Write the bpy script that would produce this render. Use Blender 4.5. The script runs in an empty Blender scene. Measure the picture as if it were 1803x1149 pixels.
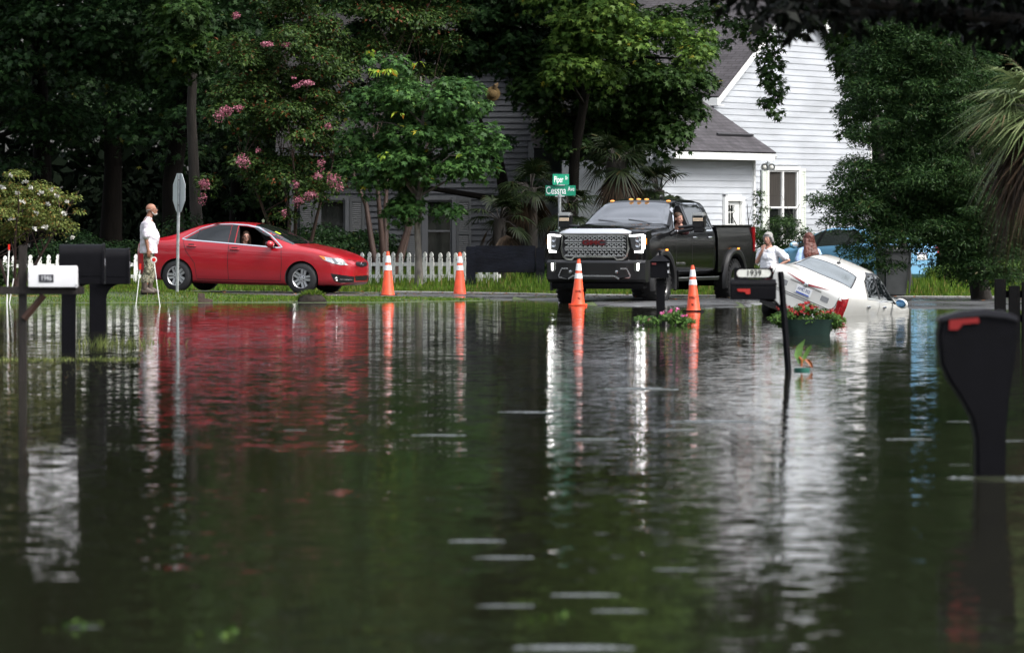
import bpy, bmesh, math, random
import numpy as np
from mathutils import Vector, Matrix, Euler
from mathutils.bvhtree import BVHTree

scene = bpy.context.scene
COL = scene.collection
rad = math.radians

# ------------------------------------------------------------------ camera
F_PX, EYE, CX, HY = 10017.0, 1.77, 901.5, 370.0      # 200 mm lens on a 36 mm wide frame of 1803 px
cam_d = bpy.data.cameras.new('camera')
cam_d.sensor_width = 36.0
cam_d.lens = 200.0
cam_d.shift_y = -204.5 / 1803.0
cam_d.clip_start = 0.5
cam_d.clip_end = 3000.0
cam_d.dof.use_dof = True
cam_d.dof.focus_distance = 112.0
cam_d.dof.aperture_fstop = 4.5
cam = bpy.data.objects.new('camera', cam_d)
cam.location = (0, 0, EYE)
cam.rotation_euler = (rad(90), 0, 0)
COL.objects.link(cam)
scene.camera = cam

# ------------------------------------------------------------------ sky, sun, exposure
SUN_EL, SUN_ROT = 52.0, 118.0
world = bpy.data.worlds.new("World")
scene.world = world
world.use_nodes = True
nt = world.node_tree
bg = nt.nodes['Background']
sky = nt.nodes.new('ShaderNodeTexSky')
sky.sky_type = 'NISHITA'
sky.sun_disc = False
sky.sun_elevation = rad(SUN_EL)
sky.sun_rotation = rad(SUN_ROT)
sky.air_density = 1.0
sky.dust_density = 4.0
sky.ozone_density = 1.0
hs = nt.nodes.new('ShaderNodeHueSaturation')
hs.inputs['Saturation'].default_value = 0.33
tcw = nt.nodes.new('ShaderNodeTexCoord')
cn = nt.nodes.new('ShaderNodeTexNoise')
cn.inputs['Scale'].default_value = 3.2
cn.inputs['Detail'].default_value = 6.0
cn.inputs['Roughness'].default_value = 0.6
cr = nt.nodes.new('ShaderNodeMapRange')
cr.inputs[1].default_value = 0.35; cr.inputs[2].default_value = 0.68
cr.inputs[3].default_value = 0.55; cr.inputs[4].default_value = 1.45
mulw = nt.nodes.new('ShaderNodeMix'); mulw.data_type = 'RGBA'; mulw.blend_type = 'MULTIPLY'
mulw.inputs[0].default_value = 1.0
nt.links.new(tcw.outputs['Generated'], cn.inputs['Vector'])
nt.links.new(cn.outputs['Fac'], cr.inputs[0])
nt.links.new(sky.outputs[0], hs.inputs['Color'])
nt.links.new(hs.outputs[0], mulw.inputs[6])
nt.links.new(cr.outputs[0], mulw.inputs[7])
nt.links.new(mulw.outputs[2], bg.inputs['Color'])
bg.inputs['Strength'].default_value = 0.125

sun_d = bpy.data.lights.new('sun', 'SUN')
sun_d.energy = 0.95
sun_d.angle = rad(18)
sun_d.color = (1.0, 0.96, 0.9)
sun = bpy.data.objects.new('sun', sun_d)
COL.objects.link(sun)
# the sun stands behind and to the right of the camera, veiled by cloud
_saz = rad(SUN_ROT)
sd = Vector((math.sin(_saz) * math.cos(rad(SUN_EL)), math.cos(_saz) * math.cos(rad(SUN_EL)), math.sin(rad(SUN_EL))))
sun.rotation_euler = (-sd).to_track_quat('-Z', 'Y').to_euler()

scene.view_settings.view_transform = 'Standard'
scene.view_settings.look = 'None'
scene.view_settings.exposure = 1.7
scene.view_settings.gamma = 1.0
scene.render.engine = 'CYCLES'
scene.cycles.use_denoising = True
scene.cycles.max_bounces = 6
scene.cycles.diffuse_bounces = 3
scene.cycles.glossy_bounces = 4
scene.cycles.transmission_bounces = 4
scene.cycles.transparent_max_bounces = 6
scene.cycles.caustics_reflective = False
scene.cycles.caustics_refractive = False
scene.cycles.sample_clamp_indirect = 8.0
scene.cycles.use_adaptive_sampling = True
scene.cycles.adaptive_threshold = 0.012

# ------------------------------------------------------------------ helpers
def at(px, py, d):
    """point that is d metres in front of the camera, at a photo pixel"""
    return Vector(((px - CX) * d / F_PX, d, EYE - (py - HY) * d / F_PX))

def wx(px, d): return (px - CX) * d / F_PX
def wz(py, d): return EYE - (py - HY) * d / F_PX

def tag(o, label=None, cat=None, group=None, kind=None):
    if label: o['label'] = label
    if cat: o['category'] = cat
    if group: o['group'] = group
    if kind: o['kind'] = kind
    return o

def thing(name, label, cat, loc=(0, 0, 0), rot=(0, 0, 0), group=None):
    o = bpy.data.objects.new(name, None)
    o.empty_display_size = 0.2
    COL.objects.link(o)
    o.location = loc
    o.rotation_euler = rot
    return tag(o, label, cat, group)

def link(name, me, mats=None, parent=None, loc=None, rot=None):
    o = bpy.data.objects.new(name, me)
    if mats is not None:
        for m in (mats if isinstance(mats, (list, tuple)) else [mats]):
            me.materials.append(m)
    COL.objects.link(o)
    if parent: o.parent = parent
    if loc is not None: o.location = loc
    if rot is not None: o.rotation_euler = rot
    return o

def smooth(me, ang=40):
    me.shade_smooth()
    me.set_sharp_from_angle(angle=rad(ang))

class MB:
    """collects boxes, tubes, prisms and lathes into one mesh"""
    def __init__(s): s.v = []; s.f = []; s.m = []
    def add(s, vs, fs, m=0):
        b = len(s.v)
        s.v += [tuple(x) for x in vs]
        s.f += [tuple(i + b for i in f) for f in fs]
        s.m += [m] * len(fs)
        return s
    def box(s, c, d, rot=None, m=0, taper=1.0):
        c = Vector(c); hx, hy, hz = d[0] / 2, d[1] / 2, d[2] / 2
        vs = []
        for sz in (-1, 1):
            t = taper if sz > 0 else 1.0
            for sx, sy in ((-1, -1), (1, -1), (1, 1), (-1, 1)):
                p = Vector((sx * hx * t, sy * hy * t, sz * hz))
                if rot is not None: p = rot @ p
                vs.append(c + p)
        s.add(vs, [(3, 2, 1, 0), (4, 5, 6, 7), (0, 1, 5, 4), (1, 2, 6, 5), (2, 3, 7, 6), (3, 0, 4, 7)], m)
        return s
    def tube(s, path, radii, n=8, m=0, cap=True):
        path = [Vector(p) for p in path]
        if not isinstance(radii, (list, tuple)): radii = [radii] * len(path)
        rings = []
        ref = None
        for i, p in enumerate(path):
            if i == 0: t = path[1] - p
            elif i == len(path) - 1: t = p - path[i - 1]
            else: t = path[i + 1] - path[i - 1]
            t.normalize()
            if ref is None:
                ref = Vector((0, 0, 1)) if abs(t.z) < 0.9 else Vector((1, 0, 0))
            a = (ref - t * ref.dot(t)).normalized()
            b = t.cross(a)
            ref = a
            rings.append([p + (a * math.cos(2 * math.pi * k / n) + b * math.sin(2 * math.pi * k / n)) * radii[i] for k in range(n)])
        vs = [v for r in rings for v in r]
        fs = []
        for i in range(len(rings) - 1):
            for k in range(n):
                k2 = (k + 1) % n
                fs.append((i * n + k, i * n + k2, (i + 1) * n + k2, (i + 1) * n + k))
        if cap:
            fs.append(tuple(range(n - 1, -1, -1)))
            fs.append(tuple((len(rings) - 1) * n + k for k in range(n)))
        s.add(vs, fs, m)
        return s
    def lathe(s, prof, n=24, axis='z', c=(0, 0, 0), m=0, close=False):
        """prof = [(r, h)]"""
        c = Vector(c); vs = []
        for r, h in prof:
            for k in range(n):
                a = 2 * math.pi * k / n
                if axis == 'z': p = Vector((r * math.cos(a), r * math.sin(a), h))
                elif axis == 'y': p = Vector((r * math.sin(a), h, r * math.cos(a)))
                else: p = Vector((h, r * math.cos(a), r * math.sin(a)))
                vs.append(c + p)
        fs = []
        L = len(prof)
        for i in range(L if close else L - 1):
            j = (i + 1) % L
            for k in range(n):
                k2 = (k + 1) % n
                fs.append((i * n + k, i * n + k2, j * n + k2, j * n + k))
        if not close:
            fs.append(tuple(range(n - 1, -1, -1)))
            fs.append(tuple((L - 1) * n + k for k in range(n)))
        s.add(vs, fs, m)
        return s
    def prism(s, poly, a, b, axis='y', m=0):
        """poly of 2-D points extruded from a to b along an axis"""
        def P(u, w, h):
            return {'y': (u, h, w), 'x': (h, u, w), 'z': (u, w, h)}[axis]
        n = len(poly)
        vs = [P(u, w, a) for u, w in poly] + [P(u, w, b) for u, w in poly]
        fs = [tuple(range(n)), tuple(range(2 * n - 1, n - 1, -1))]
        for i in range(n):
            j = (i + 1) % n
            fs.append((i, i + n, j + n, j))
        s.add(vs, fs, m)
        return s
    def ell(s, c, r, rot=None, nu=14, nv=9, m=0):
        c = Vector(c); vs = []; fs = []
        for i in range(1, nv):
            th = math.pi * i / nv
            for k in range(nu):
                a = 2 * math.pi * k / nu
                p = Vector((r[0] * math.sin(th) * math.cos(a), r[1] * math.sin(th) * math.sin(a), r[2] * math.cos(th)))
                if rot is not None: p = rot @ p
                vs.append(c + p)
        top = Vector((0, 0, r[2])); bot = Vector((0, 0, -r[2]))
        if rot is not None: top = rot @ top; bot = rot @ bot
        vs += [c + top, c + bot]
        T = len(vs) - 2; B = T + 1
        for i in range(nv - 2):
            for k in range(nu):
                k2 = (k + 1) % nu
                fs.append((i * nu + k, (i + 1) * nu + k, (i + 1) * nu + k2, i * nu + k2))
        for k in range(nu):
            k2 = (k + 1) % nu
            fs.append((T, k, k2)); fs.append((B, (nv - 2) * nu + k2, (nv - 2) * nu + k))
        s.add(vs, fs, m)
        return s
    def mesh(s, name):
        me = bpy.data.meshes.new(name)
        me.from_pydata(s.v, [], s.f)
        bm = bmesh.new(); bm.from_mesh(me)
        bmesh.ops.recalc_face_normals(bm, faces=bm.faces)
        bm.to_mesh(me); bm.free()
        if any(s.m): me.polygons.foreach_set('material_index', s.m)
        return me
    def build(s, name, mats, parent=None, sm=35, bevel=0, loc=None, rot=None):
        me = s.mesh(name)
        if bevel:
            bm = bmesh.new(); bm.from_mesh(me)
            es = [e for e in bm.edges if len(e.link_faces) == 2 and e.calc_face_angle() > 0.6]
            bmesh.ops.bevel(bm, geom=es, offset=bevel, segments=2, affect='EDGES', clamp_overlap=True)
            bm.to_mesh(me); bm.free()
        if sm: smooth(me, sm)
        return link(name, me, mats, parent, loc, rot)

def np_mesh(name, V, k, mat, parent=None):
    """V: (n*k,3) array, every k vertices make one face"""
    V = np.ascontiguousarray(V, dtype=np.float32).reshape(-1, 3)
    n = len(V) // k
    me = bpy.data.meshes.new(name)
    me.vertices.add(len(V)); me.vertices.foreach_set('co', V.ravel())
    me.loops.add(len(V)); me.loops.foreach_set('vertex_index', np.arange(len(V), dtype=np.int32))
    me.polygons.add(n)
    me.polygons.foreach_set('loop_start', np.arange(0, n * k, k, dtype=np.int32))
    me.polygons.foreach_set('loop_total', np.full(n, k, dtype=np.int32))
    me.update(calc_edges=True)
    return link(name, me, mat, parent)

# ------------------------------------------------------------------ materials
MATS = {}
def mat(name, col, rough=0.5, metal=0.0, spec=0.5, coat=0.0, var=0.0, vscale=4.0, vstretch=(1, 1, 1),
        bump=0.0, bscale=30.0, emit=0.0, ecol=None, island=None, trans=0.0, ior=None, alpha=None):
    if name in MATS: return MATS[name]
    m = bpy.data.materials.new(name); m.use_nodes = True
    n = m.node_tree.nodes; l = m.node_tree.links
    b = n['Principled BSDF']
    c4 = (*col, 1.0)
    b.inputs['Base Color'].default_value = c4
    b.inputs['Roughness'].default_value = rough
    b.inputs['Metallic'].default_value = metal
    b.inputs['Specular IOR Level'].default_value = spec
    b.inputs['Coat Weight'].default_value = coat
    b.inputs['Coat Roughness'].default_value = 0.04
    if trans: b.inputs['Transmission Weight'].default_value = trans
    if ior: b.inputs['IOR'].default_value = ior
    if alpha is not None: b.inputs['Alpha'].default_value = alpha
    if emit:
        b.inputs['Emission Color'].default_value = (*(ecol or col), 1.0)
        b.inputs['Emission Strength'].default_value = emit
    tc = None
    if var or bump:
        tc = n.new('ShaderNodeTexCoord')
        mp = n.new('ShaderNodeMapping'); mp.inputs['Scale'].default_value = vstretch
        l.new(tc.outputs['Object'], mp.inputs[0])
    if var:
        nz = n.new('ShaderNodeTexNoise'); nz.inputs['Scale'].default_value = vscale
        nz.inputs['Detail'].default_value = 5.0
        l.new(mp.outputs[0], nz.inputs['Vector'])
        mr = n.new('ShaderNodeMapRange')
        mr.inputs[1].default_value = 0.3; mr.inputs[2].default_value = 0.7
        mr.inputs[3].default_value = 1.0 - var; mr.inputs[4].default_value = 1.0 + var
        l.new(nz.outputs['Fac'], mr.inputs[0])
        mx = n.new('ShaderNodeMix'); mx.data_type = 'RGBA'; mx.blend_type = 'MULTIPLY'
        mx.inputs[0].default_value = 1.0; mx.inputs[6].default_value = c4
        l.new(mr.outputs[0], mx.inputs[7])
        l.new(mx.outputs[2], b.inputs['Base Color'])
    if bump:
        nb = n.new('ShaderNodeTexNoise'); nb.inputs['Scale'].default_value = bscale
        nb.inputs['Detail'].default_value = 4.0
        l.new(mp.outputs[0], nb.inputs['Vector'])
        bp = n.new('ShaderNodeBump'); bp.inputs['Strength'].default_value = bump
        bp.inputs['Distance'].default_value = 0.02
        l.new(nb.outputs['Fac'], bp.inputs['Height'])
        l.new(bp.outputs[0], b.inputs['Normal'])
    if island:
        # island: list of (position, colour) - each leaf takes its own tint
        g = n.new('ShaderNodeNewGeometry')
        rp = n.new('ShaderNodeValToRGB')
        rp.color_ramp.interpolation = 'LINEAR'
        while len(rp.color_ramp.elements) > 1: rp.color_ramp.elements.remove(rp.color_ramp.elements[-1])
        for i, (p, c) in enumerate(island):
            e = rp.color_ramp.elements[0] if i == 0 else rp.color_ramp.elements.new(p)
            e.position = p; e.color = (*c, 1)
        l.new(g.outputs['Random Per Island'], rp.inputs[0])
        l.new(rp.outputs[0], b.inputs['Base Color'])
    MATS[name] = m
    return m

def leaf_mat(name, dark, mid, light, odd=None, oddfrac=0.0, rough=0.5, spec=0.16, translucent=0.25):
    isl = [(0.0, dark), (0.5, mid), (1.0 - oddfrac - 0.002, light)]
    if odd: isl += [(1.0 - oddfrac, odd), (1.0, odd)]
    m = mat(name, mid, rough=rough, spec=spec, island=isl)
    if translucent and 'trl' not in m:
        n = m.node_tree.nodes; l = m.node_tree.links
        b = n['Principled BSDF']; out = n['Material Output']
        tr = n.new('ShaderNodeBsdfTranslucent')
        src = b.inputs['Base Color'].links[0].from_socket
        l.new(src, tr.inputs['Color'])
        ms = n.new('ShaderNodeMixShader'); ms.inputs[0].default_value = translucent
        l.new(b.outputs[0], ms.inputs[1]); l.new(tr.outputs[0], ms.inputs[2])
        l.new(ms.outputs[0], out.inputs['Surface'])
        m['trl'] = 1
    return m

def text_part(name, txt, size, m, parent, loc, rot, xs=1.0, extrude=0.002, align='CENTER', shear=0.0, bold=0.0):
    cu = bpy.data.curves.new(name, 'FONT')
    cu.body = txt; cu.size = size; cu.extrude = extrude
    cu.align_x = align; cu.align_y = 'CENTER'
    cu.shear = shear; cu.offset = bold
    t = bpy.data.objects.new(name, cu); COL.objects.link(t)
    me = bpy.data.meshes.new_from_object(t.evaluated_get(bpy.context.evaluated_depsgraph_get()))
    bpy.data.objects.remove(t); bpy.data.curves.remove(cu)
    me.materials.clear()
    o = link(name, me, m, parent, loc, rot)
    o.scale = (xs, 1, 1)
    return o

def applied(o):
    """evaluates an object's modifiers into a new plain mesh"""
    dg = bpy.context.evaluated_depsgraph_get()
    return bpy.data.meshes.new_from_object(o.evaluated_get(dg))

def bake_mods(o):
    me = applied(o)
    o.modifiers.clear()
    old = o.data
    o.data = me
    bpy.data.meshes.remove(old)
    return o

WHITE = mat('white_paint', (0.78, 0.78, 0.76), 0.45, var=0.06, vscale=9)
BLACK = mat('black_plastic', (0.0035, 0.0035, 0.005), 0.55, spec=.1, var=0.2, vscale=12)
BLACK_MATTE = mat('black_rubber', (0.005, 0.005, 0.0055), 0.85, spec=.12, var=0.25, vscale=14)
CHROME = mat('chrome', (0.82, 0.83, 0.85), 0.1, metal=1.0)
DARKGLASS = mat('tinted_glass', (0.006, 0.008, 0.009), 0.03, spec=0.55, coat=0.5)
ALU = mat('aluminium', (0.55, 0.57, 0.58), 0.45, metal=0.55, var=0.12, vscale=6)
STEEL = mat('galvanised_steel', (0.36, 0.38, 0.39), 0.5, metal=0.6, var=0.25, vscale=12)
# ------------------------------------------------------------------ the ground
_YWX = [-300, -2.6, -0.5, 0.2, 1.0, 1.4, 3.0, 4.3, 4.7, 6.6, 7.2, 9.5, 300]
_YWY = [108.6, 108.6, 111.0, 112.6, 110.5, 105.5, 104.0, 103.5, 107.5, 107.0, 102.5, 101.5, 101.0]
_YFX = [-300, -12, -7, -2.9, 0, 1.1, 3, 8.5, 14, 300]
_YFY = [126, 123, 121.5, 120, 117.6, 115.6, 114.4, 112.0, 111.0, 109]
_YNX = [-300, -12, -5, -2.5, -1.0, 0.0, 0.6, 300]
_YNY = [120, 116.4, 113.9, 113.0, 112.3, 111.4, 98.0, 96.0]
def sstep(a, b, x):
    t = np.clip((x - a) / (b - a), 0, 1)
    return t * t * (3 - 2 * t)
def gz(X, Y):
    X = np.asarray(X, float); Y = np.asarray(Y, float)
    yw = np.interp(X, _YWX, _YWY); yf = np.interp(X, _YFX, _YFY)
    dy = Y - yw
    cap = np.interp(X, [-10, -5, 0, 8], [0.06, 0.045, 0.035, 0.05])
    up = np.minimum(0.012 * np.maximum(dy, 0), cap)
    zc = np.interp(X, [-9, -6.9, -5.6, -4.5, -0.8, 0], [0.12, 0.12, 0.03, 0.0, 0.0, 0.0])
    up = up + zc * sstep(108.4, 111.8, Y) * (1 - sstep(113.2, 115.6, Y)) * (dy > -0.4)
    up = up + np.clip(0.028 * (Y - yf), 0, 0.22) * (Y > yf)
    down = np.maximum(dy * 0.06, -0.45)
    return np.where(dy > 0, up, down)
def gz1(x, y): return float(gz(np.array([x]), np.array([y]))[0])

def grass_ground_mat():
    m = mat('lawn_soil', (0.04, 0.06, 0.016), 0.9, var=0.5, vscale=1.6, bump=0.6, bscale=12)
    return m

xs = np.unique(np.r_[-900, -300, -120, -60, -40, -28, np.arange(-20, 20.01, 0.25), 28, 40, 60, 120, 300, 900])
ys = np.unique(np.r_[-200, -40, 5, 15, 30, 50, 70, 85, 92, np.arange(97, 130.01, 0.25), np.arange(131, 160, 2.5), 165, 180, 200, 260, 400, 900, 2000])
XX, YY = np.meshgrid(xs, ys)
ZZ = gz(XX, YY)
nx, ny = len(xs), len(ys)
me = bpy.data.meshes.new('ground')
idx = np.arange(nx * ny).reshape(ny, nx)
quads = np.stack([idx[:-1, :-1], idx[:-1, 1:], idx[1:, 1:], idx[1:, :-1]], -1).reshape(-1, 4)
me.from_pydata(np.stack([XX, YY, ZZ], -1).reshape(-1, 3).tolist(), [], quads.tolist())
me.shade_smooth()
tag(link('ground', me, grass_ground_mat()), kind='structure')

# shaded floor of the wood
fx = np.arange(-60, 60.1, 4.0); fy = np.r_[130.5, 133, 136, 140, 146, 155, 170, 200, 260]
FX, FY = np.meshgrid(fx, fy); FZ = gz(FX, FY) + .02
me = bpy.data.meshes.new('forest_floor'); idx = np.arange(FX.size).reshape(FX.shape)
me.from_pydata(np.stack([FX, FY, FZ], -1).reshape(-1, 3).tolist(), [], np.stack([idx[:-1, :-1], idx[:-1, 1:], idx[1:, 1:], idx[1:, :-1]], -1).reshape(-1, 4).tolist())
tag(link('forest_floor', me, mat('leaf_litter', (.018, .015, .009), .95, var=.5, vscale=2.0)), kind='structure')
# ------------------------------------------------------------------ the road
def asphalt_mat():
    m = mat('wet_asphalt', (0.075, 0.077, 0.08), 0.4, var=0.22, vscale=1.3, spec=0.4)
    n = m.node_tree.nodes; l = m.node_tree.links; b = n['Principled BSDF']
    tc = n.new('ShaderNodeTexCoord')
    nz = n.new('ShaderNodeTexNoise'); nz.inputs['Scale'].default_value = 0.55; nz.inputs['Detail'].default_value = 4
    l.new(tc.outputs['Object'], nz.inputs['Vector'])
    mr = n.new('ShaderNodeMapRange'); mr.inputs[1].default_value = 0.4; mr.inputs[2].default_value = 0.62
    mr.inputs[3].default_value = 0.12; mr.inputs[4].default_value = 0.55
    l.new(nz.outputs['Fac'], mr.inputs[0]); l.new(mr.outputs[0], b.inputs['Roughness'])
    return m
rx = np.arange(-60, 60.01, 0.4)
vs = []; fs = []
NR = 26
for x in rx:
    y0 = float(np.interp(x, _YNX, _YNY)); y1 = float(np.interp(x, _YFX, _YFY))
    for k in range(NR):
        y = y0 + (y1 - y0) * k / (NR - 1)
        vs.append((x, y, gz1(x, y) + 0.006))
for i in range(len(rx) - 1):
    for k in range(NR - 1):
        fs.append((i * NR + k, (i + 1) * NR + k, (i + 1) * NR + k + 1, i * NR + k + 1))
me = bpy.data.meshes.new('road'); me.from_pydata(vs, [], fs); me.shade_smooth()
tag(link('road', me, asphalt_mat()), kind='structure')
# pale concrete edging along the far side of the road
mb = MB()
pts = []
for x in np.arange(-2.5, 15, 0.5):
    y = float(np.interp(x, _YFX, _YFY)); pts.append((x, y))
vs = []; fs = []
for x, y in pts:
    z = gz1(x, y)
    vs += [(x, y - 0.16, z + 0.012), (x, y - 0.14, z + 0.03), (x, y + 0.12, z + 0.035), (x, y + 0.14, z - 0.02)]
for i in range(len(pts) - 1):
    for k in range(3):
        fs.append((i * 4 + k, i * 4 + 4 + k, i * 4 + 5 + k, i * 4 + 1 + k))
mb.add(vs, fs)
tag(mb.build('kerb', mat('kerb_concrete', (0.2, 0.2, 0.19), 0.6, var=0.25, vscale=3)), kind='structure')

# ------------------------------------------------------------------ flood water
def water_mat():
    m = bpy.data.materials.new('flood_water'); m.use_nodes = True
    n = m.node_tree.nodes; l = m.node_tree.links; b = n['Principled BSDF']
    b.inputs['Base Color'].default_value = (0.014, 0.014, 0.0085, 1)
    b.inputs['Roughness'].default_value = 0.025
    b.inputs['IOR'].default_value = 1.333
    b.inputs['Specular IOR Level'].default_value = 0.5
    tc = n.new('ShaderNodeTexCoord')
    def slope(scale, stretch, amp, detail, seed):
        mp = n.new('ShaderNodeMapping'); mp.inputs['Scale'].default_value = stretch
        mp.inputs['Location'].default_value = (seed, seed * 0.7, 0)
        l.new(tc.outputs['Object'], mp.inputs[0])
        nz = n.new('ShaderNodeTexNoise'); nz.inputs['Scale'].default_value = scale
        nz.inputs['Detail'].default_value = detail; nz.inputs['Roughness'].default_value = 0.55
        l.new(mp.outputs[0], nz.inputs['Vector'])
        sb = n.new('ShaderNodeVectorMath'); sb.operation = 'SUBTRACT'; sb.inputs[1].default_value = (0.5, 0.5, 0.5)
        l.new(nz.outputs['Color'], sb.inputs[0])
        ml = n.new('ShaderNodeVectorMath'); ml.operation = 'MULTIPLY'; ml.inputs[1].default_value = (amp, amp, 0)
        l.new(sb.outputs[0], ml.inputs[0])
        return ml.outputs[0]
    a = slope(6.4, (0.8, 1.3, 1), 0.105, 3, 3.1)       # ripples a hand or two long
    c = slope(0.6, (0.5, 1.2, 1), 0.007, 2, 9.7)      # slow swell
    # patches of calmer and livelier water
    pn = n.new('ShaderNodeTexNoise'); pn.inputs['Scale'].default_value = 0.22; pn.inputs['Detail'].default_value = 2
    mp = n.new('ShaderNodeMapping'); mp.inputs['Scale'].default_value = (0.5, 1, 1)
    l.new(tc.outputs['Object'], mp.inputs[0]); l.new(mp.outputs[0], pn.inputs['Vector'])
    pr = n.new('ShaderNodeMapRange'); pr.inputs[1].default_value = 0.35; pr.inputs[2].default_value = 0.65
    pr.inputs[3].default_value = 0.55; pr.inputs[4].default_value = 1.25
    l.new(pn.outputs['Fac'], pr.inputs[0])
    sc = n.new('ShaderNodeVectorMath'); sc.operation = 'SCALE'
    l.new(a, sc.inputs[0]); l.new(pr.outputs[0], sc.inputs['Scale'])
    ad = n.new('ShaderNodeVectorMath'); ad.operation = 'ADD'
    l.new(sc.outputs[0], ad.inputs[0]); l.new(c, ad.inputs[1])
    ge = n.new('ShaderNodeNewGeometry')
    ad2 = n.new('ShaderNodeVectorMath'); ad2.operation = 'ADD'
    l.new(ad.outputs[0], ad2.inputs[0]); l.new(ge.outputs['Normal'], ad2.inputs[1])
    nm = n.new('ShaderNodeVectorMath'); nm.operation = 'NORMALIZE'
    l.new(ad2.outputs[0], nm.inputs[0])
    l.new(nm.outputs[0], b.inputs['Normal'])
    return m
WATER = water_mat()
me = bpy.data.meshes.new('water')
me.from_pydata([(-70, -30, 0), (70, -30, 0), (70, 118, 0), (-70, 118, 0)], [], [(0, 1, 2, 3)])
tag(link('water', me, WATER), kind='structure')

# ------------------------------------------------------------------ grass
GRASS = leaf_mat('grass_blades', (0.035, 0.08, 0.01), (0.08, 0.16, 0.018), (0.16, 0.24, 0.035), (0.2, 0.17, 0.07), 0.08, translucent=0.3)
_gn = GRASS.node_tree; _gb = _gn.nodes['Principled BSDF']; _src = _gb.inputs['Base Color'].links[0].from_socket
_tc = _gn.nodes.new('ShaderNodeTexCoord'); _nz = _gn.nodes.new('ShaderNodeTexNoise'); _nz.inputs['Scale'].default_value = .55; _nz.inputs['Detail'].default_value = 4
_gn.links.new(_tc.outputs['Object'], _nz.inputs['Vector'])
_rp = _gn.nodes.new('ShaderNodeValToRGB'); _rp.color_ramp.elements[0].position = .36; _rp.color_ramp.elements[0].color = (.85, .7, .6, 1); _rp.color_ramp.elements[1].position = .62; _rp.color_ramp.elements[1].color = (1.1, 1.15, 1, 1)
_gn.links.new(_nz.outputs['Fac'], _rp.inputs[0])
_mx = _gn.nodes.new('ShaderNodeMix'); _mx.data_type = 'RGBA'; _mx.blend_type = 'MULTIPLY'; _mx.inputs[0].default_value = 1
_gn.links.new(_src, _mx.inputs[6]); _gn.links.new(_rp.outputs[0], _mx.inputs[7]); _gn.links.new(_mx.outputs[2], _gb.inputs['Base Color'])
rng = np.random.default_rng(7)
def blades(X, Y, h0, h1, w=0.012, lean=0.5):
    n = len(X); Z = gz(X, Y)
    h = rng.uniform(h0, h1, n); a = rng.uniform(0, 2 * np.pi, n)
    tl = rng.uniform(0, lean, n) * h; ta = rng.uniform(0, 2 * np.pi, n)
    ww = w * rng.uniform(0.6, 1.5, n)
    V = np.zeros((n, 3, 3))
    V[:, 0] = np.c_[X - np.cos(a) * ww, Y - np.sin(a) * ww, Z - 0.01]
    V[:, 1] = np.c_[X + np.cos(a) * ww, Y + np.sin(a) * ww, Z - 0.01]
    V[:, 2] = np.c_[X + np.cos(ta) * tl, Y + np.sin(ta) * tl, Z + h]
    return V
parts = []
n = 52000                                            # the bank before the red car
X = rng.uniform(-13, 0.2, n); Y = rng.uniform(108.6, 117, n)
k = (gz(X, Y) > 0.008) & (Y < np.interp(X, _YNX, _YNY) + 0.15)
# worn, thinner turf in places
wear = np.sin(X * 1.7 + 2) * np.sin(Y * 1.3 + X * 0.6)
k &= (wear < 0.55) | (rng.random(n) < 0.35)
parts.append(blades(X[k], Y[k], 0.012, 0.05, 0.011))
n = 70000                                            # the verge behind the road
X = rng.uniform(-15, 18, n); Y = np.interp(X, _YFX, _YFY) + 0.1 + rng.random(n) ** 1.3 * 9
parts.append(blades(X, Y, 0.04, 0.12, 0.013))
n = 5000
X = rng.uniform(-13, 16, n); Y = np.interp(X, _YFX, _YFY) + rng.uniform(2.0, 6.0, n)
parts.append(blades(X, Y, 0.15, 0.34, 0.013))
n = 26000
X = rng.uniform(-16, 20, n); Y = rng.uniform(126, 140, n)
parts.append(blades(X, Y, 0.08, 0.28, 0.02))
tag(np_mesh('grass', np.concatenate(parts).reshape(-1, 3), 3, GRASS), kind='stuff')
# flooded grass tips round the posts on the left
n = 260
X = np.r_[rng.normal(wx(190, 74), 0.33, n)]; Y = rng.normal(75.5, 1.2, n)
V = blades(X, Y, 0.02, 0.15, 0.006, 0.9); V[:, :, 2] += 0.0 - gz(X, Y)[:, None]
n2 = 700
X2 = rng.uniform(wx(0, 68), wx(250, 68), n2); Y2 = rng.normal(67.5, 0.45, n2)
V2 = blades(X2, Y2, 0.005, 0.03, 0.01, 2.5); V2[:, :, 2] += 0.0 - gz(X2, Y2)[:, None]
tag(np_mesh('flooded_grass', np.concatenate([V, V2]).reshape(-1, 3), 3,
    leaf_mat('drowned_grass', (0.05, 0.07, 0.02), (0.1, 0.13, 0.03), (0.2, 0.22, 0.07))), kind='stuff')
# ------------------------------------------------------------------ foliage
def _star(n=5):
    tips = [(-118, .72), (-62, .92), (0, 1.0), (62, .92), (118, .72)]
    P = [(0.0, 0.0, 0.0)]
    for i, (a, r) in enumerate(tips):
        P.append((math.sin(rad(a)) * r * .62, .38 + math.cos(rad(a)) * r * .62, -.06 * r))
        if i < 4:
            b = (a + tips[i + 1][0]) / 2
            P.append((math.sin(rad(b)) * .2, .38 + math.cos(rad(b)) * .2, .03))
    return np.array(P)
TEMPL = {
    'leaf': np.array([(0, 0, 0), (.27, .42, .07), (0, 1, -.05), (-.27, .42, .07)], float),
    'star': _star(),
    'needle': np.array([(0, 0, 0), (.13, .4, .03), (0, 1, 0), (-.13, .4, .03)], float),
    'petal': np.array([(-.5, 0, 0), (.5, 0, .1), (.45, 1, -.05), (-.45, .9, .12)], float),
}
def norm(a): return a / np.maximum(np.linalg.norm(a, axis=1, keepdims=True), 1e-9)

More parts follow.
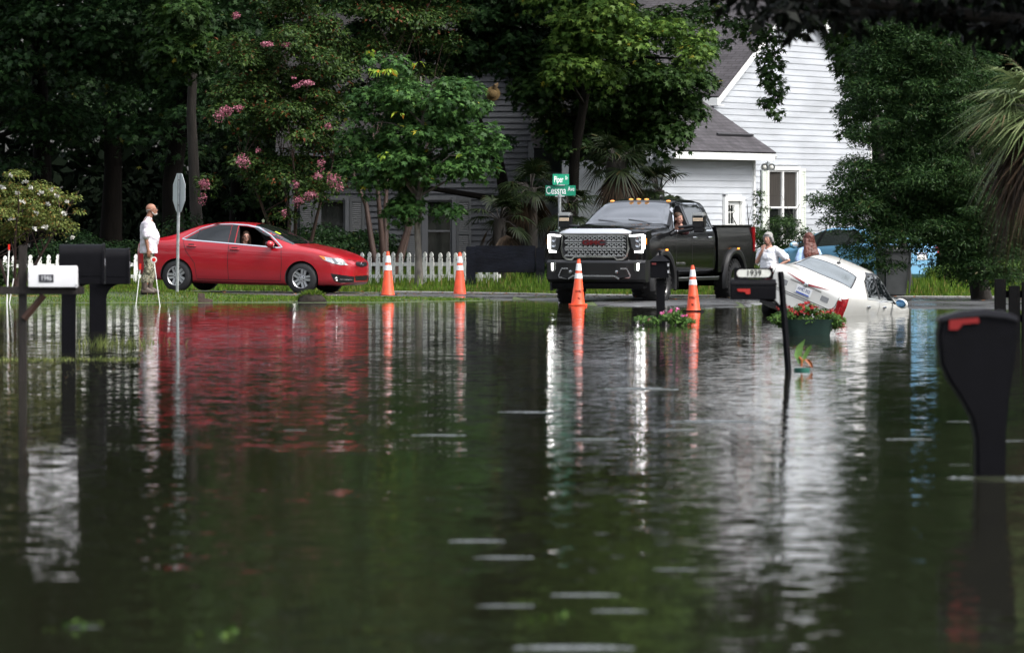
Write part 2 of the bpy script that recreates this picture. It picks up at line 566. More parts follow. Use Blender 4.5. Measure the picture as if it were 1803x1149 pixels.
def leaf_cloud(rng, C, n, size, shape, up=.7, droop=.5, spread=.45, low=.25, jitter=.35, bigz=None):
    """C: rows of (x, y, z, rx, ry, rz), the leafy boughs of a crown"""
    C = np.asarray(C, float)
    wgt = C[:, 3] * C[:, 4]
    sz = np.full(len(C), size)
    if bigz is not None:
        hi = C[:, 2] > bigz
        sz[hi] *= 2.6; wgt = np.where(hi, wgt / 5.5, wgt)
    ci = rng.choice(len(C), n, p=wgt / wgt.sum())
    u = norm(rng.normal(size=(n, 3)))
    fl = (u[:, 2] < 0) & (rng.random(n) > low)
    u[fl, 2] *= -1
    r = rng.random(n) ** jitter
    p = C[ci, :3] + u * r[:, None] * C[ci, 3:6]
    nv = norm(u * .65 + np.array([0, 0, up]) + rng.normal(size=(n, 3)) * spread)
    t = u * np.array([.8, .8, .15]) + np.array([0, 0, -droop]) + rng.normal(size=(n, 3)) * .45
    t = norm(t - nv * (t * nv).sum(1, keepdims=True))
    b = np.cross(nv, t)
    T = TEMPL[shape]
    s = (sz[ci] * rng.uniform(.5, 1.45, n))[:, None, None]
    V = p[:, None, :] + s * (T[None, :, 0, None] * b[:, None, :] + T[None, :, 1, None] * t[:, None, :] + T[None, :, 2, None] * nv[:, None, :])
    return V.reshape(-1, 3), len(T)

def boughs(rng, c, r, k, r0, r1, flat=.62, shell=.45, zcut=None):
    """k bough ellipsoids spread through a crown ellipsoid"""
    out = []
    while len(out) < k:
        u = rng.normal(size=3); u /= np.linalg.norm(u)
        q = shell + (1 - shell) * rng.random() ** .6
        p = np.array(c) + u * q * np.array(r)
        if zcut is not None and p[2] < zcut: continue
        s = rng.uniform(r0, r1)
        out.append((p[0], p[1], p[2], s * rng.uniform(.8, 1.3), s * rng.uniform(.8, 1.3), s * flat * rng.uniform(.8, 1.2)))
    return out

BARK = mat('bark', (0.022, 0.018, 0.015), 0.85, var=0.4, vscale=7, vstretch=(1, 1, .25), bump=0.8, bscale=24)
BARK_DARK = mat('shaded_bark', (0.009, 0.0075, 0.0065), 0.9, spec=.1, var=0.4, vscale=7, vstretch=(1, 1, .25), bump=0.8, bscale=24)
BARK_PALE = mat('mottled_bark', (0.13, 0.115, 0.1), 0.8, var=0.55, vscale=9, vstretch=(1, 1, .5), bump=0.6, bscale=20)
BARK_RED = mat('cinnamon_bark', (0.04, 0.02, 0.014), 0.7, var=0.35, vscale=6, vstretch=(1, 1, .3))
L_FOREST = leaf_mat('forest_leaf', (0.0107, 0.0273, 0.0107), (0.0200, 0.0502, 0.0162), (0.0364, 0.0818, 0.0236), (0.1456, 0.1456, 0.0273), .004)
L_SWEET = leaf_mat('sweetgum_leaf', (0.0128, 0.0307, 0.0077), (0.0230, 0.0537, 0.0123), (0.0435, 0.0844, 0.0184), (0.1535, 0.1330, 0.0154), .004)
L_YOUNG = leaf_mat('young_sweetgum_leaf', (0.0205, 0.0562, 0.0149), (0.0421, 0.1030, 0.0263), (0.0842, 0.1778, 0.0421), (0.3931, 0.3370, 0.0281), .003)
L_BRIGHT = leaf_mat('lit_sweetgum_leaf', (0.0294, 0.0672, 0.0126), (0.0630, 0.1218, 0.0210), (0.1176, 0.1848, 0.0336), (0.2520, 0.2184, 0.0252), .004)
L_CRAPE = leaf_mat('crape_leaf', (0.0168, 0.0382, 0.0108), (0.0343, 0.0687, 0.0153), (0.0650, 0.1068, 0.0230), (0.1222, 0.0382, 0.0153), .06)
L_CRAPE_PALE = leaf_mat('pale_crape_leaf', (0.0572, 0.0811, 0.0191), (0.1143, 0.1477, 0.0335), (0.1907, 0.2192, 0.0572), (0.2287, 0.1334, 0.0381), .12)
L_CEDAR = leaf_mat('cedar_spray', (0.0102, 0.0285, 0.0088), (0.0214, 0.0538, 0.0139), (0.0412, 0.0824, 0.0202), (0.0634, 0.0570, 0.0190), .01)
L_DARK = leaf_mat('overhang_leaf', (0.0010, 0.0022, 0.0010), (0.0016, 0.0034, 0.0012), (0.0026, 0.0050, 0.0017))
L_SHRUB = leaf_mat('shrub_leaf', (0.0097, 0.0270, 0.0076), (0.0190, 0.0458, 0.0108), (0.0406, 0.0810, 0.0162))
L_WEED = leaf_mat('weed_leaf', (0.0191, 0.0510, 0.0089), (0.0510, 0.1084, 0.0160), (0.1084, 0.1785, 0.0287))
PINK = leaf_mat('pink_blossom', (0.2, 0.05, 0.08), (0.34, 0.11, 0.16), (0.46, 0.21, 0.26), translucent=.2)
WHITE_BL = leaf_mat('white_blossom', (0.4, 0.39, 0.33), (0.5, 0.49, 0.45), (0.6, 0.6, 0.57), translucent=.2)

def make_tree(name, label, cat, base, crown, leafm, barkm=BARK, group=None, n=20000, size=.12, shape='star', tr=.2,
              stems=1, limbs=9, seed=1, bigz=None, top=None, lean=(0, 0), blossoms=None, **kw):
    """crown: list of bough rows; base: (x, y)"""
    rng = np.random.default_rng(seed)
    C = np.array(crown)
    bz = gz1(*base)
    t = thing(name, label, cat, (base[0], base[1], bz), group=group)
    o = np.array([base[0], base[1], bz])
    mid = C[:, :3].mean(0)
    topz = top if top else C[:, 2].max() - .3
    mb = MB()
    ends = C[rng.permutation(len(C))[:limbs], :3]
    for s in range(stems):
        a = 2 * math.pi * s / max(stems, 1) + seed
        off = np.array([math.cos(a), math.sin(a), 0]) * (tr * 1.7 if stems > 1 else 0)
        spread = np.array([math.cos(a), math.sin(a), 0]) * (1.0 if stems > 1 else 0)
        P = []; Rr = []
        for i in range(7):
            f = i / 6
            x = (mid[:2] - o[:2]) * f ** 1.3
            wob = rng.normal(size=2) * .05 * (f > 0) * (topz / 6)
            P.append((off[0] + x[0] + spread[0] * f + wob[0] + lean[0] * f, off[1] + x[1] + spread[1] * f + wob[1] + lean[1] * f, -.1 + (topz - bz + .1) * f))
            Rr.append(tr * (1.25 if i == 0 else 1.0) * (1 - .8 * f))
        mb.tube(P, Rr, 10)
        for e in ends[s::stems]:
            e = e - o
            zz = max(min(e[2] - .5, (topz - bz) * .9), (topz - bz) * .18)
            f = zz / (topz - bz)
            k = min(int(f * 6), 5); g = f * 6 - k
            st = np.array(P[k]) * (1 - g) + np.array(P[k + 1]) * g
            m1 = st * .5 + e * .5 + np.array([0, 0, .25]) + rng.normal(size=3) * .1
            r0 = tr * (1 - .8 * f) * .55
            mb.tube([st, m1, e], [r0, r0 * .65, r0 * .25], 6)
    mb.build('trunk', barkm, t, sm=60)
    V, k = leaf_cloud(rng, C, n, size, shape, bigz=bigz, **kw)
    np_mesh('crown', V - o, k, leafm, t)
    if blossoms is not None:
        bm_, bc, bn, bs = blossoms
        V, k = leaf_cloud(rng, bc, bn, bs, 'petal', up=.3, droop=.0, spread=.8, low=.7, jitter=.5)
        np_mesh('blossom', V - o, k, bm_, t)
    return t

rng = np.random.default_rng(11)
G_FOREST = 'tall trees of the dark wood behind the road'
# tall trees of the wood on the left, one by one:   photo px, metres away, crown radius, lowest leaves, height, label
forest = [
    (-60, 137, 3.4, 2.4, 18, 'tall dark tree at the far left edge above the white flowering shrub'),
    (70, 139, 3.4, 2.9, 19, 'tall dark sweetgum whose low boughs hang over the left picket fence'),
    (190, 144, 3.6, 2.9, 20, 'tall dark tree with a bare black trunk seen right of the flowering shrub'),
    (305, 136, 2.5, 2.9, 17, 'dark sweetgum hanging just above and behind the stop sign'),
    (420, 147, 3.6, 1.6, 21, 'tall tree filling the dark gap between stop sign and pink crape myrtle'),
    (600, 152, 3.8, 1.6, 22, 'tall tree behind the left end of the shaded house'),
    (820, 154, 4.2, 6.2, 22, 'tall tree rising behind the roof of the shaded house'),
    (1110, 158, 4.0, 3.0, 21, 'tall tree between the shaded house and the white house'),
    (1330, 172, 5.0, 6.5, 22, 'tall tree behind the roof ridge of the white house'),
    (1600, 163, 3.6, 1.0, 20, 'tall dark tree behind the cedar at the right'),
    (1790, 171, 4.0, 0.6, 20, 'tall dark tree behind the palm at the right edge'),
    (1930, 168, 4.0, 0.6, 19, 'dark tree beyond the right edge behind the palm'),
]
for i, (px, d, R, zl, Hh, lab) in enumerate(forest):
    x = wx(px, d)
    c = boughs(rng, (x, d, (zl + 8.5) / 2 + .3), (R, R * .8, (8.5 - zl) / 2 + .3), 46, .55, 1.05, flat=.6, shell=.35)
    c += boughs(rng, (x, d, 15.5), (R * 1.1, R, Hh / 2 - 2), 44, 1.1, 1.8, flat=.7, shell=.3)
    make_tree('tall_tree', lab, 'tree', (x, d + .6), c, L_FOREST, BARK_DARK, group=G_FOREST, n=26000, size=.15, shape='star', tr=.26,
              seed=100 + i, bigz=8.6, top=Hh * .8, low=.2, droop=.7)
# brighter bough of a sweetgum at upper left
d = 129; x = wx(300, d)
c = boughs(rng, (wx(318, d), d, wz(60, d)), (.75, .9, .95), 16, .35, .55, flat=.8, shell=.2)
c += boughs(rng, (x, d + 1.5, 9.5), (2.6, 2.0, 3.2), 26, .8, 1.3, shell=.3)
make_tree('sweetgum_tree', 'mid green sweetgum with a lit bough hanging high left of the pink crape myrtle', 'tree', (wx(352, d + 2), d + 2.0), c, L_SWEET,
          n=15000, size=.15, tr=.15, seed=31, bigz=7.2, droop=.8, limbs=6)

# the far wood that reads as one mass
V = []
rg = np.random.default_rng(5)
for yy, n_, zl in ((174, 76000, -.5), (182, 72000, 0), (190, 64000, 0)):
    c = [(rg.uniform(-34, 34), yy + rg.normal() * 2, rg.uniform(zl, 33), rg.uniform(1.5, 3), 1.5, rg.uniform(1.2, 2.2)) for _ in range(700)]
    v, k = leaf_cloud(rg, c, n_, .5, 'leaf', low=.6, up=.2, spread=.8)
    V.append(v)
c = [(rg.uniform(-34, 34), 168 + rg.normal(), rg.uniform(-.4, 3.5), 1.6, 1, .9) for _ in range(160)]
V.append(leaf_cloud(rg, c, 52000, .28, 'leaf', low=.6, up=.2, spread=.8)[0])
# the neighbourhood's unseen trees, added both sides and behind the viewer to darken reflections
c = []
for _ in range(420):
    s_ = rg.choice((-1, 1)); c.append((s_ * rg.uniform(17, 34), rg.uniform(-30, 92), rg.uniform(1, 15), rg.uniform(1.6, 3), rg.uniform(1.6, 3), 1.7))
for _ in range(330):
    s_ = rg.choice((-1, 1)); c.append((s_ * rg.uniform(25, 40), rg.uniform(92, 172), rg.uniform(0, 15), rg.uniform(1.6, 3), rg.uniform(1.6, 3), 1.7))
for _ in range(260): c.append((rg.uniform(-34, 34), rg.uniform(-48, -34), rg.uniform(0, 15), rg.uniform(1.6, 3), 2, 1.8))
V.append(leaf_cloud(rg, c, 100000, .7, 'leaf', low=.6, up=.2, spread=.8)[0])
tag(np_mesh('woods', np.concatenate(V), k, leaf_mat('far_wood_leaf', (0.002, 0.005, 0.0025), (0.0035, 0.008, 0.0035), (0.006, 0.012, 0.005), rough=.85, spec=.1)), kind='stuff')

# ---- pink crape myrtle over the red car
d = 127.0
def row(px, py, d, rx, rz, ry=None): return (wx(px, d), d, wz(py, d), rx, ry or rx, rz)
c = boughs(rng, (wx(500, d), d, wz(170, d)), (1.55, 1.3, 2.6), 60, .3, .62, flat=.75, shell=.3, zcut=wz(392, d))
c += [row(385, 205, d - .8, .35, .3), row(430, 290, d - .8, .4, .3), row(585, 330, d - .6, .42, .4), row(545, 350, d - .7, .4, .35), row(365, 330, d - .5, .35, .35), row(575, 60, d, .5, .45), row(600, 130, d, .5, .4), row(590, 200, d, .5, .4), row(615, 260, d + .3, .4, .4), row(560, 250, d, .4, .4), row(520, 90, d - .8, .4, .3), row(500, 385, d - .5, .4, .3)]
bl = [row(398, 196, d - 1.2, .16, .13), row(386, 205, d - 1.2, .12, .16), row(420, 190, d - 1.2, .12, .07), row(540, 146, d - 1.2, .17, .08), row(522, 152, d - 1.2, .1, .07),
      row(470, 78, d - 1.2, .14, .06), row(505, 80, d - 1.2, .12, .06), row(518, 137, d - 1.2, .06, .05), row(428, 285, d - 1.3, .17, .18), row(578, 222, d - 1.2, .09, .1),
      row(565, 290, d - 1.2, .1, .2), row(588, 318, d - 1.2, .17, .17), row(560, 310, d - 1.2, .12, .1), row(597, 330, d - 1.2, .11, .12), row(525, 355, d - 1.2, .14, .14),
      row(547, 345, d - 1.2, .16, .12), row(520, 325, d - 1.2, .1, .1), row(360, 325, d - 1, .15, .13), row(357, 350, d - 1, .1, .16), row(500, 375, d - 1.2, .08, .1), row(455, 265, d - 1.2, .06, .06), row(416, 28, d - 1.1, .1, .08)]
make_tree('crape_myrtle_tree', 'big crape myrtle dotted with pink blossom rising behind the red car', 'tree', (wx(520, d), d + .3), c, L_CRAPE, BARK_RED,
          n=46000, size=.085, shape='leaf', tr=.06, stems=4, limbs=16, seed=41, top=3.2, droop=.3, blossoms=(PINK, bl, 2600, .026))
# its bare-stemmed neighbour with cinnamon stems
d = 128.5
c = boughs(rng, (wx(690, d), d, wz(40, d)), (1.75, 1.2, 1.6), 40, .35, .65, shell=.25) + boughs(rng, (wx(690, d), d, 7.6), (1.7, 1.4, 1.2), 18, .5, .9)
make_tree('crape_myrtle_tree', 'crape myrtle with several bare cinnamon stems right of the red car', 'tree', (wx(684, d - 1), d - 1), c, L_CRAPE, BARK_RED,
          n=20000, size=.085, shape='leaf', tr=.085, stems=5, limbs=15, seed=42, top=3.6, droop=.3)

d = 131.5
c = boughs(rng, (wx(800, d), d, wz(60, d)), (2.3, 1.3, 1.5), 52, .4, .7, shell=.2) + boughs(rng, (wx(800, d), d, 8.6), (2.5, 1.6, 1.6), 24, .7, 1.1)
c += [row(540, 60, d, .6, .5), row(590, 100, d, .6, .5), row(545, 150, d, .6, .5), row(600, 200, d, .6, .5), row(550, 240, d, .55, .45), row(610, 290, d, .5, .4), row(560, 310, d, .5, .35), row(640, 90, d, .6, .5), row(640, 170, d, .55, .4), row(700, 150, d, .5, .4), row(760, 130, d, .4, .25), row(690, 230, d, .5, .4), row(630, 260, d, .5, .4), row(840, 100, d, .4, .25), row(955, 150, d, .5, .5), row(965, 230, d, .45, .5), row(930, 330, d, .4, .4), row(880, 250, d - 1, .4, .2), row(950, 60, d, .5, .4), row(700, 320, d, .4, .4)]
make_tree('shade_tree', 'dense dark tree spreading in front of the roof of the shaded house', 'tree', (wx(925, d), d + .6), c, L_FOREST, BARK_DARK, n=40000, size=.13, tr=.2, seed=55, bigz=7.0, droop=.7, limbs=5, top=5.6)
# ---- young sweetgum in front of the fence
d = 122.6
c = boughs(rng, (wx(740, d), d, wz(240, d)), (1.45, 1.2, 1.75), 52, .28, .5, flat=.7, shell=.35, zcut=wz(410, d))
c += [row(620, 250, d, .4, .3), row(870, 260, d - .3, .35, .25), row(615, 300, d, .35, .3), row(655, 110, d - .3, .25, .25), row(700, 120, d - .3, .35, .3), row(840, 275, d - .4, .45, .28), row(850, 300, d - .2, .4, .25), row(640, 210, d - .2, .4, .3), row(790, 375, d - .3, .4, .25), row(650, 330, d - .3, .4, .3), row(700, 380, d, .4, .25)]
yt = make_tree('young_sweetgum', 'young bright green sweetgum with a slim mottled trunk standing before the picket fence', 'tree', (wx(738, d), d - .1), c, L_YOUNG, BARK_PALE,
          n=17000, size=.125, tr=.085, seed=51, limbs=22, droop=.55, low=.35)
# a few fresh and yellow leaves on it
rg = np.random.default_rng(9)
cc = [row(652, 92, d - .8, .1, .1), row(676, 125, d - 1, .3, .06), row(740, 112, d - .9, .12, .06), row(700, 200, d - 1.1, .12, .05), row(678, 272, d - 1.1, .12, .06), row(812, 272, d - 1.0, .06, .05)]
V, k = leaf_cloud(rg, cc, 60, .15, 'leaf', droop=.9)
np_mesh('fresh_leaves', V - np.array(yt.location), k, leaf_mat('fresh_leaf', (0.2, 0.32, 0.04), (0.28, 0.42, 0.06), (0.42, 0.5, 0.05), (0.55, 0.26, 0.03), .1), yt)

# ---- big sweetgum in front of the white house, with its hanging limb
d = 131.0
c = boughs(rng, (wx(1085, d), d, wz(130, d)), (2.05, 1.7, 2.3), 62, .42, .75, flat=.72, shell=.4, zcut=wz(300, d))
c += boughs(rng, (wx(1090, d), d, 9.0), (2.6, 2.2, 2.6), 30, .8, 1.3, shell=.3)
c += [row(1215, 150, d - 1.0, .55, .4), row(1235, 100, d - .8, .45, .4), row(1190, 240, d - .8, .45, .35), row(1000, 260, d - .8, .6, .4), row(1225, 205, d - .6, .4, .3), row(960, 200, d - .6, .5, .45)]
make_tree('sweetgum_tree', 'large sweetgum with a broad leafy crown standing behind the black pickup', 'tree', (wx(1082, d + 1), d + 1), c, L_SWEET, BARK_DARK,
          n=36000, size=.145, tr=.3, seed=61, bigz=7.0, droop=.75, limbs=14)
# its lit left and upper boughs, light put into a brighter leaf colour
d = 127.5
c = boughs(rng, (wx(1045, d), d, wz(85, d)), (1.35, .7, .95), 26, .35, .6, flat=.75, shell=.3) + [row(1225, 105, d - .5, .5, .5), row(1180, 60, d, .5, .4), row(1240, 70, d, .35, .35)]
c += boughs(rng, (wx(1050, d), d + .5, 7.8), (1.8, 1.2, 1.6), 14, .6, 1.0)
make_tree('sweetgum_tree', 'sweetgum boughs with light put into their leaf colour, high above the street name signs', 'tree', (wx(1000, d + 3), d + 3), c, L_BRIGHT, BARK_DARK,
          n=15000, size=.14, tr=.16, seed=62, bigz=7.0, droop=.8, limbs=8)
# the tree whose twigs hang before the white gable
d = 116.0
c = [row(1300, 45, d, .35, .25), row(1335, 60, d, .35, .3), row(1362, 75, d, .25, .3), row(1358, 115, d, .3, .25), row(1345, 95, d, .22, .2), row(1366, 165, d, .2, .22), row(1358, 185, d, .2, .2), row(1368, 148, d, .24, .2), row(1372, 200, d, .12, .12), row(1345, 178, d, .12, .12),
     row(1470, 70, d, .3, .25), row(1482, 100, d, .3, .3), row(1490, 130, d, .25, .3), row(1500, 160, d, .22, .3), row(1490, 195, d, .2, .25), row(1500, 225, d, .22, .25), row(1486, 235, d, .14, .18), row(1420, 25, d, .5, .3), row(1250, 20, d, .4, .3), row(1400, 40, d, .4, .25), row(1280, 75, d, .16, .14), row(1515, 130, d, .3, .4), row(1500, 90, d, .4, .4), row(1520, 180, d, .3, .4), row(1530, 60, d, .4, .4), row(1350, 135, d, .2, .2), row(1500, 40, d, .5, .4)]
c += boughs(rng, (wx(1440, d), d, 7.4), (2.4, 1.4, 1.4), 26, .5, .9)
make_tree('sweetgum_tree', 'sweetgum whose leafy twigs dangle in front of the white gable wall', 'tree', (wx(1600, d + 1), d + 1.0), c, L_SWEET,
          n=12500, size=.125, tr=.09, seed=63, bigz=6.6, droop=.9, limbs=0, low=.6)

# ---- cedar on the right
d = 109.0
c = []
rg = np.random.default_rng(77)
for k_ in range(260):
    a = rg.random()
    z = 1.0 + 6.4 * a
    R = np.interp(a, [0, .12, .35, .6, .8, 1], [1.25, 1.75, 1.75, 1.6, 1.25, .7])
    th = rg.uniform(0, 2 * np.pi); q = R * rg.uniform(.55, 1.0) ** .6
    cx_ = wx(1640, d) + math.cos(th) * q; cy_ = d + math.sin(th) * q * .9
    s = rg.uniform(.15, .36)
    c.append((cx_, cy_, z + .25 - .12 * q, s * 1.25, s * 1.25, s * .6))
for k_ in range(60):
    z = .9 + 6.2 * rg.random(); th = rg.uniform(0, 6.28); q = rg.uniform(.1, .9)
    c.append((wx(1650, d) + math.cos(th) * q, d + math.sin(th) * q, z, .5, .5, .4))
c += [row(1460, 362, d - .9, .38, .22), row(1440, 352, d - 1, .28, .14), row(1490, 330, d - .8, .42, .26), row(1475, 395, d - .8, .4, .22), row(1520, 375, d - 1, .5, .3), row(1545, 420, d - 1, .5, .28), row(1530, 455, d - 1, .42, .2), row(1590, 425, d - 1.1, .45, .2), row(1650, 405, d - 1, .6, .3), row(1500, 440, d - .7, .35, .15), row(1560, 470, d - .9, .4, .14), row(1690, 430, d - .8, .6, .3), row(1680, 465, d - .5, .5, .2), row(1720, 470, d - .7, .5, .25), row(1760, 460, d - .4, .6, .3), row(1735, 492, d - .5, .5, .18), row(1700, 488, d - .3, .4, .16), row(1775, 490, d - .4, .5, .2), row(1740, 400, d - .9, .6, .4), row(1790, 420, d - .5, .6, .4), row(1800, 350, d - .3, .6, .5), row(1520, 240, d - .9, .4, .3), row(1530, 170, d - .8, .45, .4), row(1510, 300, d - .9, .45, .35), row(1550, 330, d - .6, .6, .45), row(1580, 260, d - .6, .6, .5), row(1570, 190, d - .5, .6, .5), row(1590, 130, d - .4, .6, .5), row(1540, 90, d - .6, .5, .4), row(1600, 340, d - .8, .6, .4), row(1630, 200, d - .9, .6, .5), row(1640, 290, d - 1, .6, .5), row(1660, 110, d - .8, .6, .5), row(1700, 200, d - .8, .6, .5), row(1700, 320, d - .9, .6, .5), row(1740, 260, d - .6, .6, .6), row(1560, 120, d - .9, .45, .35), row(1600, 60, d - .8, .5, .4), row(1740, 440, d - .4, .6, .35)]
make_tree('cedar_tree', 'dense feathery dark green cedar overhanging the blue car', 'tree', (wx(1735, d), d + .6), c, L_CEDAR,
          n=260000, size=.08, shape='needle', tr=.17, seed=71, limbs=26, droop=.1, up=.55, spread=.6, low=.45, jitter=.3)

# ---- dark branch hanging into the top of the view, close to the camera
d = 48.0
c = []
rg = np.random.default_rng(21)
for px in np.arange(1270, 1960, 26):
    yb = np.interp(px, [1270, 1330, 1400, 1470, 1520, 1600, 1700, 1803, 1960], [-30, 10, 42, 40, 20, 14, 40, 62, 80])
    for q in range(3):
        c.append((wx(px, d), d + rg.normal() * .4, wz(yb - q * 42, d) , .17, .25, .13))
c += boughs(rg, (6.4, 47.5, 5.2), (2.6, 1.6, 1.3), 20, .4, .8) + boughs(rg, (8.2, 47.5, 4.6), (1.5, 1.5, 1.6), 14, .4, .8)
c += [(wx(600, d), d, wz(-22, d), .14, .2, .08), (wx(630, d), d, wz(-34, d), .2, .2, .08), (wx(700, d), d, wz(-70, d), .5, .3, .1), (wx(850, d), d, wz(-90, d), .5, .3, .12), (wx(1050, d), d, wz(-95, d), .5, .3, .12), (wx(1200, d), d, wz(-70, d), .4, .3, .14)]
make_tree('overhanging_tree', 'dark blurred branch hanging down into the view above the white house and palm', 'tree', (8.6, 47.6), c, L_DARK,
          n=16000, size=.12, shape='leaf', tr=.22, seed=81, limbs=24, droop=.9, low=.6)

# ---- white flowering crape myrtle on the left
d = 119.0
c = boughs(rng, (wx(50, d), d, wz(372, d)), (1.0, .8, .55), 26, .22, .36, flat=.7, shell=.3)
c += [row(125, 350, d - .2, .22, .15), row(138, 375, d, .14, .12), row(130, 405, d - .1, .14, .16), row(30, 310, d, .3, .15), row(-20, 340, d, .4, .3), row(20, 420, d, .3, .2)]
bl = [row(p, q, d - .85, .05, .035) for p, q in ((18, 308), (45, 320), (90, 335), (65, 375), (80, 400), (60, 402), (40, 355), (20, 385), (128, 418), (118, 355), (100, 345), (5, 330), (72, 340), (112, 375), (85, 360), (30, 340), (55, 330))]
make_tree('crape_myrtle_shrub', 'pale green crape myrtle with white blossom above the left picket fence', 'shrub', (wx(25, d), d + .2), c, L_CRAPE_PALE, BARK_RED,
          n=13000, size=.06, shape='leaf', tr=.04, stems=4, limbs=14, seed=91, droop=.3, blossoms=(WHITE_BL, bl, 330, .035))

# ---- shrubs
def shrub(label, px, d, w, z0, h, m=None, n=5000, size=.06, seed=1, cat='shrub', name='shrub', depth=None, shape='leaf'):
    rg = np.random.default_rng(seed)
    x = wx(px, d)
    c = boughs(rg, (x, d, z0 + h * .5), (w / 2, depth or w * .4, h * .45), 18, .16 * min(w, h * 1.5), .3 * min(w, h * 1.5), shell=.2)
    return make_tree(name, label, cat, (x, d), c, m or L_SHRUB, n=n, size=size, shape=shape, tr=.03, stems=3, limbs=6, seed=seed, low=.4, droop=.3)
shrub('dark evergreen bush behind the bonnet of the red car', 560, 128.5, 2.0, .15, 1.6, L_FOREST, 8000, .08, 301)
shrub('black shadowed bush under the cinnamon stems right of the red car', 640, 129.5, 1.4, .15, 1.3, L_FOREST, 6000, .08, 302)
shrub('dark bush behind the boot of the red car', 330, 129, 2.4, .15, 1.5, L_FOREST, 8000, .08, 303)
shrub('low dark bush behind the left picket fence', 160, 130, 3.2, .15, 1.2, L_FOREST, 9000, .08, 304)
shrub('rounded bush below the white house window behind the older woman', 1375, 136, 1.6, .2, 1.55, None, 9000, .06, 305)
shrub('thin twiggy bush climbing the corner of the white house', 1333, 139, .5, .6, 1.9, None, 900, .06, 306)
shrub('bright weedy bush beside the rear of the blue car', 1665, 119.5, 1.0, .05, .62, L_WEED, 3600, .06, 307)
shrub('bright weedy bush left of the dark fence posts', 1725, 119, .9, .05, .6, L_WEED, 3200, .06, 308)
shrub('weedy bush at the right edge behind the dark fence posts', 1795, 119.5, 1.2, .05, .7, L_WEED, 3600, .06, 309)
shrub('dark thicket under the cedar at the right', 1725, 121.5, 2.6, .05, 1.9, L_FOREST, 22000, .1, 310)
shrub('small leafy bush below the dark sign board', 950, 124.0, .8, .12, .5, L_FOREST, 2200, .06, 311)
shrub('low leafy weeds in front of the left picket fence', 8, 121.5, .9, .1, .5, L_SHRUB, 2000, .06, 312)

# ---- palms
def frond(V, o, dirv, up, R, nl=22, arc=250, droop=.5, w=.028, segs=3, rg=None):
    d_ = np.array(dirv, float); d_ /= np.linalg.norm(d_)
    s_ = np.cross(d_, np.array(up, float)); s_ /= np.linalg.norm(s_)
    u_ = np.cross(s_, d_)
    for i in range(nl):
        a = rad(-arc / 2 + arc * i / (nl - 1) + rg.normal() * 2)
        L = R * (1 - .35 * abs(a) / math.pi) * rg.uniform(.85, 1.05)
        v = d_ * math.cos(a) + s_ * math.sin(a) + u_ * (.22 * abs(math.sin(a)) + rg.normal() * .04)
        pd = -d_ * math.sin(a) + s_ * math.cos(a)
        prev = None
        for k in range(segs + 1):
            f = k / segs
            c = o + v * L * f + np.array([0, 0, -droop * L * f * f])
            ww = w * (1 - f) ** .7 * (.5 + f if f < .5 else 1)
            l, r = c - pd * ww, c + pd * ww
            if prev is not None:
                V += [prev[0], prev[1], r, l]
            prev = (l, r)
def palm(label, base, ztop, nf, R, leafm, seed, droop=.5, trunk=.14, dead=0, petiole=.5, elev=(-.5, 1.2), nl=22, w=.028, name='palmetto', group=None, az=None):
    rg = np.random.default_rng(seed)
    bz = gz1(*base)
    t = thing(name, label, 'palm', (base[0], base[1], bz), group=group)
    o = np.array([base[0], base[1], bz])
    mb = MB()
    top = np.array([0, 0, ztop - bz])
    mb.tube([(0, 0, -.1), (rg.normal() * .04, rg.normal() * .04, top[2] * .5), tuple(top)], [trunk * 1.1, trunk, trunk * .9], 12)
    V = []; VD = []
    for i in range(nf + dead):
        isd = i >= nf
        a = rg.uniform(0, 2 * np.pi) if az is None else rg.uniform(*az)
        e = rg.uniform(*elev) if not isd else rg.uniform(-1.3, -.7)
        v = np.array([math.cos(a) * math.cos(e), math.sin(a) * math.cos(e), math.sin(e)])
        p = top + v * petiole * rg.uniform(.7, 1.1)
        mb.tube([tuple(top - np.array([0, 0, .05])), tuple((top + p) / 2 + np.array([0, 0, .03])), tuple(p)], [.018, .013, .01], 5)
        dv = v + np.array([0, 0, -.25])
        frond(VD if isd else V, p, dv, (0, 0, 1) if abs(dv[2]) < .85 else (math.cos(a), math.sin(a), .2), R * rg.uniform(.8, 1.1), nl, 230 if not isd else 150, droop if not isd else .9, w, 3, rg)
    mb.build('trunk', BARK, t, sm=60)
    np_mesh('fronds', np.array(V), 4, leafm, t)
    if dead: np_mesh('dead_fronds', np.array(VD), 4, DEAD_PALM, t)
    return t
L_PALM = leaf_mat('palmetto_frond', (0.0061, 0.0121, 0.0040), (0.0111, 0.0202, 0.0065), (0.0202, 0.0302, 0.0101), (0.0403, 0.0322, 0.0121), .03)
L_PALM_PALE = leaf_mat('cabbage_palm_frond', (0.0821, 0.1231, 0.0462), (0.1334, 0.1847, 0.0718), (0.2257, 0.2668, 0.1231), (0.2052, 0.1539, 0.0821), .05)
DEAD_PALM = leaf_mat('dead_frond', (0.0189, 0.0118, 0.0067), (0.0336, 0.0210, 0.0118), (0.0588, 0.0378, 0.0210))
palm('palmetto with drooping fans left of the street name signs', (wx(880, 125), 125), wz(385, 125), 15, .52, L_PALM, 401, dead=5)
palm('palmetto with long hanging fans just behind the street name signs', (wx(935, 127), 127), wz(330, 127), 16, .6, L_PALM, 402, dead=8)
palm('palmetto with yellowing fans standing behind the street sign pole', (wx(1000, 123.5), 123.5), wz(370, 123.5), 14, .55, L_PALM, 403, dead=6)
palm('tall palmetto with a thick dark trunk behind the pickup cab', (wx(1085, 125.5), 125.5), wz(285, 125.5), 20, .68, L_PALM, 404, dead=10, trunk=.26)
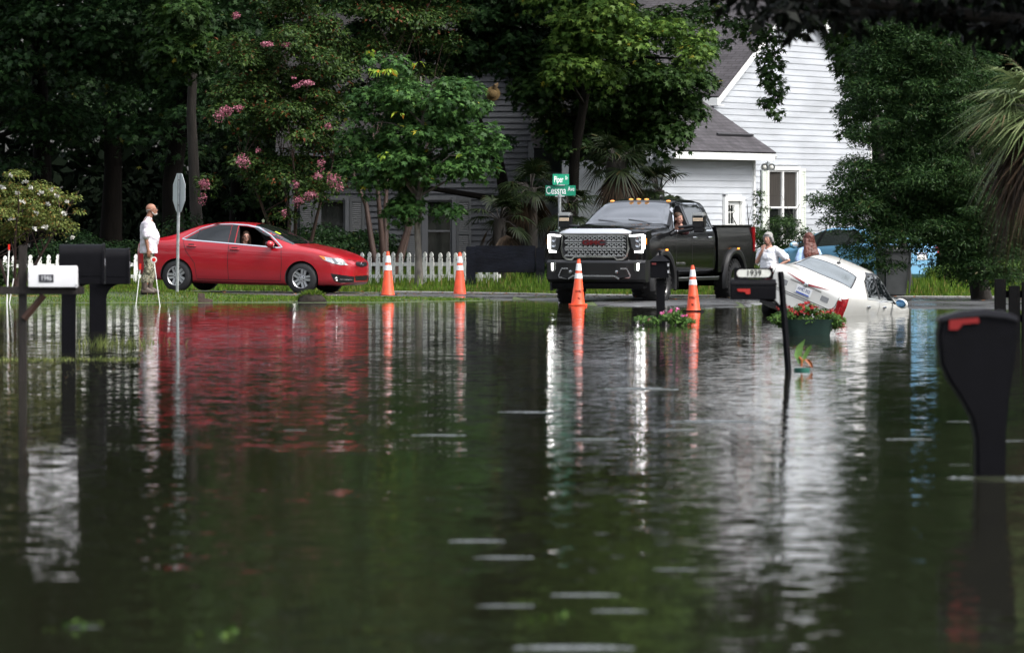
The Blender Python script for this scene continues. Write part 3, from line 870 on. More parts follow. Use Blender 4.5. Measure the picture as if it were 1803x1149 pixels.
palm('palmetto with spiky fans against the wall of the white house', (wx(1160, 127.5), 127.5), wz(335, 127.5), 16, .62, L_PALM, 405, dead=2)
# the cabbage palm leaning in from the right
palm('cabbage palm with long pale drooping fronds leaning in at the right edge', (wx(1838, 72), 72), wz(200, 72), 17, 1.0, L_PALM_PALE, 410, droop=.45, dead=11, petiole=.5, trunk=.17,
     nl=26, w=.021, name='cabbage_palm', elev=(-.9, 1.2), az=(1.8, 4.9))
# ------------------------------------------------------------------ houses
SIDING_W = mat('white_siding', (0.43, 0.455, 0.49), 0.5, var=0.14, vscale=0.9, vstretch=(.6, .6, 3))
SIDING_SHADE = mat('shaded_siding', (0.036, 0.040, 0.048), 0.6, var=0.08, vscale=0.8, vstretch=(.6, .6, 3))  # tree shade put into the colours of siding, trim and shutters
TRIM_W = mat('white_trim', (0.78, 0.79, 0.78), 0.45, var=0.05, vscale=2)
TRIM_SHADE = mat('shaded_trim', (0.085, 0.09, 0.1), 0.5, var=0.1, vscale=2)
PANE = mat('window_pane', (0.012, 0.014, 0.013), 0.05, spec=0.6, var=0.3, vscale=2)
CURTAIN = mat('curtain', (0.022, 0.018, 0.014), 0.9, var=0.4, vscale=9, vstretch=(6, 6, .2))
SHUTTER_W = mat('white_shutter', (0.62, 0.66, 0.6), 0.5)
SHUTTER_SHADE = mat('shaded_shutter', (0.065, 0.07, 0.075), 0.55)
def shingle_mat(name, col):
    m = mat(name, col, 0.85, var=0.3, vscale=2.5)
    n = m.node_tree.nodes; l = m.node_tree.links; b = n['Principled BSDF']
    tc = n.new('ShaderNodeTexCoord')
    br = n.new('ShaderNodeTexBrick')
    br.inputs['Scale'].default_value = 1.0
    br.inputs['Brick Width'].default_value = 0.34; br.inputs['Row Height'].default_value = 0.15
    br.inputs['Mortar Size'].default_value = 0.012
    br.inputs['Color1'].default_value = (1.15, 1.15, 1.15, 1); br.inputs['Color2'].default_value = (0.75, 0.75, 0.75, 1)
    br.inputs['Mortar'].default_value = (0.35, 0.35, 0.35, 1)
    l.new(tc.outputs['UV'], br.inputs['Vector'])
    src = b.inputs['Base Color'].links[0].from_socket
    mx = n.new('ShaderNodeMix'); mx.data_type = 'RGBA'; mx.blend_type = 'MULTIPLY'; mx.inputs[0].default_value = 1
    l.new(src, mx.inputs[6]); l.new(br.outputs['Color'], mx.inputs[7]); l.new(mx.outputs[2], b.inputs['Base Color'])
    return m
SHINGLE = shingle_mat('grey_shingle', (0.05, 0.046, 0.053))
SHINGLE_D = shingle_mat('shaded_shingle', (0.009, 0.008, 0.0095))  # same shingle with the shade put into its colour

def clapboards(name, m, parent, outline, holes=(), pitch=0.16, lip=0.015, y0=0.0):
    """boarding on the plane y=y0 facing -y; outline(z) -> list of (x0,x1); holes = (x0,x1,z0,z1)"""
    mb = MB()
    zmin, zmax = outline['z']
    z = zmin
    while z < zmax - 1e-3:
        z2 = min(z + pitch, zmax)
        za, zb = z, z2
        cuts = sorted({za, zb} | {h for q in holes for h in q[2:] if za < h < zb})
        for a, b in zip(cuts[:-1], cuts[1:]):
            x0a, x1a = outline['f'](a); x0b, x1b = outline['f'](b)
            x0, x1 = max(x0a, x0b), min(x1a, x1b)
            spans = [(x0a, x1a, x0b, x1b)]
            hs_ = sorted([q for q in holes if q[2] <= a + 1e-6 and q[3] >= b - 1e-6])
            if hs_:
                spans = []; cur = (x0a, x0b)
                for q in hs_:
                    spans.append((cur[0], q[0], cur[1], q[0])); cur = (q[1], q[1])
                spans.append((cur[0], x1a, cur[1], x1b))
            ya = y0 - lip * (1 - (a - z) / pitch); yb = y0 - lip * (1 - (b - z) / pitch)
            for s in spans:
                if s[1] - s[0] < .01 and s[3] - s[2] < .01: continue
                mb.add([(s[0], ya, a), (s[1], ya, a), (s[3], yb, b), (s[2], yb, b), (s[0], y0 + .02, a), (s[1], y0 + .02, a)],
                       [(0, 1, 2, 3), (4, 5, 1, 0)])
        z = z2
    me = bpy.data.meshes.new(name); me.from_pydata(mb.v, [], mb.f)
    return link(name, me, m, parent)

def roof_plane(name, m, parent, quad, th=0.05, u=None):
    """quad: 4 points (eave a, eave b, ridge b, ridge a); UV in metres"""
    q = [Vector(p) for p in quad]
    nrm = (q[1] - q[0]).cross(q[3] - q[0]).normalized()
    if nrm.z < 0: nrm = -nrm
    vs = q + [p - nrm * th for p in q]
    fs = [(0, 1, 2, 3), (7, 6, 5, 4), (0, 4, 5, 1), (1, 5, 6, 2), (2, 6, 7, 3), (3, 7, 4, 0)]
    me = bpy.data.meshes.new(name); me.from_pydata([tuple(v) for v in vs], [], fs)
    uv = me.uv_layers.new(name='uv')
    e = (q[1] - q[0]).normalized(); f = nrm.cross(e)
    for lp in me.loops:
        p = Vector(me.vertices[lp.vertex_index].co) - q[0]
        uv.data[lp.index].uv = (p.dot(e), p.dot(f))
    return link(name, me, m, parent)

def window(parent, x, z, w, h, y, trim, n=1, shutters=0, shm=None, curtains=False, tw=.1, rail=.5):
    """window centred at x with its sill at z, on the wall plane y facing -y"""
    mb = MB()
    mb.box((x - w / 2 - tw / 2, y - .03, z + h / 2), (tw, .07, h + 2 * tw)); mb.box((x + w / 2 + tw / 2, y - .03, z + h / 2), (tw, .07, h + 2 * tw))
    mb.box((x, y - .03, z + h + tw / 2), (w - .002, .068, tw)); mb.box((x, y - .045, z - tw / 2), (w - .002, .1, tw))
    fr = mb.build('window', trim, parent)
    s = MB()
    for i in range(n):
        ww = w / n; cx = x - w / 2 + ww * (i + .5)
        s.box((cx - ww / 2 + .025, y, z + h / 2), (.05, .045, h)); s.box((cx + ww / 2 - .025, y, z + h / 2), (.05, .045, h))
        s.box((cx, y, z + .03), (ww - .102, .045, .06)); s.box((cx, y, z + h - .025), (ww - .102, .045, .05))
        s.box((cx, y - .004, z + h * rail), (ww - .102, .05, .045))
        if i: s.box((cx - ww / 2, y - .01, z + h / 2), (.07, .06, h - .004))
    s.build('sash', trim, fr)
    g = MB(); g.box((x, y + .03, z + h / 2), (w - .02, .008, h - .02)); g.build('pane', PANE, fr)
    if curtains:
        c = MB()
        for i in range(n):
            ww = w / n; cx = x - w / 2 + ww * (i + .5)
            vs = []; fs = []
            N = 24
            for k in range(N + 1):
                xx = cx - ww * .42 + ww * .84 * k / N
                vs += [(xx, y + .022 + .004 * math.sin(k * 1.9), z + h * rail + .03), (xx, y + .022 + .004 * math.sin(k * 1.9), z + h - .06)]
            for k in range(N): fs.append((2 * k, 2 * k + 2, 2 * k + 3, 2 * k + 1))
            c.add(vs, fs)
        c.build('curtain', CURTAIN, fr)
    for sd_ in ((-1, 1) if shutters else ()):
        sh = MB(); sw = .36
        cx = x + sd_ * (w / 2 + tw + sw / 2 + .01)
        sh.box((cx - sw / 2 + .03, y - .05, z + h / 2), (.06, .045, h + .1)); sh.box((cx + sw / 2 - .03, y - .05, z + h / 2), (.06, .045, h + .1))
        for zz in (z - .01, z + h / 2, z + h + .01): sh.box((cx, y - .05, zz), (sw - .122, .044, .08))
        k = 0; zz = z + .08
        R = Matrix.Rotation(rad(-28), 3, 'X')
        while zz < z + h - .04:
            if abs(zz - z - h / 2) > .06: sh.box((cx, y - .05, zz), (sw - .124, .012, .05), rot=R)
            zz += .05
        sh.build('shutter', shm, parent)
    return fr

# ---- the white house. Local axes: x along the wall (away from the viewer), y into the house, -y faces out
d = 143.0
WH = thing('white_house', 'white clapboard house with a steep gable, low wing and grey shingle roof behind the pickup', 'house',
           (wx(1327, d), d, 0.0), (0, 0, rad(66)))
# wing wall (x from -9 to 0, y = 0)
wing = {'z': (0.1, 3.06), 'f': lambda z: (-6.0, -.1)}
clapboards('wing_wall', SIDING_W, WH, wing, holes=[(-2.13, -.78, 0.1, 2.16)])
MB().box((-.05, -.02, 1.58), (.11, .07, 2.95)).build('corner_board', TRIM_W, WH)
# back-up wall behind the boards and the wing's end
b = MB(); b.box((-3.05, 1.35, 1.5), (5.88, 2.6, 2.95)); b.build('wing_body', SIDING_W, WH)
# main gable wall (plane y = 2.5)
K = 2.5; GX0, GX1, EZ, PITCH = 3.5, 15.0, 4.78, .50
GM = (GX0 + GX1) / 2
gable = {'z': (0.1, EZ + (GM - GX0) * PITCH - .05), 'f': lambda z: (-.6 if z < 4.2 else GX0, GX1) if z < EZ else (GX0 + (z - EZ) / PITCH, GX1 - (z - EZ) / PITCH)}
clapboards('gable_wall', SIDING_W, WH, gable, holes=[(7.13, 9.55, .82, 2.96)], y0=K)
b = MB(); b.prism([(GX0 + .05, .1), (GX1 - .05, .1), (GX1 - .05, EZ), (GM, EZ + (GM - GX0) * PITCH - .12), (GX0 + .05, EZ)], K + .06, K + 8.0, 'y'); b.build('house_body', SIDING_W, WH)
MB().box((GX1 + .03, K - .02, 2.5), (.1, .08, 4.8)).build('corner_board', TRIM_W, WH)
# wing roof: eave at y = -.45, climbs into the house
roof_plane('wing_roof', SHINGLE, WH, [(-6.3, -.48, 3.22), (.34, -.48, 3.22), (.34, 2.9, 3.22 + 3.38 * .66), (-6.3, 2.9, 3.22 + 3.38 * .66)])
fb = MB(); fb.box((-3.0, -.44, 3.1), (6.6, .03, .17)); fb.box((-3.0, -.23, 3.03), (6.58, .4, .02)); fb.build('fascia', TRIM_W, WH)
rk = MB(); R_ = Matrix.Rotation(math.atan(.66), 3, 'X'); rk.box((.3, 1.2, 3.02 + 1.68 * .66 + .04), (.04, 4.0, .16), rot=R_); rk.build('rake_board', TRIM_W, WH)
lf = MB(); lf.box((-1.0, .1, 3.66), (2.4, .05, .04), rot=R_); lf.build('roof_flashing', mat('flashing', (.05, .05, .055), .5, .3), WH)
# main roof: two slopes, rake overhangs the gable wall toward -y
rz = EZ + (GM - GX0) * PITCH
ov = .42; ez2 = EZ - ov * PITCH
roof_plane('main_roof', SHINGLE, WH, [(GX0 - ov, K + 9, ez2 + .14), (GX0 - ov, K - .3, ez2 + .14), (GM, K - .3, rz + .14), (GM, K + 9, rz + .14)])
roof_plane('main_roof', SHINGLE, WH, [(GX1 + ov, K - .3, ez2 + .14), (GX1 + ov, K + 9, ez2 + .14), (GM, K + 9, rz + .14), (GM, K - .3, rz + .14)])
for s, xe in ((1, GX0), (-1, GX1)):
    L = math.hypot(GM - GX0 + ov, (GM - GX0 + ov) * PITCH)
    Ry_ = Matrix.Rotation(-s * math.atan(PITCH), 3, 'Y')
    xc = (xe - s * ov + GM) / 2; zc = (ez2 + rz) / 2 - .02
    b = MB(); b.box((xc, K - .27, zc), (L, .035, .2), rot=Ry_); b.build('rake_board', TRIM_W, WH)
eb = MB(); eb.box((GX0 - ov - .02, K + 4.2, ez2 + .0), (.04, 9.0, .2)); eb.box((GX0 - ov / 2, K + 4.2, ez2 - .09), (ov, 9.0, .02)); eb.build('fascia', TRIM_W, WH)
# return of the eave to the left (lower back roof seen past the sweetgum)
roof_plane('back_roof', SHINGLE, WH, [(-1, K + .6, 4.62), (GX0 - ov + .06, K + .6, 4.62), (GX0 - ov + .06, K + 5, 6.6), (-1, K + 5, 6.6)])
b = MB(); b.box((1.05, K + .62, 4.5), (4.1, .03, .17)); b.build('fascia', TRIM_W, WH)
b = MB(); b.box((1.1, K + 2.4, 3.6), (4.0, 3.2, 1.7)); b.build('upper_body', SIDING_W, WH)
window(WH, 8.34, .92, 2.2, 1.92, K - .02, TRIM_W, n=2, shutters=1, shm=SHUTTER_W, curtains=True, rail=.48)
# door in the wing wall
dr = MB(); dr.box((-2.02, -.045, 1.1), (.2, .07, 2.0)); dr.box((-.88, -.045, 1.1), (.2, .07, 2.0)); dr.box((-1.45, -.045, 2.08), (.936, .068, .16))
df = dr.build('door', TRIM_W, WH)
b = MB(); b.box((-1.45, .02, 1.05), (.94, .04, 1.9)); b.build('door_leaf', TRIM_W, df)
b = MB(); b.box((-1.62, -.006, 1.42), (.56, .012, .95)); b.build('pane', PANE, df)
b = MB()
for xx in (-1.81, -1.62, -1.43): b.box((xx, -.016, 1.42), (.022, .012, .95))
for zz in (1.12, 1.42, 1.72): b.box((-1.62, -.017, zz), (.56, .011, .022))
b.build('muntin', TRIM_W, df)
b = MB(); b.ell((-1.12, -.05, 1.0), (.03, .03, .03)); b.build('handle', CHROME, df)
b = MB(); b.prism([(-1.4, -.006), (-1.4, .0)], 1.3, 1.45, 'z') if False else b.box((-1.40, -.02, 1.62), (.11, .004, .16)); b.build('notice', WHITE, df)
# floodlight near the eave
fl = thing('floodlight', 'twin white floodlight under the eave of the white house', 'floodlight', at(1352, 293, 143.6))
b = MB(); b.lathe([(.02, -.1), (.06, -.1), (.06, .1), (.02, .1)], 12, 'z'); b.tube([(0, 0, .1), (0, .25, .14)], .02, 6); b.build('bracket', STEEL, fl)
for xx in (-.09, .09):
    b = MB(); b.lathe([(.02, .07), (.07, .05), (.095, -.1), (.085, -.1), (.05, -.03)], 14, 'y', (xx, -.02, -.02)); b.build('lamp_head', STEEL, fl)
    b = MB(); b.ell((xx, -.09, -.02), (.06, .03, .06)); b.build('bulb', mat('lamp_glass', (.8, .8, .75), .15), fl)

# ---- the shaded house behind the fence, shade put into its colours (faces the camera)
d = 140.0
GHx0, GHx1 = wx(515, d), wx(935, d)
GH = thing('shaded_house', 'blue grey clapboard house, tree shade put into its colour, half hidden behind the picket fence', 'house', (0, d, 0))
wy = 0.0
g0, g1 = wx(797, d), wx(935, d); gp = wx(865.5, d)
zpk = wz(99, d); P2 = .665
zgl = zpk - (gp - g0) * P2
ol = {'z': (.15, zpk - .05), 'f': lambda z: ((GHx0, GHx1) if z < 3.35 else ((g0, g1) if z < zgl else (gp - (zpk - z) / P2, gp + (zpk - z) / P2)))}
wins = [(773, 352, 46, 116), (585, 352, 46, 116)]
hl = []
for px, py, w_, h_ in wins:
    x = wx(px, d); hw = w_ * d / F_PX / 2 + .1
    hl.append((x - hw, x + hw, wz(py + h_, d) - .1, wz(py, d) + .1))
clapboards('front_wall', SIDING_SHADE, GH, ol, holes=sorted(hl), pitch=.145, lip=.03)
b = MB(); b.box(((GHx0 + GHx1) / 2, 3.1, 1.7), (GHx1 - GHx0 - .1, 6.0, 3.2)); b.prism([(g0 + .04, 3.2), (g1 - .04, 3.2), (g1 - .04, zgl), (gp, zpk - .1), (g0 + .04, zgl)], .06, 4, 'y'); b.build('house_body', SIDING_SHADE, GH)
for xx in (GHx0, GHx1): MB().box((xx, -.02, 1.8), (.14, .1, 3.3)).build('corner_board', TRIM_SHADE, GH)
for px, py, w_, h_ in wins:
    window(GH, wx(px, d), wz(py + h_, d), w_ * d / F_PX, h_ * d / F_PX, -.02, TRIM_SHADE, n=1, shutters=1, shm=SHUTTER_SHADE, rail=.53)
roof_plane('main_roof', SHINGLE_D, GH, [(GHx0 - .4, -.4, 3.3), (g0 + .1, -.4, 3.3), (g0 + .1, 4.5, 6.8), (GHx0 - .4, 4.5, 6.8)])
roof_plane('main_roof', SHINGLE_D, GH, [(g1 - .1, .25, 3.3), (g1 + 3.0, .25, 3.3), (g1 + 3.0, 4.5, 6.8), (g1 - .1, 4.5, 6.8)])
b = MB(); b.box(((GHx0 + g0) / 2 - .15, -.38, 3.2), (g0 - GHx0 + .5, .03, .2)); b.build('fascia', TRIM_SHADE, GH)
for s in (-1, 1):
    ov = .38
    xe = gp + s * ((g1 - g0) / 2 + ov); ze = zpk - (abs(xe - gp)) * P2
    roof_plane('gable_roof', SHINGLE_D, GH, [(xe, -.3, ze + .2), (xe, 4.0, ze + .2), (gp, 4.0, zpk + .2), (gp, -.3, zpk + .2)])
    L = math.hypot(xe - gp, zpk - ze)
    b = MB(); b.box(((xe + gp) / 2, -.26, (ze + zpk) / 2 + .06), (L, .04, .2), rot=Matrix.Rotation(s * math.atan(P2), 3, 'Y')); b.build('rake_board', TRIM_SHADE, GH)
# straw ornament on the gable
so = thing('straw_ornament', 'round straw ornament hanging on the gable of the shaded house', 'ornament', at(868, 165, 139.9))
b = MB(); b.lathe([(.02, .0), (.17, .01), (.18, -.03), (.1, -.05), (.09, -.13), (.03, -.15)], 18, 'y'); b.build('hat', mat('straw', (.13, .085, .03), .9, var=.3, vscale=30), so)
b = MB(); b.tube([(.02, -.04, .08), (.07, -.05, .2), (.13, -.04, .26)], [.035, .06, .02], 8); b.build('bow', mat('straw_bow', (.1, .065, .03), .9, var=.3, vscale=20), so)

# ------------------------------------------------------------------ picket fences
def picket_fence(label, pts, sp=.183, h=.66, pw=.095):
    """pts: path of (x, y)"""
    L = 0; P = [Vector((x, y, gz1(x, y))) for x, y in pts]
    t = thing('picket_fence', label, 'fence', P[0])
    rg = random.Random(len(label))
    for a, b in zip(P[:-1], P[1:]):
        v = b - a; ln = v.length; ang = math.atan2(v.y, v.x)
        n = int(ln / sp)
        for k in range(n):
            p = a + v * ((k + .5) / n) - P[0]
            hh = h * rg.uniform(.98, 1.02); w2 = pw / 2
            poly = [(-w2, -.05), (w2, -.05), (w2, hh - .13), (w2 * .62, hh - .11), (w2 * .98, hh - .075), (w2 * .72, hh - .03), (0, hh), (-w2 * .72, hh - .03), (-w2 * .98, hh - .075), (-w2 * .62, hh - .11), (-w2, hh - .13)]
            mb = MB(); mb.prism(poly, -.011, .011, 'y')
            mb.build('picket', FENCE_W, t, loc=p, rot=(rg.gauss(0, .012), rg.gauss(0, .014), ang))
        for zz in (.16, .42):
            mb = MB(); mb.box((ln / 2, .036, zz), (ln, .045, .075)); mb.build('rail', FENCE_W, t, loc=a - P[0], rot=(0, -math.asin(v.z / ln), ang))
    return t
FENCE_W = mat('old_white_paint', (0.8, 0.8, 0.77), 0.55, var=0.16, vscale=14)
n_ = FENCE_W.node_tree
_tc = n_.nodes.new('ShaderNodeTexCoord'); _nz = n_.nodes.new('ShaderNodeTexNoise'); _nz.inputs['Scale'].default_value = 26
n_.links.new(_tc.outputs['Object'], _nz.inputs['Vector'])
_r = n_.nodes.new('ShaderNodeValToRGB'); _r.color_ramp.elements[0].position = .33; _r.color_ramp.elements[0].color = (.12, .1, .08, 1); _r.color_ramp.elements[1].position = .37; _r.color_ramp.elements[1].color = (1, 1, 1, 1)
n_.links.new(_nz.outputs['Fac'], _r.inputs[0])
_m = n_.nodes.new('ShaderNodeMix'); _m.data_type = 'RGBA'; _m.blend_type = 'MULTIPLY'; _m.inputs[0].default_value = 1
_b = n_.nodes['Principled BSDF']; n_.links.new(_b.inputs['Base Color'].links[0].from_socket, _m.inputs[6]); n_.links.new(_r.outputs[0], _m.inputs[7]); n_.links.new(_m.outputs[2], _b.inputs['Base Color'])
picket_fence('white picket fence behind the red car and the man at the left', [(wx(-15, 125), 125), (wx(262, 125.4), 125.4)])
picket_fence('white picket fence with chipped paint right of the red car', [(wx(630, 124.6), 124.6), (wx(880, 123.2), 123.2)], h=.68)
# dark fence posts at the right
d = 77.0
df = thing('dark_fence', 'black board fence with three posts standing in water at the right edge', 'fence', (wx(1770, d), d, -.1))
for px, top in ((1761, 491), (1786, 503), (1812, 496)):
    b = MB(); b.box((0, 0, (wz(top, d) + .25) / 2 - .15), ((20 if px < 1800 else 26) * d / F_PX, .09, wz(top, d) + .25)); b.build('post', BLACK_MATTE, df, bevel=.008, loc=(wx(px, d) - wx(1770, d), 0, .0))
for py in (518, 560):
    b = MB(); b.box((wx(1790, d) - wx(1770, d), .06, wz(py, d) + .1), (.5, .03, .1)); b.build('rail', BLACK_MATTE, df)

# ------------------------------------------------------------------ dark sign board
d = 121.6
NAVY = mat('dark_weathered_board', (0.005, 0.006, 0.010), 0.7, spec=.12, var=0.6, vscale=2.2, vstretch=(1, 1, 2.2), bump=.4, bscale=9)
sb = thing('sign_board', 'dark weathered sign board on two posts in front of the picket fence', 'sign board', (wx(890, d), d, gz1(wx(890, d), d)))
z0 = sb.location.z
for px, w_, top in ((829, 17, 434), (951, 15, 436)):
    b = MB(); b.box((wx(px, d) - wx(890, d), 0, (wz(top, d) - z0) / 2 - .05), (w_ * d / F_PX, .12, wz(top, d) - z0 + .1)); b.build('post', NAVY, sb, bevel=.01)
b = MB(); b.box((wx(890, d) - wx(890, d), -.01, wz(456, d) - z0), (106 * d / F_PX, .05, 47 * d / F_PX)); b.build('panel', NAVY, sb, bevel=.01)
# ------------------------------------------------------------------ traffic cones
ORANGE = mat('cone_orange', (0.72, 0.075, 0.02), 0.45, var=0.22, vscale=7)
REFLECT = mat('reflective_white', (0.82, 0.83, 0.84), 0.35, var=0.05, vscale=14)
G_CONE = 'orange traffic cones at the edge of the flood'
def cone(px, py, d, h, basem, label, z=None, stencil=False, tilt=0.0):
    zz = wz(py, d) if z is None else z
    t = thing('traffic_cone', label, 'traffic cone', (wx(px, d), d, zz), (0, tilt, random.Random(px).uniform(-.3, .3)), G_CONE)
    s = h
    rb, rt = .148 * s, .034 * s
    def r(f): return rb + (rt - rb) * f
    b = MB(); b.lathe([(r(0) + .012 * s, .035 * s), (r(.02), .06 * s), (r(1), s * .985), (rt * .8, s), (rt * .55, s), (rt * .5, s * .97)], 28); b.build('body', ORANGE, t)
    for a, c in ((.56, .68), (.74, .9)):
        b = MB(); b.lathe([(r(a) + .002, a * s * .95 + .05 * s), (r(a) + .0045, a * s * .95 + .052 * s), (r(c) + .0045, c * s * .95 + .048 * s), (r(c) + .002, c * s * .95 + .05 * s)], 28); b.build('reflective_band', REFLECT, t)
    b = MB(); e = .2 * s
    b.prism([(-e, -e * .75), (-e * .75, -e), (e * .75, -e), (e, -e * .75), (e, e * .75), (e * .75, e), (-e * .75, e), (-e, e * .75)], 0.0, .04 * s, 'z')
    for sx in (-1, 1):
        for sy in (-1, 1): b.box((sx * e * .6, sy * e * .6, -.008 * s), (.09 * s, .09 * s, .016 * s))
    b.build('base', basem, t, bevel=.006)
    if stencil:
        for i, (tx, zf) in enumerate((('EVERETT', .31), ('NC.', .16))):
            rr = r(zf)
            text_part('stencil', tx, .075 * s, BLACK_MATTE, t, (.03 * s, -rr - .004, zf * s), (rad(90 - 7), 0, 0), xs=.62)
    return t
cone(683, 522, 115.4, .915, BLACK_MATTE, 'orange cone on a black base in front of the car bonnet')
cone(809.5, 521, 118.0, .9, BLACK_MATTE, 'orange cone on a black base beside the dark sign board', z=.0)
cone(1017.5, 538, 105.6, .865, ORANGE, 'all orange cone in front of the pickup grille', stencil=True, tilt=.02)
cone(1221, 549, 99.6, .82, BLACK_MATTE, 'orange cone in the water beside the pickup door', z=-.012, stencil=True, tilt=-.02)

# ------------------------------------------------------------------ stop sign (seen from behind)
d = 112.6
x = wx(312, d); z = gz1(x, d)
ss = thing('stop_sign', 'back of an octagonal stop sign on a grey post beside the red car', 'stop sign', (x, d, z), (0, rad(.9), 0))
zc = wz(339, d) - z
b = MB(); oc = [(.412 * math.cos(rad(22.5 + 45 * k)), .412 * math.sin(rad(22.5 + 45 * k))) for k in range(8)]
b.prism(oc, -.002, .002, 'y')
o = b.build('sign_plate', mat('sign_back', (0.62, 0.66, 0.69), 0.42, metal=.35, var=.06, vscale=4), ss, loc=(.005, .04, zc), rot=(0, 0, rad(70)))
o.rotation_euler = (0, 0, rad(-68))
b = MB(); b.prism([(-.03, 0), (-.03, -.02), (-.012, -.034), (.012, -.034), (.03, -.02), (.03, 0)], -.2, zc + .36, 'z'); b.build('post', STEEL, ss)
b = MB()
for zz in (zc - .25, zc + .25): b.lathe([(.012, -.05), (.012, -.036)], 8, 'y', (0, 0, zz))
for k in range(5): b.lathe([(.006, -.037), (.006, -.0345)], 6, 'y', (0, 0, .3 + k * .18))
b.build('bolts', CHROME, ss)['kind'] = 'stuff'
b = MB(); b.box((0, -.018, zc - .02), (.052, .003, .085)); b.build('sticker', mat('sticker', (.75, .74, .6), .5), ss, loc=(.05, .0, -.05))

# ------------------------------------------------------------------ street name signs
d = 114.6
x = wx(985.5, d); z = gz1(x, d)
sn = thing('street_sign', 'green street name signs Piper and Cessna on one grey pole behind the pickup', 'street sign', (x, d, z))
b = MB(); b.lathe([(.032, -.2), (.032, wz(348, d) - z), (.045, wz(347, d) - z), (.045, wz(343, d) - z), (.02, wz(342, d) - z)], 14); b.build('pole', STEEL, sn)
SGREEN = mat('sign_green', (0.0, 0.23, 0.13), 0.45)
s_ = d / F_PX
for nm, pxc, pyc, w_, h_, yaw, t1, s1, t2, s2, o1, o2 in (('cessna', 987, 335.5, 53, 18, 0, 'Cessna', 17, 'Ave', 10, -8, 18.5), ('piper', 987.5, 316, 29, 19, 38, 'Piper', 14.5, 'Dr', 8.5, -4.2, 9.8)):
    c = Vector((wx(pxc, d), d, wz(pyc, d))) - Vector((x, d, z))
    W_ = w_ * s_ / math.cos(rad(yaw))
    b = MB(); b.box((0, 0, 0), (W_, .004, h_ * s_)); p = b.build('name_plate', SGREEN, sn, bevel=.001, loc=c, rot=(0, 0, rad(yaw)))
    k = 1 / math.cos(rad(yaw))
    q = .92 if nm == 'cessna' else 1.0
    text_part('lettering', t1, s1 * s_ * 1.1, REFLECT, p, (o1 * s_ * k, -.004, -.3 * s_), (rad(90), 0, 0), xs=.72 * q * (k if nm == 'piper' else 1) * (.68 if nm == 'piper' else 1), bold=.0016)
    text_part('lettering', t2, s2 * s_ * 1.1, REFLECT, p, (o2 * s_ * k, -.004, 2.6 * s_), (rad(90), 0, 0), xs=.72 * q * (k if nm == 'piper' else 1) * (.6 if nm == 'piper' else 1), bold=.001)
b = MB()
for py in (325.8, 345.5): b.box((wx(986, d) - x, 0, wz(py, d) - z), (.2, .05, .025))
b.build('bracket', ALU, sn, bevel=.006)

# ------------------------------------------------------------------ mailboxes
def dome(L, w, h, n=12):
    """arched mailbox section in the y-z plane, extruded along x"""
    r = w / 2
    return [(-r, 0), (r, 0), (r, h - r)] + [(r * math.cos(math.pi * k / n), h - r + r * math.sin(math.pi * k / n)) for k in range(1, n)] + [(-r, h - r)]
FLAG = mat('red_flag', (0.22, 0.004, 0.004), 0.5)
DARKWOOD = mat('dark_wet_wood', (0.012, 0.008, 0.006), 0.7, var=.4, vscale=8, vstretch=(1, 1, .2), bump=.4)
# 1. white mailbox number 1946 on a timber arm
d = 59.0
x = wx(40, d)
mbx = thing('mailbox', 'white mailbox numbered 1946 on a dark timber post and arm', 'mailbox', (x, d, 0))
s_ = d / F_PX
b = MB(); b.box((0, 0, (wz(449, d) - .4) / 2 + .05), (14 * s_, .09, wz(449, d) + .5)); b.build('post', DARKWOOD, mbx, bevel=.006)
za = wz(511, d)
b = MB(); b.box((34 * s_, -.05, za), (150 * s_, .05, 14 * s_)); b.build('arm', DARKWOOD, mbx, bevel=.005)
b = MB(); b.tube([(3 * s_, -.05, za - 50 * s_), (38 * s_, -.05, za - 8 * s_)], .036, 4); b.build('brace', mat('brown_wet_wood', (.05, .024, .016), .65, var=.3, vscale=8), mbx, sm=0)
L = 85 * s_; hgt = 37 * s_
b = MB(); b.prism(dome(L, .19, hgt), 0, L, 'x')
WB = b.build('box', mat('mailbox_white', (.74, .74, .76), .35, var=.04, vscale=5), mbx, bevel=.004, loc=(wx(52, d) - x, -.06, wz(505, d)))
b = MB(); b.prism([(-.1, -.004), (.1, -.004), (.1, .03), (-.1, .03)], L - .015, L + .004, 'x'); b.build('lip', mat('mailbox_grey', (.45, .45, .47), .4), WB)
b = MB(); b.box((31.5 * s_, -.0975, hgt * .42), (26 * s_, .004, 14 * s_)); pl = b.build('number_plate', mat('number_grey', (.035, .036, .045), .5), WB)
text_part('number', '1946', 13.5 * s_, mat('number_silver', (.6, .61, .64), .4), WB, (31.5 * s_, -.101, hgt * .42), (rad(90), 0, 0), xs=.72, bold=.0006)
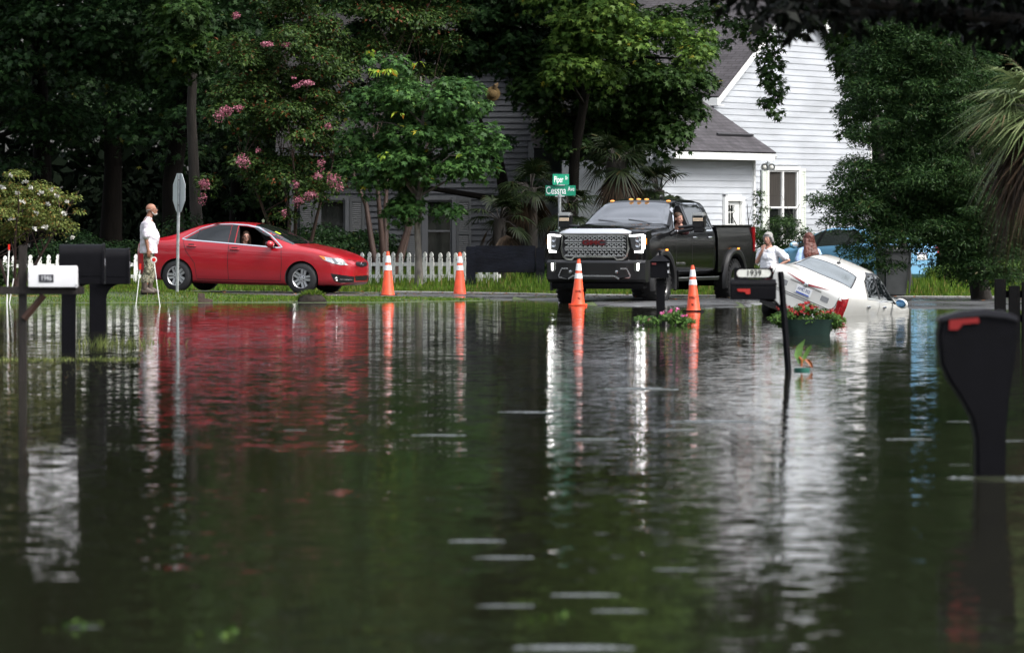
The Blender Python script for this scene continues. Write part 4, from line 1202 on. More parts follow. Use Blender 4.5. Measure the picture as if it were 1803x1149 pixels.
# 2. big black mailbox on a moulded post, in front of a second one
def plastic_box(px0, px1, ytop, ybot, d, ppx0, ppx1, base_y, label, name='mailbox'):
    s_ = d / F_PX
    x = wx((ppx0 + ppx1) / 2, d)
    t = thing(name, label, 'mailbox', (x, d, 0))
    pw = (ppx1 - ppx0) * s_
    z1 = wz(ybot, d)
    b = MB(); b.box((0, 0, z1 / 2 - .2), (pw, .12, z1 + .4))
    r = 26 * s_
    b.prism([(pw / 2, z1)] + [(pw / 2 + r * (1 - math.cos(a)), z1 - r * (1 - math.sin(a))) for a in np.linspace(0, math.pi / 2, 7)][::-1], -.058, .058, 'y')
    b.build('post', BLACK, t, bevel=.006)
    L = (px1 - px0) * s_; h = (ybot - ytop) * s_
    b = MB(); b.prism(dome(L, .27, h), 0, L, 'x'); bx = b.build('box', BLACK, t, bevel=.006, loc=(wx(px0, d) - x, 0, z1))
    b = MB(); b.prism(dome(L, .29, h + .012), L - .02, L + .014, 'x'); b.build('door', BLACK, bx, bevel=.005)
    b = MB(); b.box((L * .5, -.137, h * .22), (L * .96, .006, .012)); b.build('moulding', BLACK, bx)
    b = MB(); b.box((L + .016, -.05, h * .55), (.012, .05, .09)); b.build('handle', mat('grey_latch', (.2, .2, .22), .4), bx)
    return t
plastic_box(105, 183, 430, 500, 70.5, 109, 133, 618, 'large black plastic mailbox behind the white 1946 mailbox')
plastic_box(176, 227, 437, 500, 83.0, 158, 187, 580, 'second black plastic mailbox behind the large black one')
# 3. lantern style black mailbox in front of the pickup wheel
d = 88.5; s_ = d / F_PX
x = wx(1163, d)
lm = thing('mailbox', 'black mailbox with a ridged roof and finial in front of the pickup wheel', 'mailbox', (x, d, 0))
b = MB(); b.box((0, 0, wz(490, d) / 2 - .2), (15 * s_, .12, wz(490, d) + .4)); b.build('post', BLACK, lm, bevel=.008)
b = MB(); b.box((-2 * s_, 0, (wz(460, d) + wz(489, d)) / 2), (32 * s_, .3, 29 * s_)); bx = b.build('box', BLACK, lm, bevel=.006)
b = MB(); zz = wz(460, d)
b.add([(-20 * s_, -.18, zz), (17 * s_, -.18, zz), (17 * s_, .18, zz), (-20 * s_, .18, zz), (-6 * s_, -.03, zz + 11 * s_), (3 * s_, -.03, zz + 11 * s_), (3 * s_, .03, zz + 11 * s_), (-6 * s_, .03, zz + 11 * s_)],
      [(3, 2, 1, 0), (4, 5, 6, 7), (0, 1, 5, 4), (1, 2, 6, 5), (2, 3, 7, 6), (3, 0, 4, 7)]); b.build('roof', BLACK, lm, bevel=.006)
b = MB(); b.lathe([(.015, 0), (.02, .02), (.012, .03), (.03, .05), (.026, .07), (.008, .09)], 10, 'z', (-1 * s_, 0, zz + 11 * s_)); b.build('finial', BLACK, lm)
b = MB(); b.box((13.3 * s_, -.02, wz(466, d)), (3.2 * s_, .28, 5 * s_)); b.box((13.3 * s_, -.02, wz(478, d)), (3.2 * s_, .28, 5 * s_)); b.build('reflector', mat('reflector_grey', (.4, .41, .43), .3), lm)
b = MB(); b.box((-12 * s_, -.156, wz(464, d)), (8 * s_, .008, 4 * s_)); b.build('flag', mat('dull_red', (.12, .012, .012), .5), lm)
# 4. black mailbox 1939
d = 62.5; s_ = d / F_PX
x = wx(1388, d)
m9 = thing('mailbox', 'black mailbox under a white 1939 number plaque on a leaning black post', 'mailbox', (x, d, 0))
b = MB(); b.tube([(0, 0, -.4), (0, 0, 0), (-13 * s_, 0, wz(484, d)), (-14 * s_, 0, wz(478, d))], [.036, .036, .034, .03], 4); b.build('post', BLACK, m9, sm=0)
b = MB(); b.tube([(-11 * s_, 0, wz(545, d)), (-24 * s_, 0, wz(530, d)), (-60 * s_, 0, wz(524, d))], [.018, .016, .014], 6); b.build('bracket', BLACK, m9)
L = 80 * s_; h = 36 * s_
b = MB(); b.prism(dome(L, .2, h), 0, L, 'x'); bx = b.build('box', BLACK, m9, bevel=.006, loc=(wx(1286, d) - x, -.02, wz(527, d)))
b = MB(); b.prism([(-.104, h * .72), (.104, h * .72), (.1, h * .8), (-.1, h * .8)], -.01, L + .01, 'x'); b.build('moulding', BLACK, bx)
b = MB(); b.prism([(11 * s_, h * .53), (34 * s_, h * .53), (34 * s_, h * .27), (27 * s_, h * .27), (25 * s_, h * .38), (13 * s_, h * .4)], -.112, -.105, 'y'); b.build('flag', mat('flag_red_dull', (.4, .02, .015), .45), bx)
pw, ph = 68 * s_, 19 * s_
b = MB(); b.prism([(-pw / 2, -ph / 2), (pw / 2, -ph / 2), (pw / 2, ph / 2), (-pw / 2, ph / 2)], -.012, .012, 'y'); pq = b.build('plaque', BLACK, m9, loc=(wx(1327, d) - x, -.03, wz(481, d)))
def pill(w, h, n=8):
    r = h / 2
    return [(w / 2 - r + r * math.cos(a), r * math.sin(a)) for a in np.linspace(-math.pi / 2, math.pi / 2, n)] + [(-w / 2 + r + r * math.cos(a), r * math.sin(a)) for a in np.linspace(math.pi / 2, 1.5 * math.pi, n)]
b = MB(); b.prism(pill(60 * s_, 13.5 * s_), -.0155, -.0125, 'y'); b.build('number_panel', mat('plaque_white', (.7, .71, .66), .5, var=.1, vscale=30), pq)
text_part('number', '1939', 14.5 * s_, BLACK, pq, (0, -.018, 0), (rad(90), 0, 0), xs=.95, bold=.0007)
# 5. big black mailbox close by at the right
d = 38.0; s_ = d / F_PX
x = wx(1745, d)
nb_ = thing('mailbox', 'big black plastic mailbox with a red flag, nearest of all at lower right', 'mailbox', (x, d, 0))
prof = [(1655, 562), (1650, 590), (1655, 640), (1668, 668), (1690, 702), (1708, 735), (1716, 770), (1717, 860), (1768, 860), (1769, 760), (1776, 690), (1784, 640), (1788, 590), (1787, 560), (1770, 551), (1730, 546), (1690, 549)]
b = MB(); b.prism([(wx(p, d) - x, wz(q, d)) for p, q in prof], -.13, .13, 'y'); bx = b.build('body', BLACK, nb_, bevel=.02)
b = MB(); b.prism([(wx(p, d) - x, wz(q, d)) for p, q in [(1648, 566), (1652, 557), (1690, 547), (1730, 543.5), (1772, 548), (1790, 557), (1790, 566), (1770, 560), (1730, 556), (1690, 559)]], -.15, .15, 'y'); b.build('lid', mat('black_sheen', (.02, .02, .026), .3), nb_, bevel=.008)
b = MB(); b.prism([(wx(p, d) - x, wz(q, d)) for p, q in [(1668, 562), (1720, 558), (1721, 568), (1692, 570), (1684, 580), (1668, 580)]], -.145, -.13, 'y'); b.build('flag', FLAG, nb_, bevel=.003)

# ------------------------------------------------------------------ marker stakes
STAKE = mat('white_stake', (.75, .75, .72), .5)
REDREF = mat('red_reflector', (.6, .02, .01), .3)
def stake(label, x0, y0, x1, y1, d, w=.018, ref='round', group=None):
    a = at(x0, y0, d); b_ = at(x1, y1, d)
    t = thing('marker_stake', label, 'marker stake', a, group=group)
    v = b_ - a
    m_ = MB(); m_.tube([(0, 0, 0) if a.z < -.05 else Vector((0, 0, 0)) - v * (.25 / v.length), v], w / 2, 6); m_.build('stake', STAKE, t)
    if ref == 'round':
        m_ = MB(); m_.lathe([(.058, -.012), (.058, .0)], 16, 'y', v + Vector((0, 0, .03))); m_.build('reflector_plate', STAKE, t)
        m_ = MB(); m_.lathe([(.034, -.02), (.038, -.012)], 12, 'y', v + Vector((0, 0, .03))); m_.build('reflector', REDREF, t)
    elif ref == 'box':
        m_ = MB(); m_.box(v + Vector((0, -.015, .01)), (.04, .012, .11)); m_.build('reflector', REDREF, t)
stake('thin white stake with a round red reflector right of the standing man', 282, 542, 271, 460, 105.0)
stake('thin white stake with a small reflector left of the standing man', 238, 548, 247, 470, 105.0, ref='box')
stake('white driveway stake with a red reflector at the far left edge', 12, 532, 16, 436, 108.0, w=.03, ref='box')
stake('leaning thin white stake just right of the left driveway stake', 17, 530, 24, 490, 108.4, w=.022, ref=None)

# ------------------------------------------------------------------ wheelie bin by the blue car
d = 112.5
bn = thing('wheelie_bin', 'dark grey wheelie bin standing between the cedar and the blue car', 'bin', (wx(1570, d), d, gz1(wx(1570, d), d) - .03), (0, rad(2), rad(14)))
BIN = mat('bin_grey', (.045, .05, .052), .5, var=.2, vscale=5)
s_ = d / F_PX
b = MB()
w0, w1, hh = .22, .29, 1.0
b.add([(-w0, -.24, .06), (w0, -.24, .06), (w0, .24, .06), (-w0, .24, .06), (-w1, -.32, hh), (w1, -.32, hh), (w1, .32, hh), (-w1, .32, hh)], [(3, 2, 1, 0), (4, 5, 6, 7), (0, 1, 5, 4), (1, 2, 6, 5), (2, 3, 7, 6), (3, 0, 4, 7)])
b.build('body', BIN, bn, bevel=.03)
b = MB(); b.box((0, 0, hh + .035), (w1 * 2 + .05, .7, .06)); b.build('lid', BIN, bn, bevel=.02)
b = MB(); b.box((0, -.335, hh - .04), (w1 * 2 + .02, .03, .06)); b.box((w1 * .9, -.31, hh * .52), (.03, .03, hh * .8)); b.build('rim', BIN, bn, bevel=.006)
for sx in (-1, 1):
    b = MB(); b.lathe([(.02, -.02), (.1, -.03), (.1, .03), (.02, .02)], 16, 'x', (sx * .24, .26, .1)); b.build('wheel', BLACK_MATTE, bn)
b = MB(); b.tube([(-.2, .36, hh - .02), (.2, .36, hh - .02)], .018, 8); b.build('handle', BIN, bn)

# ------------------------------------------------------------------ flower planter in the water
L_GER = leaf_mat('geranium_leaf', (.03, .08, .016), (.07, .15, .03), (.13, .23, .055))
REDFL = leaf_mat('red_blossom', (.25, .012, .012), (.36, .03, .03), (.42, .09, .08), translucent=.15)
d = 80.5; s_ = d / F_PX
px_ = thing('flower_planter', 'dark green oval planter overflowing with red flowers standing in the flood', 'planter', (wx(1424, d), d, 0))
b = MB()
nn = 28; vs = []; fs = []
for r_, z_ in ((.72, -.12), (.8, .0), (.9, .16), (.97, wz(562, d)), (.93, wz(562, d)), (.86, .14)):
    for k in range(nn):
        a = 2 * math.pi * k / nn
        cx_, sy_ = math.cos(a), math.sin(a)
        q = (abs(cx_) ** 4 + abs(sy_) ** 4) ** -.25
        vs.append((cx_ * q * 46 * s_ * r_, sy_ * q * .22 * r_, z_))
for i in range(5):
    for k in range(nn): fs.append((i * nn + k, i * nn + (k + 1) % nn, (i + 1) * nn + (k + 1) % nn, (i + 1) * nn + k))
b.add(vs, fs); b.build('tub', mat('planter_green', (.008, .026, .02), .5, var=.2, vscale=6), px_)
b = MB(); b.ell((0, 0, .17), (.27, .15, .03)); b.build('soil', mat('wet_soil', (.02, .014, .01), .9), px_)
rg = np.random.default_rng(4)
def rowl(px, py, rx, rz, dy=0.0): return ((px - 1424) * s_, dy, wz(py, d), rx, .14, rz)
c = [rowl(p, q, .09, .07, rg.uniform(-.12, .12)) for p, q in ((1385, 553), (1400, 548), (1420, 549), (1440, 550), (1460, 553), (1470, 560), (1478, 565), (1395, 556), (1430, 556), (1450, 558), (1375, 558), (1410, 543), (1425, 541), (1465, 570), (1472, 574), (1365, 560), (1372, 566), (1390, 562), (1415, 560), (1445, 563), (1462, 562), (1380, 568), (1400, 567), (1425, 566), (1450, 569), (1470, 570))]
V, k = leaf_cloud(rg, c, 3600, .045, 'leaf', low=.5); np_mesh('foliage', V, k, L_GER, px_)
c = [rowl(p, q, .035, .022, -.1) for p, q in ((1372, 541), (1393, 546), (1400, 549), (1421, 533), (1430, 538), (1437, 541), (1445, 549), (1420, 552), (1466, 545), (1412, 546), (1441, 552), (1385, 540), (1428, 541), (1402, 551), (1410, 538), (1458, 549))]
V, k = leaf_cloud(rg, c, 330, .026, 'petal', up=.4, droop=0, spread=.8, low=.7); np_mesh('blossom', V, k, REDFL, px_)
# sprouting pot
d = 62.8; s_ = d / F_PX
sp = thing('potted_plant', 'green sprouting plant with an orange leaf in a sunken pot beside the 1939 post', 'plant', (wx(1412, d), d, 0))
b = MB(); b.lathe([(.07, -.2), (.09, .03), (.085, .03), (.07, -.02)], 16); b.build('pot', mat('teal_pot', (.02, .12, .09), .45, var=.3, vscale=9), sp)
def blade(m_, pts, w, mat_i=0):
    vs = []; fs = []
    for i, p in enumerate(pts):
        f = i / (len(pts) - 1); ww = w * math.sin(math.pi * min(max(f * .85 + .12, 0), 1))
        vs += [(p[0] - ww, p[1], p[2]), (p[0], p[1] + .012, p[2]), (p[0] + ww, p[1], p[2])]
    for i in range(len(pts) - 1):
        for k_ in range(2): fs.append((i * 3 + k_, i * 3 + k_ + 1, i * 3 + k_ + 4, i * 3 + k_ + 3))
    m_.add(vs, fs)
def pl_(L_): return [((p - 1412) * s_, -.02, wz(q, d)) for p, q in L_]
b = MB(); blade(b, pl_([(1408, 640), (1405, 625), (1408, 610), (1417, 597)]), .045); blade(b, pl_([(1412, 640), (1418, 625), (1425, 612), (1428, 607)]), .028); b.build('leaf', mat('sprout_green', (.11, .22, .05), .45, var=.3, vscale=20), sp)
b = MB(); blade(b, pl_([(1412, 634), (1420, 632), (1427, 640), (1430, 648)]), .028); b.tube(pl_([(1411, 645), (1412, 634), (1407, 628)]), .012, 6); b.build('withered_leaf', mat('orange_leaf', (.42, .13, .04), .5, var=.3, vscale=20), sp)
# pink flower clump round the lantern mailbox
d = 87.5; s_ = d / F_PX
fc = thing('flower_clump', 'low green clump with pink flowers at the foot of the finial mailbox', 'plant', (wx(1170, d), d, 0))
rg = np.random.default_rng(14)
c = [((p - 1170) * s_, rg.uniform(-.2, .2), wz(q, d), .12, .2, .06) for p, q in ((1130, 562), (1145, 563), (1180, 562), (1195, 560), (1205, 563), (1188, 553), (1175, 556), (1150, 566), (1212, 566), (1190, 566))]
V, k = leaf_cloud(rg, c, 1500, .05, 'leaf', low=.5); np_mesh('foliage', V, k, L_GER, fc)
c = [((p - 1170) * s_, -.15, wz(q, d), .03, .03, .02) for p, q in ((1178, 551), (1193, 545), (1205, 556), (1143, 562), (1167, 550), (1181, 548))]
V, k = leaf_cloud(rg, c, 34, .03, 'petal', up=.3, droop=0, spread=.8); np_mesh('blossom', V, k, leaf_mat('hot_pink', (.5, .06, .2), (.7, .14, .34), (.75, .3, .5)), fc)

# ------------------------------------------------------------------ dirt mound and stump on the bank
d = 109.3; s_ = d / F_PX
x = wx(549, d)
mdm = thing('grass_mound', 'clump of turf over bare dark soil on the bank before the red car', 'turf mound', (x, d, gz1(x, d)))
b = MB(); b.ell((0, 0, 0), (.27, .2, .17), nu=20, nv=12)
me = b.mesh('soil')
for v in me.vertices:
    q = math.sin(v.co.x * 31) * math.cos(v.co.y * 37 + v.co.z * 29); v.co *= 1 + .12 * q
smooth(me, 180); link('soil', me, mat('bare_soil', (.016, .011, .008), .95, var=.4, vscale=15, bump=.7, bscale=40), mdm)
rg = np.random.default_rng(3)
n = 1100
th = rg.uniform(0, 2 * np.pi, n); ph = np.arccos(rg.uniform(.25, 1, n))
keep = ~((np.sin(th) < -.25) & (ph > .75)); th = th[keep]; ph = ph[keep]; n = len(th)
B = np.c_[.28 * np.sin(ph) * np.cos(th), .21 * np.sin(ph) * np.sin(th), .18 * np.cos(ph)]
V = np.zeros((n, 3, 3)); a = rg.uniform(0, 2 * np.pi, n)
V[:, 0] = B - np.c_[np.cos(a), np.sin(a), 0 * a] * .008; V[:, 1] = B + np.c_[np.cos(a), np.sin(a), 0 * a] * .008
V[:, 2] = B * (1.18 + .1 * rg.random(n))[:, None] + np.c_[rg.normal(0, .02, (n, 2)), rg.uniform(.0, .05, n)]
np_mesh('turf', V.reshape(-1, 3), 3, GRASS, mdm)
d = 108.9; s_ = d / F_PX
x = wx(360, d)
st = thing('wood_offcut', 'broken brown timber stub at the waterline below the stop sign', 'timber stub', (x, d, 0))
b = MB(); b.prism([((p - 360) * s_, wz(q, d)) for p, q in ((349, 541), (349, 515.5), (360, 516.5), (361, 525), (374, 527), (375, 531), (368, 535), (366, 541))], -.06, .06, 'y'); b.build('stub', mat('brown_timber', (.075, .05, .04), .8, var=.3, vscale=12, bump=.5), st, bevel=.006)
# timber edging in front of the left fence
d = 110.5
x0, x1 = wx(-30, d), wx(112, d)
te = thing('timber_edging', 'pale tan timber edging along the waterline at the far left', 'edging', ((x0 + x1) / 2, d, .02))
b = MB(); b.box((0, 0, .03), (x1 - x0, .12, .12)); b.build('beam', mat('tan_timber', (.3, .17, .08), .7, var=.3, vscale=5, vstretch=(.3, 1, 1)), te, bevel=.01)
b = MB(); b.box((-.1, .5, .05), (x1 - x0 - .3, .12, .12)); b.build('beam', mat('tan_timber2', (.2, .1, .05), .7, var=.3, vscale=5, vstretch=(.3, 1, 1)), te, bevel=.01)

# ------------------------------------------------------------------ rain rings and bits of litter on the water
def ripple(mb, x, y, r, h=.012):
    n = 40; vs = []; fs = []
    prof = [(r * .06, h), (r * .16, -.001), (r * .26, h * .9), (r * .38, -.001), (r * .5, h * .9), (r * .62, -.001), (r * .74, h), (r * .86, -.001), (r * .94, h * .7), (r, -.002)]
    for q, z_ in prof:
        for k in range(n):
            a = 2 * math.pi * k / n; vs.append((x + 1.35 * q * math.cos(a) + .1 * q * math.sin(3 * a + x * 9), y + .6 * q * math.sin(a), z_))
    for i in range(len(prof) - 1):
        for k in range(n): fs.append((i * n + k, i * n + (k + 1) % n, (i + 1) * n + (k + 1) % n, (i + 1) * n + k))
    mb.add(vs, fs)
WATER_RING = mat('ripple_water', (0.02, 0.023, 0.014), 0.03, ior=1.333)
mb = MB()
for px, py, r in ((840, 952, .13), (887, 981, .12), (1030, 1047, .12), (1090, 1075, .1), (1010, 1140, .18), (772, 766, .16), (920, 725, .16), (955, 726, .12), (1045, 773, .17), (1125, 684, .3), (1150, 685, .2), (1190, 742, .1), (1188, 757, .14),
                  (1600, 773, .13), (1690, 742, .08), (1690, 818, .06), (1780, 776, .1), (1755, 841, .26), (1790, 845, .2), (519, 757, .07), (1190, 1002, .08), (890, 1066, .1), (1260, 742, .3), (150, 1104, .05)):
    dd = EYE * F_PX / (py - HY)
    ripple(mb, wx(px, dd), dd, r * 1.0, r * .026)
me = bpy.data.meshes.new('raindrop_ripples'); me.from_pydata(mb.v, [], mb.f); me.shade_smooth()
tag(link('raindrop_ripples', me, WATER_RING), kind='stuff')
rg = np.random.default_rng(33)
n = 320
py = rg.uniform(560, 700, n); dd = EYE * F_PX / (py - HY); X = (rg.uniform(0, 1750, n) - CX) * dd / F_PX
left = rg.random(n) < .6
X[left] = (rg.uniform(0, 240, left.sum()) - CX) * dd[left] / F_PX
dd[left] = EYE * F_PX / (rg.normal(645, 14, left.sum()) - HY)
T = TEMPL['leaf']; a = rg.uniform(0, 6.28, n); sz = rg.uniform(.02, .05, n)
V = np.zeros((n, 4, 3))
for k in range(4):
    V[:, k, 0] = X + sz * (T[k, 0] * np.cos(a) - T[k, 1] * np.sin(a)); V[:, k, 1] = dd + sz * (T[k, 0] * np.sin(a) + T[k, 1] * np.cos(a)); V[:, k, 2] = .006 + .3 * sz * abs(T[k, 2])
tag(np_mesh('floating_litter', V.reshape(-1, 3), 4, leaf_mat('litter', (.2, .2, .1), (.3, .34, .14), (.45, .42, .2), (.5, .2, .05), .1)), kind='stuff')
n = 900                                              # fallen leaves on the road and its edges
X = rg.uniform(-12, 14, n); Y = np.interp(X, _YFX, _YFY) + rg.normal(-1.2, 2.2, n)
ok = gz(X, Y) > .012; X = X[ok]; Y = Y[ok]; n = len(X); a = rg.uniform(0, 6.28, n); sz = rg.uniform(.03, .09, n)
V = np.zeros((n, 4, 3)); Z = gz(X, Y) + .02
for k in range(4):
    V[:, k, 0] = X + sz * (T[k, 0] * np.cos(a) - T[k, 1] * np.sin(a)); V[:, k, 1] = Y + sz * (T[k, 0] * np.sin(a) + T[k, 1] * np.cos(a)); V[:, k, 2] = Z + sz * (.6 * abs(T[k, 0]) + .15 * T[k, 1])
tag(np_mesh('fallen_leaves', V.reshape(-1, 3), 4, leaf_mat('fallen_leaf', (.05, .03, .015), (.12, .07, .03), (.25, .2, .06), (.4, .12, .03), .15)), kind='stuff')
for i, (px, py, col, lab) in enumerate(((130, 1103, 'leaf', 'floating yellow green leaves near the bottom left corner'), (390, 1118, 'leaf', 'floating pale green leaves left of centre at the bottom edge'), (975, 1088, 'leaf', 'floating green weed near the bottom below the pickup reflection'))):
    dd = EYE * F_PX / (py - HY)
    t = thing('floating_leaf_cluster', lab, 'leaf cluster', (wx(px, dd), dd, 0))
    rg = np.random.default_rng(60 + i)
    V, k = leaf_cloud(rg, [(0, 0, .012, .05, .12, .008), (.06, .25, .008, .03, .1, .006), (-.09, -.2, .008, .02, .08, .006)], 20, .035, 'leaf', droop=0)
    np_mesh('foliage', V, k, L_WEED, t)
# ------------------------------------------------------------------ vehicles
def pchip(xk, yk, x):
    xk = np.asarray(xk, float); yk = np.asarray(yk, float)
    h = np.diff(xk); dl = np.diff(yk) / h
    m = np.zeros(len(xk)); m[0] = dl[0]; m[-1] = dl[-1]
    for i in range(1, len(xk) - 1):
        if dl[i - 1] * dl[i] > 0:
            w1 = 2 * h[i] + h[i - 1]; w2 = h[i] + 2 * h[i - 1]
            m[i] = (w1 + w2) / (w1 / dl[i - 1] + w2 / dl[i])
    x = np.clip(x, xk[0], xk[-1]); i = np.clip(np.searchsorted(xk, x) - 1, 0, len(xk) - 2)
    t = (x - xk[i]) / h[i]
    return ((1 + 2 * t) * (1 - t) ** 2 * yk[i] + t * (1 - t) ** 2 * h[i] * m[i] + t * t * (3 - 2 * t) * yk[i + 1] + t * t * (t - 1) * h[i] * m[i + 1])

def paint(name, col, coat=1.0, rough=0.32, metal=0.0):
    m = mat(name, col, rough, metal=metal, spec=0.5, coat=coat, var=.05, vscale=3)
    m.node_tree.nodes['Principled BSDF'].inputs['Coat Roughness'].default_value = 0.05
    return m
PLASTIC_DK = mat('wheel_well', (0.006, 0.006, 0.007), 0.8)
RUBBER = mat('tyre_rubber', (0.012, 0.012, 0.013), 0.65, var=.2, vscale=20)
ALLOY = mat('alloy_silver', (0.62, 0.63, 0.65), 0.28, metal=.85)
ALLOY_DK = mat('alloy_black', (0.012, 0.012, 0.013), 0.25, coat=.6)
CLEAR_LAMP = mat('lamp_lens', (0.55, 0.57, 0.58), 0.08, metal=.5, coat=1.0, var=.35, vscale=18)
AMBER = mat('amber_lens', (0.75, 0.22, 0.02), 0.2, coat=.6)
RED_LENS = mat('red_lens', (0.25, 0.004, 0.008), 0.12, coat=.7, var=.5, vscale=22)
SEAM = mat('panel_gap', (0.01, 0.008, 0.008), 0.7)
SATIN = mat('satin_black_trim', (0.01, 0.01, 0.011), 0.35)
INTERIOR = mat('car_interior', (0.02, 0.02, 0.021), 0.85)
PLATE = mat('number_plate', (0.72, 0.74, 0.76), 0.4)
PLATE_TX = mat('plate_text', (0.03, 0.05, 0.16), 0.5)

class Body:
    """a car body lofted along x (forward) from curves; sections are symmetric in y"""
    def __init__(s, K, nx=84, round_sec=1.0):
        x0, x1 = K['x']
        u = np.linspace(0, 1, nx); xs_ = x0 + (x1 - x0) * (.5 - .5 * np.cos(np.pi * u)) * .55 + (x1 - x0) * u * .45
        g = lambda k: pchip([a for a, _ in K[k]], [b for _, b in K[k]], xs_)
        zb, zt, zk, w, wr = g('zb'), g('zt'), g('zk'), g('w'), g('wr')
        drp = g('drop') if 'drop' in K else np.minimum(.09, .55 * (zt - zk))
        fl = K.get('flank', (.95, .985, 1.0, .995, .965))
        rings = []
        for i in range(nx):
            zd = zk[i] - zb[i]
            half = [(0, zb[i]), (.55 * w[i], zb[i]), (.86 * w[i], zb[i]), (fl[0] * w[i], zb[i] + .06 * zd), (fl[1] * w[i], zb[i] + .2 * zd), (fl[2] * w[i], zb[i] + .5 * zd),
                    (fl[3] * w[i], zb[i] + .8 * zd), (fl[4] * w[i], zk[i])]
            y9, z9 = wr[i] * w[i], zt[i] - drp[i]
            a = half[-1]
            for f in (.33, .67): half.append((a[0] + (y9 - a[0]) * f, a[1] + (z9 - a[1]) * f))
            half += [(y9, z9), (y9 * .88, zt[i] - drp[i] * .38), (y9 * .6, zt[i] - drp[i] * .1), (0, zt[i])]
            rings.append([(xs_[i], -y, z) for y, z in half] + [(xs_[i], y, z) for y, z in half[-2:0:-1]])
        n = len(rings[0])
        vs = [v for r in rings for v in r]; fs = []
        for i in range(nx - 1):
            for k in range(n):
                k2 = (k + 1) % n
                fs.append((i * n + k, (i + 1) * n + k, (i + 1) * n + k2, i * n + k2))
        h = n // 2
        for base, flip in ((0, False), ((nx - 1) * n, True)):     # ladder caps
            for k in range(h):
                a, b, c, d = base + k, base + k + 1, base + (n - k - 1) % n, base + (n - k) % n
                f = (a, b, c, d) if k else (a, b, c)
                if k == 0: f = (base, base + 1, base + n - 1)
                elif k == h - 1: f = (base + k, base + h, base + n - k)
                else: f = (base + k, base + k + 1, base + n - k - 1, base + n - k)
                fs.append(f[::-1] if not flip else f)
        me = bpy.data.meshes.new('body'); me.from_pydata(vs, [], fs)
        bm = bmesh.new(); bm.from_mesh(me); bmesh.ops.recalc_face_normals(bm, faces=bm.faces); bm.to_mesh(me); bm.free()
        o = bpy.data.objects.new('tmp', me); COL.objects.link(o)
        md = o.modifiers.new('s', 'SUBSURF'); md.levels = 1; md.render_levels = 1
        s.me = applied(o)
        bpy.data.objects.remove(o); bpy.data.meshes.remove(me)
        bm = bmesh.new(); bm.from_mesh(s.me); bmesh.ops.recalc_face_normals(bm, faces=bm.faces); bm.to_mesh(s.me)
        s.bvh = BVHTree.FromBMesh(bm); bm.free()
        s.cut = []
    def arch(s, x, z, r, y_in=.5, side=None):
        for sg in ((-1, 1) if side is None else (side,)):
            b = MB(); b.lathe([(r, sg * y_in), (r, sg * 1.4)], 40, 'y', (x, 0, z)); s.cut.append(b.mesh('c'))
    def cutter(s, mb): s.cut.append(mb.mesh('c'))
    def finish(s, name, mats, parent, ang=32):
        o = bpy.data.objects.new('tmp', s.me.copy()); COL.objects.link(o)
        cs = []
        for c in s.cut:
            co = bpy.data.objects.new('tmpc', c); COL.objects.link(co); cs.append(co)
            md = o.modifiers.new('b', 'BOOLEAN'); md.operation = 'DIFFERENCE'; md.solver = 'EXACT'; md.object = co
        me = applied(o)
        for co in cs:
            m_ = co.data; bpy.data.objects.remove(co); bpy.data.meshes.remove(m_)
        bpy.data.objects.remove(o)
        me.materials.clear()
        mi = []
        for p in me.polygons:
            loc, nr, ix, dist = s.bvh.find_nearest(p.center)
            mi.append(1 if dist > .006 else 0)
        r = link(name, me, mats, parent)
        me.polygons.foreach_set('material_index', mi)
        smooth(me, ang)
        return r
    # ---- pieces laid on the skin
    def ray(s, o, d):
        hit, n, i, dist = s.bvh.ray_cast(Vector(o), Vector(d).normalized())
        return (hit, n) if hit is not None else (None, None)
    def patch(s, poly, view, off=.004, cell=.06, mirror=False, th=0.0):
        """poly: 2-D points; view: 'R','L','F','B','T' in metres, or a Pix object for photo pixels"""
        bm = bmesh.new()
        sc = 1.0 if isinstance(view, str) else .01
        f = bm.faces.new([bm.verts.new((p[0] * sc, p[1] * sc, 0)) for p in poly])
        xs_ = [p[0] * sc for p in poly]; ys_ = [p[1] * sc for p in poly]
        for ax, lo, hi in ((0, min(xs_), max(xs_)), (1, min(ys_), max(ys_))):
            n = int((hi - lo) / cell)
            for i in range(1, n + 1):
                co = [0, 0, 0]; co[ax] = lo + (hi - lo) * i / (n + 1)
                no = [0, 0, 0]; no[ax] = 1
                bmesh.ops.bisect_plane(bm, geom=bm.verts[:] + bm.edges[:] + bm.faces[:], plane_co=co, plane_no=no)
        bmesh.ops.triangulate(bm, faces=bm.faces[:])
        vs = []
        for v in bm.verts:
            a, b = v.co.x / sc, v.co.y / sc
            if isinstance(view, str):
                o, d = {'R': ((a, -3, b), (0, 1, 0)), 'L': ((a, 3, b), (0, -1, 0)), 'F': ((6, a, b), (-1, 0, 0)), 'B': ((-6, a, b), (1, 0, 0)), 'T': ((a, b, 5), (0, 0, -1))}[view]
            else:
                o, d = view.ray(a, b)
            hit, n_ = s.ray(o, d)
            if hit is None:
                q = s.bvh.find_nearest(Vector(o) + Vector(d).normalized() * (view.dist if not isinstance(view, str) else 2.2))
                hit, n_ = q[0], q[1]
            if n_.dot(Vector(d)) > 0: n_ = -n_
            vs.append(hit + n_ * off)
        for i, v in enumerate(bm.verts): v.index = i
        fs = [tuple(v.index for v in f.verts) for f in bm.faces]
        bm.free()
        return MB().add(vs, fs)
